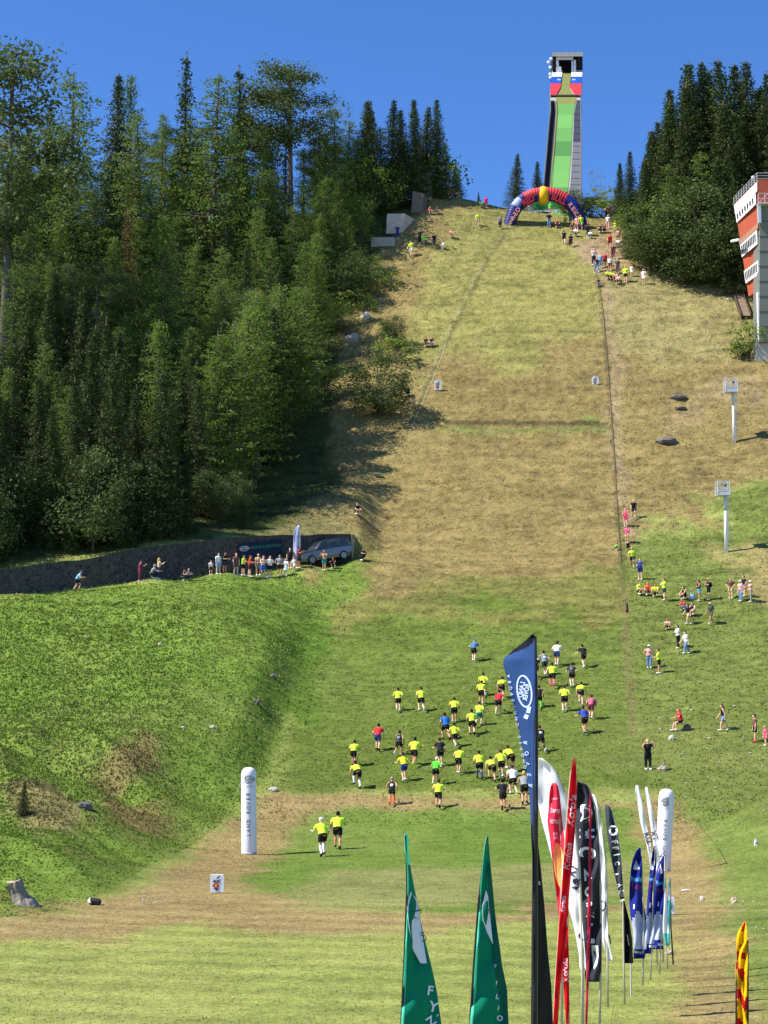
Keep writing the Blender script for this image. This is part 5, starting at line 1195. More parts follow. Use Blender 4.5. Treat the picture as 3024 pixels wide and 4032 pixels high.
SPEC = [
 (2496, 2038, 'walk', 190, 't:k s:dk h:hy', 'standing woman in dark top, highest of the right slope line', GS, .95), (2464, 2074, 'clap', 200, 't:pk s:pk h:hb', 'girl in bright pink on the right slope', GS, .95),
 (2470, 2140, 'clap', 215, 't:pk s:lp lh:hb', 'second person in pink, below the girl in bright pink', GS, .95), (2474, 2165, 'squat', 190, 't:k tr:dk h:hk', 'small crouching figure in black between pink and neon', GS, .7), (2424, 2165, 'squat', 120, 't:g s:k h:hb', 'child in lime green left of the dark edge board', GS, .6),
 (2490, 2234, 'walk', 190, 't:y s:dk h:hy', 'neon yellow spectator standing above the one in blue', GS, 1), (2521, 2283, 'clap', 190, 't:db s:nb h:hk', 'spectator in a royal blue shirt and shorts', GS, 1),
 (2515, 2343, 'sit', 150, 't:y s:dk h:hb', 'left neon yellow spectator sitting on the grass', GS, 1), (2551, 2345, 'sit', 180, 't:o s:k lh:hr', 'red-haired spectator sitting between two neon shirts', GS, 1), (2582, 2349, 'sit', 200, 't:y s:k h:hk', 'right neon yellow spectator sitting on the grass', GS, 1),
 (2616, 2366, 'photo', 250, 't:y s:dk h:hb', 'standing neon yellow spectator right of the sitting row', GS, 1), (2697, 2361, 'sit', 240, 'v:k s:k lh:hb', 'dark-dressed woman sitting beside the blue bag', GS, 1),
 (2754, 2368, 'clap', 260, 'v:k s:lb lh:hb', 'woman in black top and pale denim shorts', GS, .98), (2791, 2364, 'photo', 255, 't:k s:k cap:o bp:k', 'man in black with an orange red cap', GS, 1),
 (2878, 2357, 'akimbo', 200, 't:br s:be h:hk', 'man in brown shirt and beige shorts', GS, 1), (2917, 2368, 'stand', 240, 't:lp tr:j cap:w', 'woman with white cap, pink top and jeans', GS, .95), (2931, 2350, 'stand', 250, 't:k s:gr h:hk', 'person in black behind the woman with white cap', GS, 1), (2957, 2372, 'photo', 260, 't:lp tr:kh cap:w', 'person in salmon shirt and khaki trousers', GS, 1),
 (2695, 2406, 'squat', 230, 't:r s:lb h:hr', 'child in red sitting above the dark-haired woman', GS, .8), (2712, 2458, 'walk', 250, 't:k s:be lh:hb', 'woman in dark top walking, left of the sitting dog-sized figure', GS, .95), (2730, 2426, 'sit', 220, 'v:k s:lp lh:hk', 'person in black sitting behind the walking woman', GS, 1),
 (2801, 2458, 'walk', 240, 't:dg s:ol hat:lp bp:dk', 'hiker with pale red hat and dark green shirt', GS, 1), (2630, 2478, 'sit', 200, 't:lp s:k h:hk', 'child in white and pink sitting alone', GS, .75), (2671, 2555, 'clap', 255, 't:w tr:k h:hb', 'woman in white top and black leggings', GS, .98), (2703, 2575, 'walk', 250, 't:w tr:j h:hb', 'person in white shirt and grey blue trousers', GS, 1),
 (2557, 2632, 'akimbo', 190, 't:lp tr:j hat:w', 'woman with white hat, pink top and blue jeans', GS, .95), (2596, 2653, 'clap', 280, 't:y s:k h:hb', 'neon yellow spectator with a black camera on the right slope', GS, 1), (2552, 3031, 'head', 170, 't:k tr:k lh:hy', 'blond person dressed in black with hands raised to the head', GS, 1),
 (2682, 2878, 'perch', 250, 't:r s:k lh:hr', 'woman in red sitting on the grey boulder', GS, 1.0), (2851, 2878, 'walk', 270, 'v:k s:j lh:hb', 'long-haired woman in black top and denim shorts', GS, 1), (2974, 2923, 'stand', 270, 't:br s:k h:hk shoes:r', 'man in dark brown top and black shorts with red shoes', GS, 1), (3015, 2936, 'stand', 250, 't:pk s:pk h:hy', 'child in pink cut by the right edge', GS, .7),
]
WALLP = [(301, 2336, 'run_c', 90, 't:lb s:k h:hb shoes:k', 'man in light blue running along the stone wall', 1, 127), (550, 2312, 'photo', 70, 'j:m tr:m h:hk', 'person dressed in maroon by the stone wall', 1, 129), (593, 2308, 'squat', 80, 't:gr tr:k cap:gr', 'crouching person in grey and black by the wall', 1, 129.2), (624, 2305, 'photo', 70, 't:be tr:nb lh:hy', 'person with raised arms and dark jeans by the wall', 1, 129.4),
 (716, 2290, 'squat', 120, 't:dk tr:dk h:hb', 'dim crouching figure at the foot of the wall', .8, 131), (740, 2286, 'squat', 160, 't:gr tr:dk h:hg', 'grey crouching figure beside the dim one', .8, 131.2), (830, 2255, 'stand', 150, 't:w s:k h:hk', 'child half hidden in the wall shade', .7, 133), (859, 2262, 'stand', 140, 't:w s:lb h:hb', 'person in white top and blue shorts, left end of the group', 1, 132.6), (884, 2259, 'clap', 120, 't:k s:dk h:hk shoes:r', 'person in black with red shoes by the wall', 1, 132.8),
 (929, 2250, 'stand', 150, 't:br s:br h:hr', 'person in brown between black and neon', 1, 133.2), (958, 2247, 'clap', 110, 't:y s:k h:hb', 'neon yellow spectator under the dark banner', 1, 133.6), (983, 2240, 'clap', 100, 't:r s:dk h:hb', 'spectator in red beside the neon one', 1, 134.2), (1017, 2233, 'stand', 160, 't:be s:kh h:hg', 'pale dressed person standing back at the wall', 1, 135.6), (1036, 2236, 'clap', 150, 's:b h:hb', 'shirtless man in blue shorts', 1.03, 134.6), (1062, 2234, 'clap', 150, 't:w s:k h:hb', 'person in white top and dark shorts', 1, 134.8),
 (1102, 2234, 'akimbo', 180, 't:gr s:k h:hb', 'man in grey shirt and dark shorts', 1.05, 135.2), (1125, 2238, 'clap', 200, 't:w sk:w h:hb', 'girl in a white dress', .85, 135.2), (1142, 2228, 'stand', 190, 't:k s:k h:hk', 'dark dressed person behind the girl in white', 1, 136.6), (1175, 2230, 'photo', 110, 't:m s:dk h:hb', 'person in dark red beside the feather banner', 1, 136.2), (1158, 2233, 'walk', 230, 't:w s:w h:hy', 'small person in white before the car bonnet', .7, 135.8), (1277, 2224, 'photo', 200, 's:te h:hb', 'bare-chested person in teal shorts before the car', 1, 136.1), (1316, 2219, 'squat', 200, 't:k s:k h:hk', 'dark crouching figure by the rear wheel of the car', .85, 136.9), (1422, 2209, 'squat', 140, 't:k tr:k h:hk', 'person in black crouching at the end of the wall', 1, None)]
UP = [(1403, 2026, 'sit', 150, 't:k s:dk h:hb', 'person in black sitting in the tree shade above the wall', GU, 1), (1677, 1366, 'sit', 180, 't:k s:k lh:hk', 'left person in black sitting beside the landing slope', GU, 1), (1700, 1366, 'sit', 180, 't:k s:lb lh:hk', 'right person in black sitting beside the landing slope', GU, 1), (1603, 1560, 'sit', 160, 't:nb tr:k h:hk', 'person in navy sitting in the shade of the lone round tree', GU, 1),
 (1733, 755, 'stand', 190, 't:lb s:k h:hg', 'person in pale blue beside the grey pillar', GU, 1), (1762, 770, 'sit', 180, 't:o s:m h:hb', 'left of two people in orange red on the knoll', GU, 1.1), (1775, 770, 'squat', 200, 't:o s:m h:hb', 'right of two people in orange red on the knoll', GU, 1.1), (1805, 768, 'sit', 200, 't:be s:gr h:hb', 'person in pale clothes sitting at the knoll end', GU, 1), (1692, 843, 'sit', 160, 't:r s:k h:hk', 'person in red sitting in the pillar shade', GU, .9), (1722, 842, 'sit', 200, 't:dk s:k h:hk', 'dark person sitting in the pillar shade', GU, .9),
 (1565, 940, 'stand', 190, 't:nb tr:nb h:hk', 'person in navy before the pale concrete block', GU, 1), (1653, 960, 'stand', 200, 't:dk tr:k h:hb', 'dark figure beside the child in green', GU, 1), (1668, 960, 'stand', 200, 't:g s:g h:hb', 'child in bright green on the ridge', GU, .75), (1710, 975, 'walk', 210, 't:k tr:dk h:hk', 'person in black walking on the ridge', GU, 1.05), (1748, 982, 'sit', 240, 't:w s:w h:hk', 'person in white sitting on the ridge', GU, 1), (1619, 1011, 'walk', 210, 't:y s:w h:hb', 'neon yellow person on the left ridge', GU, 1.1), (1778, 935, 'sit', 180, 't:lp s:lp h:hr', 'pale pink person sitting on the slope edge', GU, 1), (1881, 892, 'walk', 180, 't:y s:be h:hb', 'neon yellow person below the crest', GU, 1),
 (1913, 820, 'stand', 180, 't:mg s:mg h:hk', 'person in magenta on the crest line', GU, .9), (1894, 816, 'sit', 180, 't:g s:g h:hb', 'green shirt peeking over the crest', GU, .8),
 (1969, 902, 'stand', 170, 't:gr tr:dk h:hk', 'person leaning by the left foot of the arch', GA, 1), (2162, 893, 'akimbo', 180, 't:k tr:j h:hk', 'person in black shirt and jeans under the arch', GA, 1.05), (2192, 896, 'sit', 170, 't:m tr:m h:hk', 'dark red person sitting under the arch', GA, 1), (2226, 880, 'sit', 190, 't:yd s:be h:hb', 'person in golden yellow under the arch', GA, 1), (2247, 888, 'walk', 200, 't:te s:te h:hk', 'person in teal by the right arch leg', GA, 1),
 (2088, 838, 'stand', 180, 't:r tr:gr h:hk', 'person in red left of the take-off', GA, 1), (2168, 846, 'stand', 180, 't:g s:lp h:hb', 'person in lime green at the take-off lip', GA, 1), (2222, 842, 'squat', 190, 't:o s:m h:hk', 'person in orange at the right of the take-off', GA, 1.1), (2265, 806, 'stand', 200, 't:gr tr:w h:hb', 'pale person on the crest beside the inrun bush', GA, 1), (2303, 806, 'sit', 190, 't:y s:k h:hb', 'neon yellow person on the crest', GA, 1),
 (2272, 904, 'stand', 200, 't:lp s:lp h:hr', 'person in salmon at the right arch foot', GA, 1), (2288, 905, 'walk', 190, 't:y s:g h:hb', 'neon yellow person at the right arch foot', GA, 1.1), (2316, 930, 'clap', 220, 't:k tr:k h:hk', 'dark person right of the arch foot', GA, 1.1), (2253, 912, 'squat', 180, 't:br s:dk h:hr', 'brown crouching person under the right arch foot', GA, 1), (2268, 930, 'sit', 190, 't:w s:dk h:hb', 'person in white sitting below the arch', GA, 1), (2221, 960, 'walk', 0, 't:k s:k h:hk', 'left of two dark people below the arch', GA, 1), (2247, 972, 'walk', 10, 't:k tr:k h:hk', 'right of two dark people below the arch', GA, 1), (2325, 938, 'sit', 200, 't:w tr:j h:hk', 'person in white and blue sitting right of the arch', GA, .9),
 (2394, 782, 'stand', 190, 't:pk s:m h:hr', 'person in pink on the crest by the young spruces', GT, 1), (2387, 836, 'stand', 190, 't:lp s:dk h:hr', 'left of a pair at the top of the path', GT, .9), (2404, 838, 'stand', 200, 't:br s:gr h:hb', 'right of a pair at the top of the path', GT, .9), (2417, 864, 'walk', 200, 't:gr tr:dk h:hk', 'grey dressed person on the upper path', GT, 1), (2395, 902, 'stand', 190, 't:w tr:lp h:hr', 'person in white and pink on the path', GT, 1.1),
 (2360, 917, 'sit', 160, 't:dk tr:dk h:hk', 'left sitting person in dark grey by the path', GT, 1), (2382, 916, 'sit', 200, 't:dk tr:k h:hb', 'right sitting person in dark grey by the path', GT, 1), (2424, 926, 'stand', 200, 't:y s:be h:hb', 'neon yellow person on the path', GT, 1.1), (2445, 872, 'stand', 200, 't:be s:be h:hb', 'beige person at the forest corner', GT, .9), (2401, 979, 'walk', 180, 't:r s:m h:hk', 'person in bright red on the path', GT, 1.05), (2435, 956, 'stand', 200, 't:lp s:br h:hr', 'person in salmon near the forest edge', GT, 1), (2459, 948, 'sit', 210, 't:br s:be h:hb', 'brown sitting person at the forest edge', GT, 1), (2434, 972, 'sit', 200, 't:w s:gr h:hg', 'grey-haired person sitting near the forest edge', GT, .9),
 (2414, 1020, 'walk', 190, 't:br tr:m h:hr', 'person in brown walking down the path', GT, 1.05), (2338, 1045, 'clap', 150, 't:w tr:dk h:hg', 'man in white shirt at the left of the crowd', GT, 1.15), (2349, 1073, 'walk', 160, 't:nb tr:j h:hk', 'person in navy and jeans at the left of the crowd', GT, 1.05), (2365, 1056, 'stand', 180, 't:lb tr:gr h:hb', 'person in light blue in the crowd', GT, 1), (2382, 1052, 'stand', 180, 't:r s:br h:hk', 'person in rust red in the crowd', GT, 1), (2402, 1066, 'stand', 190, 't:w s:br h:hb', 'person in white in the crowd', GT, 1), (2432, 1078, 'stand', 190, 't:dg tr:br cap:w', 'person in dark green with a pale cap', GT, 1.05),
 (2394, 1100, 'sit', 180, 't:y s:dk h:hb', 'left of two neon yellow people sitting in the crowd', GT, 1.05), (2408, 1101, 'sit', 190, 't:y s:dk h:hb', 'right of two neon yellow people sitting in the crowd', GT, 1), (2423, 1108, 'sit', 200, 't:be s:dk h:hr', 'beige sitting person in the crowd', GT, 1), (2436, 1119, 'sit', 210, 't:lp s:k h:hk', 'pink dressed person sitting lowest in the crowd', GT, 1), (2464, 1114, 'akimbo', 200, 't:y s:k h:hy', 'broad neon yellow man at the bottom of the crowd', GT, 1.15), (2487, 1088, 'stand', 210, 't:w s:w h:hb', 'small person in white right of the broad neon man', GT, .8), (2535, 1119, 'stand', 210, 't:w s:w cap:w', 'lone person in white on the dry slope under the right forest', GT, 1), (2354, 1128, 'sit', 170, 't:dk tr:gr h:hk', 'dark person sitting below the crowd at the edge board', GT, .9)]
for px, py, po, fc, out, lab, g_, sc_ in SPEC: person(px, py, po, fc, out, lab, g_, sc_)
for px, py, po, fc, out, lab, sc_, Y in WALLP: person(px, py, po, fc, out, lab, GW, sc_, Y)
for px, py, po, fc, out, lab, g_, sc_ in UP: person(px, py, po, fc, out, lab, g_, sc_)
# small belongings
b_ = hit(2725, 2362); bg_ = thing('beach_bag', 'blue and white bag standing by the dark-dressed sitting woman', 'bag', b_)
s = MB(); s.tube([b_+Vector((0, 0, 0)), b_+Vector((0, 0, .25)), b_+Vector((.02, 0, .42))], [(.2, .12), (.22, .13), (.17, .07)], 10); s.build('bag_body', cloth(150, 175, 225), bg_)
s = MB(); s.tube([b_+Vector((-.12, 0, .4)), b_+Vector((-.06, 0, .62)), b_+Vector((.08, 0, .62)), b_+Vector((.13, 0, .4))], .014, 5); s.build('handle', cloth(235, 235, 245), bg_)
b_ = hit(1500, 1870); 
for (px, py, lab) in [(1486, 1876, 'pale blue cloth lying in the tree shadow'), (1690, 1362, 'pale blue towel between the two sitting people in black')]:
    b_ = hit(px, py); o_ = MB(); rr = random.Random(px)
    g_ = [[(x*.16-.4, y*.12-.2, .10+.08*rr.random()) for x in range(6)] for y in range(5)]
    for y in range(4):
        for x in range(5): o_.add([g_[y][x], g_[y][x+1], g_[y+1][x+1], g_[y+1][x]], [(0, 1, 2, 3)])
    ob = o_.build('towel', cloth(190, 215, 225), None, True); ob.location = b_ + Vector((0, -.3, .05)); so_ = ob.modifiers.new('t', 'SOLIDIFY'); so_.thickness = .02; tag(ob, lab, 'towel')
# ================================================================== FLAGS, INFLATABLES, SIGNS
FONT = None
def text_mesh(txt, bold=0.0):
    cu = bpy.data.curves.new('txt', 'FONT'); cu.body = txt; cu.align_x = 'CENTER'; cu.align_y = 'CENTER'; cu.resolution_u = 3; cu.offset = bold
    o = bpy.data.objects.new('txt', cu); col.objects.link(o); dg = bpy.context.evaluated_depsgraph_get(); dg.update()
    me = bpy.data.meshes.new_from_object(o.evaluated_get(dg)); bpy.data.objects.remove(o)
    v = np.array([x.co[:2] for x in me.vertices]); f = [tuple(p.vertices) for p in me.polygons]; bpy.data.meshes.remove(me); return v, f
def print_on(parent, name, v, f, place, depth, m, off=.012):
    """flat art (v, f) laid on a surface: place maps art xy -> photo px, depth(px,py) -> Y of the surface there"""
    # subdivide long faces is unnecessary: art is small
    q = [place(x, y) for x, y in v]; pts = [P(a, c, depth(a, c)-off) for a, c in q]
    s = MB(); s.add(pts, f); o = s.build(name, m, parent)
    if True:
        sd = o.modifiers.new('t', 'SOLIDIFY'); sd.thickness = .003; sd.offset = 0
    return o
def placer(cx, cy, hgt, rot=0, sx=1.0, mirror=False, shear=0.0):
    c_, s_ = cos(R(rot)), sin(R(rot))
    def f(x, y):
        x = -x if mirror else x
        x, y = x*hgt*sx + shear*y*hgt, -y*hgt
        return cx + x*c_ - y*s_, cy + x*s_ + y*c_
    return f
def ellipse(rx, ry, n=14):
    v = []
    for i in range(n+1):
        x = -cos(pi*i/n); y = sin(pi*i/n); v += [(x*rx, -y*ry), (x*rx, y*ry)]
    return np.array(v), [(2*i, 2*i+2, 2*i+3, 2*i+1) for i in range(n)]
def ring(rx, ry, t, n=28):
    a = [(cos(2*pi*i/n)*rx, sin(2*pi*i/n)*ry) for i in range(n)]; b = [(cos(2*pi*i/n)*(rx-t), sin(2*pi*i/n)*(ry-t)) for i in range(n)]
    return np.array(a+b), [(i, (i+1) % n, n+(i+1) % n, n+i) for i in range(n)]
def fabric_mat(name, rgb, tr=.35): return mat('fabric_'+name, lin(rgb), .75, var=.10, scale=4.5, transl=tr, spec=.15, bump=.2)
class Flag:
    def __init__(s, name, label, Y, rows, base, pole_px, mats, band=None, group='advertising flags in a row along the outrun', wave=.05, nu=9, polem=None, pole_r=.02, ph=0, base_on=True, pname='pole', cat='flag', dl=0., dr=0.):
        """rows: (py, xl, xr[, dl, dr]); pole_px: list of photo points of the pole from the ground up"""
        s.Y = Y; rows = [tuple(r)+((dl, dr) if len(r) == 3 else ()) for r in rows]; s.rows = sorted(rows)
        s.wave = wave; s.ph = ph
        b0 = P(pole_px[0][0], pole_px[0][1], Y); s.t = thing(name, label, cat, b0, 0, group)
        ys_ = np.linspace(s.rows[0][0], s.rows[-1][0], max(18, int((s.rows[-1][0]-s.rows[0][0])/(5 if Y < 15 else 12))))
        m = MB(); 
        for py in ys_:
            for i in range(nu):
                u = i/(nu-1); a, c = s.lr(py); px = a+(c-a)*u; m.v.append(tuple(P(px, py, s.depth(px, py))))
        for r in range(len(ys_)-1):
            for i in range(nu-1):
                m.f.append((r*nu+i, r*nu+i+1, (r+1)*nu+i+1, (r+1)*nu+i)); m.m.append(band((ys_[r]+ys_[r+1])/2, (i+.5)/(nu-1)) if band else 0)
        o = m.build('fabric', mats, s.t, True); sd = o.modifiers.new('t', 'SOLIDIFY'); sd.thickness = .004
        s.fabric = o
        q = MB(); q.tube([P(a, c, Y+.03) for a, c in pole_px], [pole_r*(1-.55*i/max(1, len(pole_px)-1)) for i in range(len(pole_px))], 7); q.build(pname, polem or POLE, s.t, True)
    def lr(s, py):
        ry = [r[0] for r in s.rows]; return float(np.interp(py, ry, [r[1] for r in s.rows])), float(np.interp(py, ry, [r[2] for r in s.rows]))
    def depth(s, px, py):
        a, c = s.lr(py); u = min(1, max(0, (px-a)/max(1e-3, c-a))); ry = [r[0] for r in s.rows]
        d0, d1 = float(np.interp(py, ry, [r[3] for r in s.rows])), float(np.interp(py, ry, [r[4] for r in s.rows]))
        return s.Y + d0*(1-u)+d1*u + s.wave*sin(u*7+py*.018+s.ph)*min(1, (c-a)/40) + s.wave*.4*sin(py*.05+u*3)
    def art(s, name, vf, place, m, off=.015): return print_on(s.t if False else s.fabric, name, vf[0], vf[1], place, s.depth, m, off) if False else print_on(s.t, name, vf[0], vf[1], place, s.depth, m, off)
    def text(s, txt, cx, cy, hgt, rot=0, m=None, sx=1., mirror=False, bold=.01, off=.02, name='lettering', shear=0.):
        return s.art(name, text_mesh(txt, bold), placer(cx, cy, hgt, rot, sx, mirror, shear), m, off)
POLE = mat('fibreglass_pole', (.50, .47, .36), .5); DPOLE = mat('black_pole', (.02, .02, .025), .4)
PW = mat('printed_white', (.80, .80, .84), .7, var=.03); PK = mat('printed_black', (.02, .02, .035), .7, var=.05); PNV = mat('printed_navy', (.03, .03, .10), .7)

# navy banner (nearest)
nav = fabric_mat('navy', (42, 70, 120), .1); navd = fabric_mat('navy_hem_and_shade', (16, 20, 32), .1)  # dark hem and top edge; also paints shade on the turned-away foot
rows = [(2498, 2094, 2104, .0, .02), (2530, 2062, 2106, .25, 0), (2560, 2022, 2107, .4, 0), (2597, 1983, 2107, .45, 0), (2620, 1984, 2107, .45, 0), (2685, 2001, 2108, .4, 0), (2803, 2029, 2109, .35, 0), (2891, 2047, 2109, .3, 0), (2979, 2065, 2109, .22, 0), (3082, 2082, 2110, .15, 0), (3200, 2090, 2113, .08, 0), (3290, 2092, 2115, .02, .04), (3400, 2097, 2126, 0, .10), (3562, 2100, 2142, 0, .2), (3742, 2100, 2155, 0, .3), (3878, 2101, 2169, 0, .35), (4032, 2101, 2176, 0, .4), (4180, 2101, 2186, 0, .4)]
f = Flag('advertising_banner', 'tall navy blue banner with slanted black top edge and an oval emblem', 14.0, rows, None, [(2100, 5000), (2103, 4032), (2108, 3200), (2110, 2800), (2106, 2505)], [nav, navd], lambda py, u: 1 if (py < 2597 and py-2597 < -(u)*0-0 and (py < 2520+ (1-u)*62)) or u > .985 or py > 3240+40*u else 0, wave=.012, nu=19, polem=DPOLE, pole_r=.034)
LBm = mat('printed_pale_blue', (.45, .55, .80), .7)
f.art('emblem_oval', ring(.5, 1.05, .10), placer(2065, 2722, 62, -8), LBm); 
f.text('ROVER', 2073, 2726, 26, -80, LBm, mirror=True, bold=.03, sx=.8)
f.text('LAND', 2054, 2716, 26, -80, LBm, mirror=True, bold=.03, sx=.9)
f.art('emblem_bar', (np.array([(-.3, -.3), (.3, -.3), (.3, .3), (-.3, .3)]), [(0, 1, 2, 3)]), placer(2072, 2822, 28, 25), LBm)
f.art('emblem_bar', (np.array([(-.3, -.5), (.3, -.5), (.3, .5), (-.3, .5)]), [(0, 1, 2, 3)]), placer(2082, 2795, 26, 10), LBm)
for i in range(16): f.text('ABOVE AND BEYOND'[i] if 'ABOVE AND BEYOND'[i] != ' ' else '.', 2003+i*4.3+((2660+i*26) > 2900)*0, 2662+i*24, 17, -80, LBm, mirror=True)
for i in range(5): f.text('ROVER'[i], 2070+i*5, 2925+i*42, 22, -82, LBm, mirror=True)
f.text('E', 2124, 3478, 18, 0, PW)
# white big feather and the group behind
GREY = mat('grey_print', (.25, .25, .28), .7)
wf = fabric_mat('white', (252, 252, 255), .4)
white_rows = [(2984, 2109, 2122), (2990, 2109, 2138), (3010, 2109, 2164), (3040, 2110, 2187), (3080, 2110, 2207), (3130, 2112, 2225), (3180, 2122, 2240), (3240, 2135, 2256), (3300, 2152, 2267), (3400, 2178, 2278), (3500, 2215, 2284), (3580, 2240, 2288), (3640, 2258, 2294), (3700, 2270, 2300), (3760, 2280, 2305), (3822, 2284, 2308)]
f1 = Flag('feather_flag', 'big white round-topped feather flag right of the navy banner', 27.6, white_rows, None, [(2294, 4075), (2293, 3822), (2289, 3600), (2280, 3400), (2262, 3250), (2225, 3120), (2180, 3025), (2130, 2985)], [wf], None, wave=.035, nu=13, dl=.25, dr=0, pole_r=.028)
f1.text('UR', 2272, 3480, 34, -72, PNV, bold=.03); f1.text('KI', 2256, 3430, 44, -60, PNV, bold=.02)
f1.text('C', 2300, 3690, 60, -80, PNV, sx=.7)
f1.art('emblem_square', (np.array([(-.5, -.5), (.5, -.5), (.5, .5), (-.5, .5)]), [(0, 1, 2, 3)]), placer(2262, 3468, 14, 15), PNV); f1.art('emblem_square', (np.array([(-.5, -.5), (.5, -.5), (.5, .5), (-.5, .5)]), [(0, 1, 2, 3)]), placer(2269, 3497, 13, 15), PNV)
# pink red flag with a glass picture
pkf = fabric_mat('pink_red', (240, 62, 92), .4)
pr = [(3083, 2176, 2188), (3095, 2168, 2196), (3125, 2163, 2203), (3180, 2160, 2209), (3235, 2156, 2214), (3300, 2166, 2222), (3360, 2172, 2228), (3440, 2180, 2234), (3520, 2190, 2236), (3600, 2200, 2238)]
f2 = Flag('feather_flag', 'pink red flag with pale lettering and an orange drink picture', 26.8, pr, None, [(2212, 4120), (2212, 3600), (2208, 3300), (2196, 3120), (2182, 3085)], [pkf], None, wave=.06, dl=.1, dr=-.05)
PPK = mat('printed_pale_pink', (.80, .42, .50), .7)
f2.text('SVET', 2184, 3146, 11, 0, PPK, bold=.02); f2.text('ČAPUJE', 2186, 3194, 20, 3, PPK, sx=.55, bold=.03); f2.text('KOFOLU', 2188, 3236, 22, 3, PPK, sx=.5, bold=.03)
f2.text('0,5', 2188, 3284, 16, 3, PPK, bold=.02); f2.text('CIS', 2188, 3300, 13, 3, PPK, bold=.02)
f2.art('rule', (np.array([(-1, -.05), (1, -.05), (1, .05), (-1, .05)]), [(0, 1, 2, 3)]), placer(2184, 3166, 16), PPK); f2.art('rule', (np.array([(-1, -.05), (1, -.05), (1, .05), (-1, .05)]), [(0, 1, 2, 3)]), placer(2188, 3263, 14), PPK)
f2.art('drink_picture', ellipse(.36, 1.5), placer(2203, 3408, 60, -6), mat('printed_orange', lin((250, 178, 110)), .7, var=.25, scale=7), .02)
f2.art('foam_picture', ellipse(.14, .7), placer(2211, 3420, 60, -4), mat('printed_cream', lin((255, 232, 220)), .7), .03)
# two crossing red flags
rd = fabric_mat('red', (238, 22, 40), .35)
ra = [(2986, 2257, 2264), (3020, 2250, 2268), (3100, 2243, 2270), (3200, 2235, 2268), (3300, 2228, 2262), (3400, 2218, 2252), (3500, 2212, 2242), (3600, 2203, 2234), (3700, 2197, 2228), (3800, 2190, 2216), (3900, 2184, 2204), (4040, 2177, 2196), (4150, 2174, 2190)]
f3 = Flag('feather_flag', 'tall narrow red flag leaning over the pink red one', 26.2, ra, None, [(2172, 4220), (2186, 3900), (2206, 3600), (2230, 3250), (2246, 3050), (2262, 2990)], [rd], None, wave=.05, dl=-.05, dr=.12)
f3.text('Kofola', 2252, 3190, 40, -84, PPK, sx=1.2, shear=.3); f3.text('Kofola', 2237, 3370, 34, -84, PPK, sx=1.2, shear=.3); f3.text('Kofola', 2218, 3560, 26, -86, PPK, shear=.3)
rb = [(3440, 2228, 2240), (3520, 2222, 2240), (3600, 2218, 2238), (3700, 2212, 2238), (3780, 2212, 2240), (3850, 2216, 2240), (3950, 2224, 2242), (4040, 2230, 2243), (4150, 2235, 2244)]
f4 = Flag('feather_flag', 'second narrow red flag crossing the first one near the ground', 26.5, rb, None, [(2243, 4220), (2238, 4032), (2234, 3800), (2232, 3450)], [rd], None, wave=.04)
f4.text('Kofola', 2226, 3820, 36, -94, PPK, bold=.02); f4.text('centrum', 2224, 3700, 20, -90, PPK, bold=.02)
# black flag with white letters
bk_ = fabric_mat('black', (56, 56, 66), .15)
rk = [(3078, 2274, 2286), (3084, 2272, 2304), (3100, 2271, 2318), (3140, 2270, 2332), (3200, 2268, 2344), (3300, 2266, 2354), (3400, 2280, 2360), (3500, 2284, 2364), (3600, 2288, 2366), (3700, 2296, 2368), (3780, 2305, 2368), (3840, 2302, 2367), (3866, 2308, 2366)]
f5 = Flag('feather_flag', 'wide black feather flag with large white letters and a triangular emblem', 29.2, rk, None, [(2361, 4030), (2364, 3866), (2367, 3600), (2360, 3350), (2345, 3180), (2318, 3100), (2285, 3078)], [bk_], None, wave=.11, nu=13, dl=.1, dr=.0, pole_r=.024)
for ch, cx, cy, hh, rt in [('D', 2308, 3206, 92, 0), ('H', 2308, 3282, 78, 90), ('C', 2310, 3355, 88, 100), ('V', 2308, 3440, 62, 160), ('c', 2314, 3505, 70, 10), ('n', 2324, 3560, 44, 80), ('v', 2328, 3605, 60, 80), ('r', 2327, 3640, 40, 85)]: f5.text(ch, cx, cy, hh, rt, PW, sx=.72, bold=.035)
f5.art('emblem_block', (np.array([(-.5, -.5), (.5, -.5), (.4, .5), (-.35, .5)]), [(0, 1, 2, 3)]), placer(2334, 3705, 18, 0), PW)
f5.art('emblem_shield', (np.array([(-12, -24), (14, -22), (16, 20), (10, 55), (-2, 72), (-9, 20)])/30., [(0, 1, 2, 3, 4, 5)]), lambda x, y: (2341+x*30, 3745+y*30), PW, .02)
f5.art('emblem_blade', (np.array([(-8, -10), (6, 12), (7, 30), (0, 42), (2, 20)])/30., [(0, 1, 2, 3, 4)]), lambda x, y: (2341+x*30, 3745+y*30), PK, .03)
# thin red and white slim flags behind
f6 = Flag('feather_flag', 'very thin pinkish red flag in front of the black flag', 28.0, [(3125, 2321, 2327), (3250, 2320, 2329), (3400, 2318, 2328), (3600, 2314, 2326), (3800, 2310, 2320), (3950, 2306, 2315), (4050, 2304, 2312)], None, [(2306, 4110), (2318, 3600), (2324, 3130)], [fabric_mat('rose_red', (214, 50, 84), .35)], None, wave=.02, nu=4)
f7 = Flag('feather_flag', 'slim white feather flag right of the black flag', 30.6, [(3127, 2331, 2337), (3140, 2333, 2346), (3180, 2340, 2355), (3250, 2350, 2367), (3350, 2358, 2378), (3430, 2362, 2386), (3520, 2364, 2390), (3600, 2367, 2392), (3690, 2368, 2394), (3720, 2376, 2400), (3760, 2386, 2408), (3785, 2388, 2417)], None, [(2394, 3965), (2392, 3785), (2390, 3500), (2380, 3300), (2362, 3180), (2336, 3128)], [wf], None, wave=.05, dl=.1)
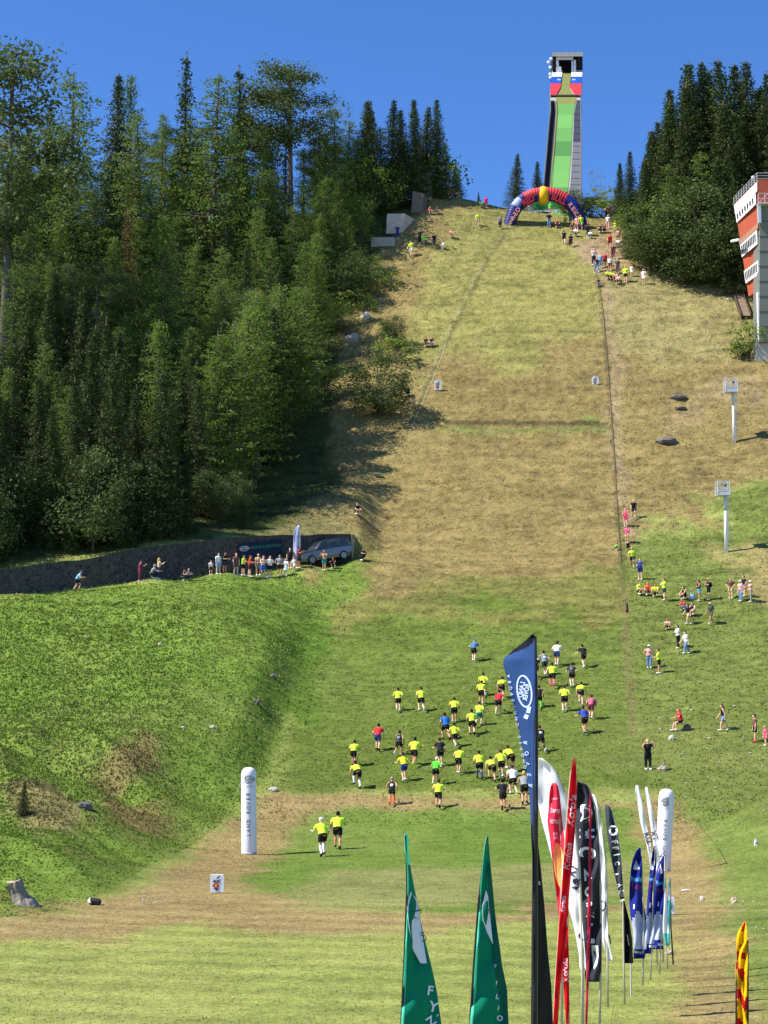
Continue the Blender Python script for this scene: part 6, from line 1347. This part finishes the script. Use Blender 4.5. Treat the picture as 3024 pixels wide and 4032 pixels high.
f7.text('D', 2374, 3570, 60, 10, PNV, sx=.6); f7.text('I', 2402, 3700, 50, -10, PNV, sx=.6, bold=.04)
# dark grey flag
f8 = Flag('feather_flag', 'dark grey feather flag with small white letters twisting to black at the foot', 31.6, [(3170, 2386, 2396), (3178, 2384, 2404), (3210, 2384, 2414), (3260, 2389, 2424), (3320, 2396, 2434), (3400, 2410, 2446), (3480, 2428, 2452), (3520, 2438, 2454, .1, -.05), (3560, 2448, 2462), (3620, 2454, 2478), (3700, 2456, 2490), (3793, 2457, 2493)], None, [(2460, 3955), (2456, 3793), (2453, 3550), (2444, 3380), (2428, 3260), (2404, 3180)], [fabric_mat('dark_grey', (66, 70, 82), .12), fabric_mat('deep_black', (14, 14, 16), .05)], lambda py, u: 0 if py < 3530 else 1, wave=.05, dl=.1)
for ch, cx, cy, hh in [('O', 2415, 3272, 54), ('F', 2420, 3316, 32), ('F', 2423, 3340, 30), ('I', 2427, 3366, 34), ('C', 2429, 3400, 26), ('I', 2437, 3440, 40), ('A', 2440, 3486, 24), ('L', 2445, 3512, 30), ('S', 2449, 3545, 24)]: f8.text(ch, cx, cy, hh, 78 if ch != 'O' else -8, PW, sx=.8, bold=.04)
f8.art('swoosh', (np.array([(-1.6, -8), (1.5, -8), (8, 9), (5, 9)])/8., [(0, 1, 2, 3)]), lambda x, y: (2470+x*8, 3700+y*20), PW)
q = MB(); q.tube([P(2485, 3925, 32.2), P(2484, 3790, 32.2)], .018, 6); q.build('pole', POLE, f8.t)
# three blue tourist flags
bl = fabric_mat('royal_blue', (38, 50, 148), .3); pal = fabric_mat('pale_mist', (196, 204, 232), .3)
LBP = mat('printed_sky', lin((96, 168, 225)), .7); RDP = mat('printed_wine', lin((120, 40, 110)), .7)
def blue(label, Y, rows, pole, cx, w, y0, ys, ph, last):
    fl = Flag('feather_flag', label, Y, rows, None, pole, [bl, pal], lambda py, u: 0 if (py < ys + (18*abs(2*u-1)*2) or py > last) else 1, wave=.07, ph=ph, dl=.05, dr=.05, nu=11)
    fl.art('mountain_emblem', (np.array([(-10, 8), (-7, -2), (-2, -8), (0, -16), (3, -6), (7, -3), (10, 8), (2, 11)])/10., [tuple(range(8))]), lambda x, y: (cx+x*w*.28, y0+y*15), PW)
    fl.text('Vysoké', cx, y0+52, w*.62, 4, LBP, sx=.55, bold=.03); fl.text('Tatry', cx, y0+82, w*.62, 2, RDP, sx=.7, bold=.03)
    fl.text('i', cx-w*.22, ys-20, 26, 4, PW, bold=.05); fl.text('tatry', cx+w*.15, last+14, 15, 4, PW, bold=.03)
    return fl
blue('front royal blue tourist flag with mountain emblem, misty white lower half', 34.3, [(3338, 2518, 2526), (3350, 2505, 2527), (3380, 2492, 2527), (3420, 2484, 2528), (3500, 2478, 2530), (3560, 2478, 2534), (3600, 2482, 2543), (3660, 2492, 2549), (3720, 2496, 2548), (3775, 2494, 2538)], [(2531, 3880), (2533, 3775), (2534, 3600), (2528, 3420), (2524, 3340)], 2506, 44, 3410, 3590, 0, 3735)
blue('middle royal blue tourist flag, narrow and folded', 35.4, [(3332, 2576, 2581), (3360, 2568, 2584), (3400, 2562, 2585), (3480, 2554, 2578), (3560, 2548, 2576), (3600, 2546, 2574), (3680, 2545, 2578), (3730, 2536, 2572), (3755, 2534, 2568)], [(2561, 3858), (2566, 3740), (2572, 3500), (2580, 3335)], 2566, 26, 3410, 3585, 1.5, 3712)
blue('rear royal blue tourist flag beside the right inflatable pillar', 36.6, [(3366, 2616, 2622), (3385, 2602, 2621), (3420, 2588, 2618), (3480, 2580, 2616), (3560, 2574, 2613), (3620, 2572, 2608), (3690, 2568, 2606), (3738, 2570, 2612)], [(2597, 3834), (2600, 3738), (2612, 3560), (2618, 3370)], 2600, 34, 3425, 3580, 3, 3705)
# two slim white skis-like flags before the right pillar
f9 = Flag('feather_flag', 'left of two slim leaning white flags before the right pillar', 38.5, [(3092, 2504, 2512), (3110, 2500, 2518), (3180, 2513, 2534), (3250, 2524, 2546), (3320, 2545, 2562), (3380, 2556, 2568), (3440, 2564, 2572)], None, [(2590, 3800), (2575, 3600), (2566, 3400), (2545, 3250), (2528, 3160), (2508, 3094)], [wf], None, wave=.02, dl=.05)
f9.text('KIZ', 2551, 3300, 34, 70, PK, sx=.9); f9.text('N', 2558, 3342, 18, 78, GREY)
f10 = Flag('feather_flag', 'right of two slim leaning white flags before the right pillar', 39.5, [(3099, 2541, 2549), (3115, 2540, 2553), (3180, 2550, 2568), (3250, 2561, 2582), (3320, 2572, 2592), (3380, 2584, 2604), (3440, 2592, 2606), (3500, 2594, 2602)], None, [(2612, 3790), (2606, 3600), (2598, 3420), (2580, 3260), (2562, 3170), (2545, 3100)], [wf], None, wave=.02, dl=.05)
f10.text('XT', 2576, 3290, 34, 72, PK, sx=.9); f10.text('Y', 2600, 3372, 24, 72, PNV)
# turquoise flags
tq = fabric_mat('turquoise', (110, 225, 218), .4)
f11 = Flag('feather_flag', 'white flag with turquoise tip and foot beside the blue flags', 37.6, [(3448, 2614, 2619), (3480, 2613, 2623), (3560, 2611, 2626), (3620, 2610, 2630), (3672, 2610, 2635), (3700, 2616, 2635), (3725, 2622, 2636)], None, [(2629, 3815), (2624, 3730), (2618, 3600), (2617, 3450)], [wf, tq], lambda py, u: 1 if (py < 3500 or py > 3672-u*-8) else 0, wave=.02)
f12 = Flag('feather_flag', 'slimmer turquoise flag rightmost in the row', 38.6, [(3456, 2637, 2640), (3485, 2633, 2640), (3540, 2626, 2640), (3600, 2629, 2640), (3680, 2632, 2638), (3720, 2634, 2637)], None, [(2651, 3798), (2642, 3650), (2640, 3455)], [tq, wf], lambda py, u: 1 if (py < 3545 and py > 3490) else 0, wave=.02, nu=5, polem=DPOLE)
# green sails in front
gn = fabric_mat('sea_green', (14, 148, 112), .35); mint = fabric_mat('mint_sleeve', (110, 235, 195), .35)
gr1 = [(3283, 1594, 1602), (3300, 1591, 1608), (3340, 1593, 1608), (3380, 1600, 1611), (3440, 1604, 1620), (3500, 1604, 1631), (3560, 1603, 1645), (3620, 1601, 1655), (3700, 1597, 1672), (3800, 1592, 1697), (3900, 1587, 1719), (4032, 1579, 1738), (4200, 1570, 1752)]
f13 = Flag('beach_flag', 'left sea-green sail flag with white leaf patch and the letters FYZ', 19.0, gr1, None, [(1560, 4560), (1581, 4032), (1592, 3800), (1603, 3500), (1601, 3400), (1597, 3290)], [gn, mint], lambda py, u: 1 if (py < 3400 or u < .09+max(0, (3650-py))*.0006) else 0, group='sea-green sail flags in the foreground', wave=.03, nu=15, polem=DPOLE, dl=0, dr=.2)
f13.art('leaf_patch', (np.array([(-9, -48), (-1, -38), (5, 0), (12, 46), (4, 46), (-6, 28), (-11, 0), (-14, -30)])/10., [tuple(range(8))]), lambda x, y: (1644+x*30, 3655+y*30), PW, .02)
_L = mat('printed_dark_green', (.02, .12, .10), .7)
f13.text('Fyz', 1646, 3610, 44, 78, _L, bold=-.005, off=.03); f13.text('IO', 1662, 3690, 40, 72, _L, bold=-.005, off=.03)
for ch, cx, cy, hh, rt in [('F', 1694, 3902, 52, 8), ('Y', 1706, 3966, 56, 14), ('Z', 1698, 4022, 50, -35), ('´', 1722, 4010, 40, 0)]: f13.text(ch, cx, cy, hh, rt, PW, bold=.02)
gr2 = [(3292, 1916, 1921), (3340, 1906, 1925), (3400, 1900, 1930), (3480, 1892, 1938), (3560, 1888, 1945), (3640, 1882, 1955), (3720, 1876, 1966), (3800, 1870, 1976), (3900, 1864, 1997), (3980, 1855, 2000), (4032, 1850, 2003), (4200, 1842, 2006)]
f14 = Flag('beach_flag', 'right sea-green sail flag folded over its white patch', 19.6, gr2, None, [(1835, 4560), (1852, 4032), (1866, 3800), (1884, 3560), (1904, 3380), (1918, 3296)], [gn, mint, fabric_mat('sea_green_painted_shade', (10, 96, 76), .1)], lambda py, u: 1 if u < .09 else (2 if u > .62+max(0, py-3700)*.0006 and py > 3400 else 0), group='sea-green sail flags in the foreground', wave=.03, nu=15, polem=DPOLE, dl=0, dr=.15)  # darker green paints the shade on the folded side of the same cloth
f14.art('leaf_patch', (np.array([(0, -38), (3, -30), (6, 0), (10, 38), (2, 22), (-4, 5), (-5, -15)])/10., [tuple(range(7))]), lambda x, y: (1913+x*28, 3612+y*28), PW, .02)
f14.text('Ŀ', 1924, 3590, 44, 80, _L, off=.03)
for ch, cx, cy, hh in [('T', 1950, 3805, 16), ('I', 1955, 3870, 22), ('L', 1958, 3925, 26), ('I', 1962, 3970, 24), ('O', 1968, 4010, 30)]: f14.text(ch, cx, cy, hh, 12, PW, bold=.02)
# yellow and red flame banners at the right edge
yw = fabric_mat('yellow', (250, 205, 20), .4); rdb = fabric_mat('flame_red', (205, 30, 30), .35)
def flame(label, Y, rows, pole, ph):
    return Flag('flame_banner', label, Y, rows, None, pole, [yw, rdb], lambda py, u: 1 if vnoise(py/38+ph, u*2.2+ph, 3) > .56 else 0, group='yellow and red banners at the right edge', wave=.06, nu=9, polem=DPOLE, ph=ph, dl=.1)
flame('rear yellow and red flame banner with a raised pointed tip', 30.5, [(3628, 2933, 2938), (3650, 2918, 2940), (3672, 2904, 2941), (3700, 2899, 2944), (3760, 2901, 2946), (3820, 2904, 2946), (3900, 2910, 2944)], [(2941, 4070), (2943, 3800), (2938, 3630)], 0)
flame('middle yellow and red flame banner', 28.0, [(3700, 2936, 2944), (3740, 2914, 2944), (3800, 2904, 2944), (3860, 2906, 2943), (3940, 2914, 2942), (4040, 2920, 2942)], [(2944, 4140), (2945, 3900), (2945, 3702)], 4)
flame('nearest yellow and red flame banner on a black pole', 25.5, [(3790, 2896, 2904), (3830, 2895, 2912), (3880, 2897, 2922), (3940, 2899, 2930), (4000, 2900, 2936), (4060, 2902, 2950)], [(2900, 4250), (2899, 4000), (2899, 3786)], 8)
# white feather banner at the wall
f15 = Flag('feather_flag', 'white and lilac feather flag standing by the car on the terrace', 136.6, [(2069, 1172, 1180), (2080, 1162, 1181), (2100, 1157, 1182), (2130, 1155, 1183), (2180, 1154, 1180), (2205, 1153, 1175)], None, [(1178, 2240), (1182, 2150), (1181, 2072)], [fabric_mat('lilac_white', (215, 220, 245), .4)], None, group=None, wave=.05, pole_r=.04)
f15.text('ROVER', 1172, 2130, 15, -86, mat('printed_lilac', (.18, .18, .45), .7), off=.05)
# banner hung on the stone wall
bw = thing('wall_banner', 'long dark navy banner with white oval and green lettering on the stone wall', 'banner', P(1020, 2200, 134.8))
def wy(px): 
    a, b_, c_ = ray(px, 2160); t = np.arange(120, 145, .02); X = a/b_*t; yw = np.interp(X, WX, WY); w_ = np.where(t >= yw-.10)[0]; return float(t[w_[0]])
s = MB(); xs_ = np.linspace(938, 1112, 10)
for i in range(9):
    a, c = xs_[i], xs_[i+1]; ya, yc = wy(a), wy(c); y0a, y0c = np.interp(a, [938, 1112], [2140, 2122]), np.interp(c, [938, 1112], [2140, 2122]); y1a, y1c = y0a+56, y0c+62
    s.hexa([P(a, y1a, ya), P(c, y1c, yc), P(c, y1c, yc+.04), P(a, y1a, ya+.04), P(a, y0a, ya), P(c, y0c, yc), P(c, y0c, yc+.04), P(a, y0a, ya+.04)])
s.build('banner_sheet', mat('navy_banner', (.012, .018, .045), .8), bw)
dw = lambda a, c: wy(a)-.02
v_, f_ = ring(1.05, .55, .10); print_on(bw, 'oval_emblem', v_, f_, placer(962, 2160, 18, -6), dw, PW, .03)
v_, f_ = text_mesh('ROVER', .02); print_on(bw, 'emblem_lettering', v_, f_, placer(962, 2160, 9, -6), dw, PW, .04)
v_, f_ = text_mesh('ABOVE & BEYOND', .01); print_on(bw, 'green_lettering', v_, f_, placer(1045, 2152, 15, -5), dw, mat('printed_green', (.03, .28, .14), .7), .03)

# inflatable pillars
def pillar(label, cxb, pyb, cxt, pyt, wpx, text_px, Y, guys):
    b0 = P(cxb, pyb, Y); b0.z = hz(b0.x, b0.y); top = P(cxt, pyt, Y); r = wpx/2*Y/FPX; t = thing('inflatable_pillar', label, 'pillar', b0, 0, 'inflatable pillars')
    s = MB(); ax = top-b0; n = 14; pts = [b0+ax*q for q in (-.01, .01, .3, .6, .9)] + [b0+ax*(.9+.1*sin(a)) for a in np.linspace(.3, 1.5, 5)]
    rr_ = [r*.96, r, r, r, r] + [r*cos(a)**.6 for a in np.linspace(.3, 1.5, 5)]
    s.tube(pts, rr_, 28, side=(1, 0, 0)); s.build('inflated_body', mat('white_pvc', (.78, .78, .83), .45, var=.03, spec=.4), t, True)
    s = MB(); s.tube([b0+Vector((0, 0, .01)), b0+Vector((0, 0, .12))], [r*1.02, r*1.02], 28); s.build('base_skirt', mat('grey_pvc', (.42, .42, .46), .6), t, True)
    def dep(px, py):
        f_ = (pyb-py)/(pyb-pyt); c = cxb+(cxt-cxb)*f_; d = (px-c)/(wpx/2); return Y - r*math.sqrt(max(.05, 1-d*d))
    ex, ey, lx, ly, lh, lr, sx_ = text_px
    v_, f_ = ellipse(1.0, .62, 24); print_on(t, 'logo_oval', v_, f_, placer(ex, ey, 25), dep, mat('logo_dark_green', (.02, .05, .045), .5), .015)
    v_, f_ = ring(.93, .55, .06, 24); print_on(t, 'logo_ring', v_, f_, placer(ex, ey, 25), dep, PW, .025)
    for k_, w_ in enumerate(('LAND', 'ROVER')): v_, f_ = text_mesh(w_, .02); print_on(t, 'logo_lettering', v_, f_, placer(ex, ey-5+11*k_, 13), dep, PW, .03)
    for k_, ch in enumerate('LAND ROVER'):
        if ch == ' ': continue
        v_, f_ = text_mesh(ch, .005); x_ = lx + (cxt-cxb)*(k_*.1*.6); print_on(t, 'lettering', v_, f_, placer(lx+(cxt-cxb)*((pyb-(ly-k_*lh*.98))/(pyb-pyt)-.3), ly-k_*lh*.98, lh*1.22, -90, sx=.92), dep, mat('logo_grey', (.06, .065, .075), .5), .012)
    v_, f_ = text_mesh('tatranská', 0); print_on(t, 'small_lettering', v_, f_, placer(ex+5, ey+27, 8), dep, GREY, .012)
    for g_ in guys:
        s = MB(); a = P(g_[0], g_[1], Y); e = hit(g_[2], g_[3]); s.tube([a, e-Vector((0, 0, .02))], .012, 5); s.build('guy_line', mat('yellow_green_rope', (.55, .62, .25), .8), t)
pillar('left white inflatable pillar with dark lettering at the foot of the grass bank', 981, 3326, 979, 3021, 59, (979, 3069, 979, 3288, 18.2, 0, 1), 76.5, [(952, 3075, 828, 3345), (1002, 3095, 1007, 3362)])
pillar('right white inflatable pillar with dark lettering behind the row of flags', 2608, 3412, 2626, 3106, 60, (2626, 3156, 2619, 3392, 18.2, 0, 1), 66.5, [(2652, 3130, 2830, 3340)])

# square course signs
def sign(px, py0, py1, w_, label, Y=None):
    b_ = hit(px, py1+4); Y = Y or b_.y; t = thing('course_sign', label, 'sign', b_, 0, 'square white course signs'); hw = w_/2
    s = MB(); n = 5; out = []
    for cx, cy, a0 in ((px+hw-5, py1-6, 0), (px-hw+5, py1-6, 90), (px-hw+5, py0+6, 180), (px+hw-5, py0+6, 270)):
        for k_ in range(n): a = R(a0+90*k_/(n-1)); out.append((cx+5*cos(a), cy+6*sin(a)))
    f0 = [P(a, c, Y) for a, c in out]; f1_ = [p+Vector((0, .12, 0)) for p in f0]; k_ = len(out)
    s.add(f0+f1_, [tuple(range(k_)), tuple(range(2*k_-1, k_-1, -1))]+[(i, k_+i, k_+(i+1) % k_, (i+1) % k_) for i in range(k_)]); s.build('panel', WHITE, t)
    dp = lambda a, c: Y
    cy = (py0+py1)/2; k = w_/54
    v_, f_ = ellipse(.42, .26, 16); print_on(t, 'red_emblem', v_, f_, placer(px-4*k, cy+8*k, 32*k), dp, mat('sign_red', (.55, .04, .03), .6), .012)
    v_, f_ = ellipse(.14, .14, 12); print_on(t, 'yellow_disc', v_, f_, placer(px-4*k, cy+8*k, 32*k), dp, mat('sign_yellow', (.75, .5, .03), .6), .02)
    v_, f_ = text_mesh('400', .03); print_on(t, 'lettering', v_, f_, placer(px-2*k, cy-8*k, 19*k), dp, PK, .012)
    v_, f_ = np.array([(-.7, .1), (.3, .7), (.45, .55), (-.3, -.1)]), [(0, 1, 2, 3)]; print_on(t, 'ramp_mark', v_, f_, placer(px+8*k, cy-20*k, 16*k), dp, PK, .014)
    v_, f_ = np.array([(-.6, .2), (.6, .2), (.2, -.35)]), [(0, 1, 2)]; print_on(t, 'lower_mark', v_, f_, placer(px-4*k, cy+22*k, 20*k), dp, PNV, .014)
    s = MB()
    for dx in (-.3, .3): s.tube([b_+Vector((dx*hw*2*Y/FPX, .15, -.15)), P(px+dx*w_, py0+20, Y)+Vector((0, .15, 0))], .015, 5)
    s.build('stand', STEEL, t)
sign(854, 3444, 3514, 54, 'white course sign with red and black emblem on the left of the outrun')
sign(1724, 1497, 1535, 28, 'white course sign on the left edge of the landing slope')
sign(2344, 1482, 1514, 26, 'bluish white course sign on the right edge of the landing slope')
sign(2644, 3534, 3600, 24, 'white course sign behind the turquoise flags')

# --- inflatable arch
ap = [(2004, 900), (2010, 868), (2022, 835), (2040, 806), (2066, 783), (2100, 768), (2140, 762), (2182, 766), (2220, 782), (2250, 806), (2272, 838), (2286, 870), (2293, 902)]
AY = 204.6
ar = thing('inflatable_arch', 'navy and red inflatable arch with a yellow ball at the top of the landing slope', 'arch', P(2148, 900, AY))
dense = []; 
for i in range(len(ap)-1):
    for q in range(4):
        f_ = q/4; dense.append((ap[i][0]*(1-f_)+ap[i+1][0]*f_, ap[i][1]*(1-f_)+ap[i+1][1]*f_))
dense.append(ap[-1]); N_ = len(dense); APX = [P(a, c, AY) for a, c in dense]
def seg(i0, i1, name, m_, rm=1.0):
    s = MB(); pts, rr_ = [], []
    for i in range(i0, i1):
        for q in range(4):
            f_ = q/4; p = APX[i].lerp(APX[i+1], f_); pts.append(p); rr_.append(rm*(.72+.07*abs(sin(pi*f_)) + .10*(1-abs(2*(i+f_)/(N_-1)-1))))
    pts.append(APX[i1]); rr_.append(rr_[-1]); s.tube(pts, rr_, 16, side=(0, 1, 0)); return s.build(name, m_, ar, True)
NVY = mat('arch_navy', lin((38, 44, 110)), .5, var=.08); ARD = mat('arch_red', lin((205, 62, 70)), .5, var=.08); ASL = mat('arch_silver_blue', lin((150, 165, 215)), .45, var=.1)
seg(0, 10, 'left_leg', NVY); seg(10, 14, 'silver_band', ASL); seg(14, 16, 'blue_gap', NVY); seg(16, 33, 'red_span', ARD, 1.0); seg(33, 38, 'blue_band', mat('arch_blue', lin((40, 52, 150)), .5), 1.0); seg(38, N_-1, 'right_leg', NVY)
s = MB()
for i_ in range(9, 38): s.tube([APX[i_]+Vector((0, -.1, -.32)), APX[i_+1]+Vector((0, -.16, -.36))], [.66, .66], 14, side=(0, 1, 0))
s.build('navy_underside', NVY, ar, True)
s = MB(); s.ell(P(2139, 769, AY-.1), (.88, .95, 1.18), 20, 14); s.build('yellow_ball', mat('arch_yellow', lin((252, 190, 20)), .5, var=.06), ar, True)
LPK = mat('arch_pale_pink', lin((232, 150, 158)), .6)
dA = lambda a, c: AY-.84
for txt, cx, cy, hh, rt in [('RED', 2030, 842, 30, -58), ('BULL', 2012, 872, 20, -72), ('RED', 2256, 822, 30, 55), ('BULL', 2276, 856, 28, 66)]:
    for k_, ch in enumerate(txt):
        a = R(rt); st = hh*.62; px = cx+(k_-(len(txt)-1)/2)*st*cos(a); py = cy+(k_-(len(txt)-1)/2)*st*sin(a)
        v_, f_ = text_mesh(ch, .04); print_on(ar, 'lettering', v_, f_, placer(px, py, hh*.8, rt), dA, LPK, .06)
for txt, cx, cy, rt in [('RED', 2080, 790, -25), ('BULL', 2200, 786, 24)]:
    v_, f_ = text_mesh(txt, .05); print_on(ar, 'top_lettering', v_, f_, placer(cx, cy, 32, rt, sx=.85), lambda a, c: AY-.95, mat('arch_deep_red', lin((190, 34, 50)), .5), .04)
for (a, c, e, g_) in [(2060, 800, 1990, 905), (2240, 800, 2305, 905)]:
    s = MB(); s.tube([P(a, c, AY), hit(e, g_)], .03, 4); s.build('guy_line', mat('yellow_green_rope', (.55, .62, .25), .8), ar)
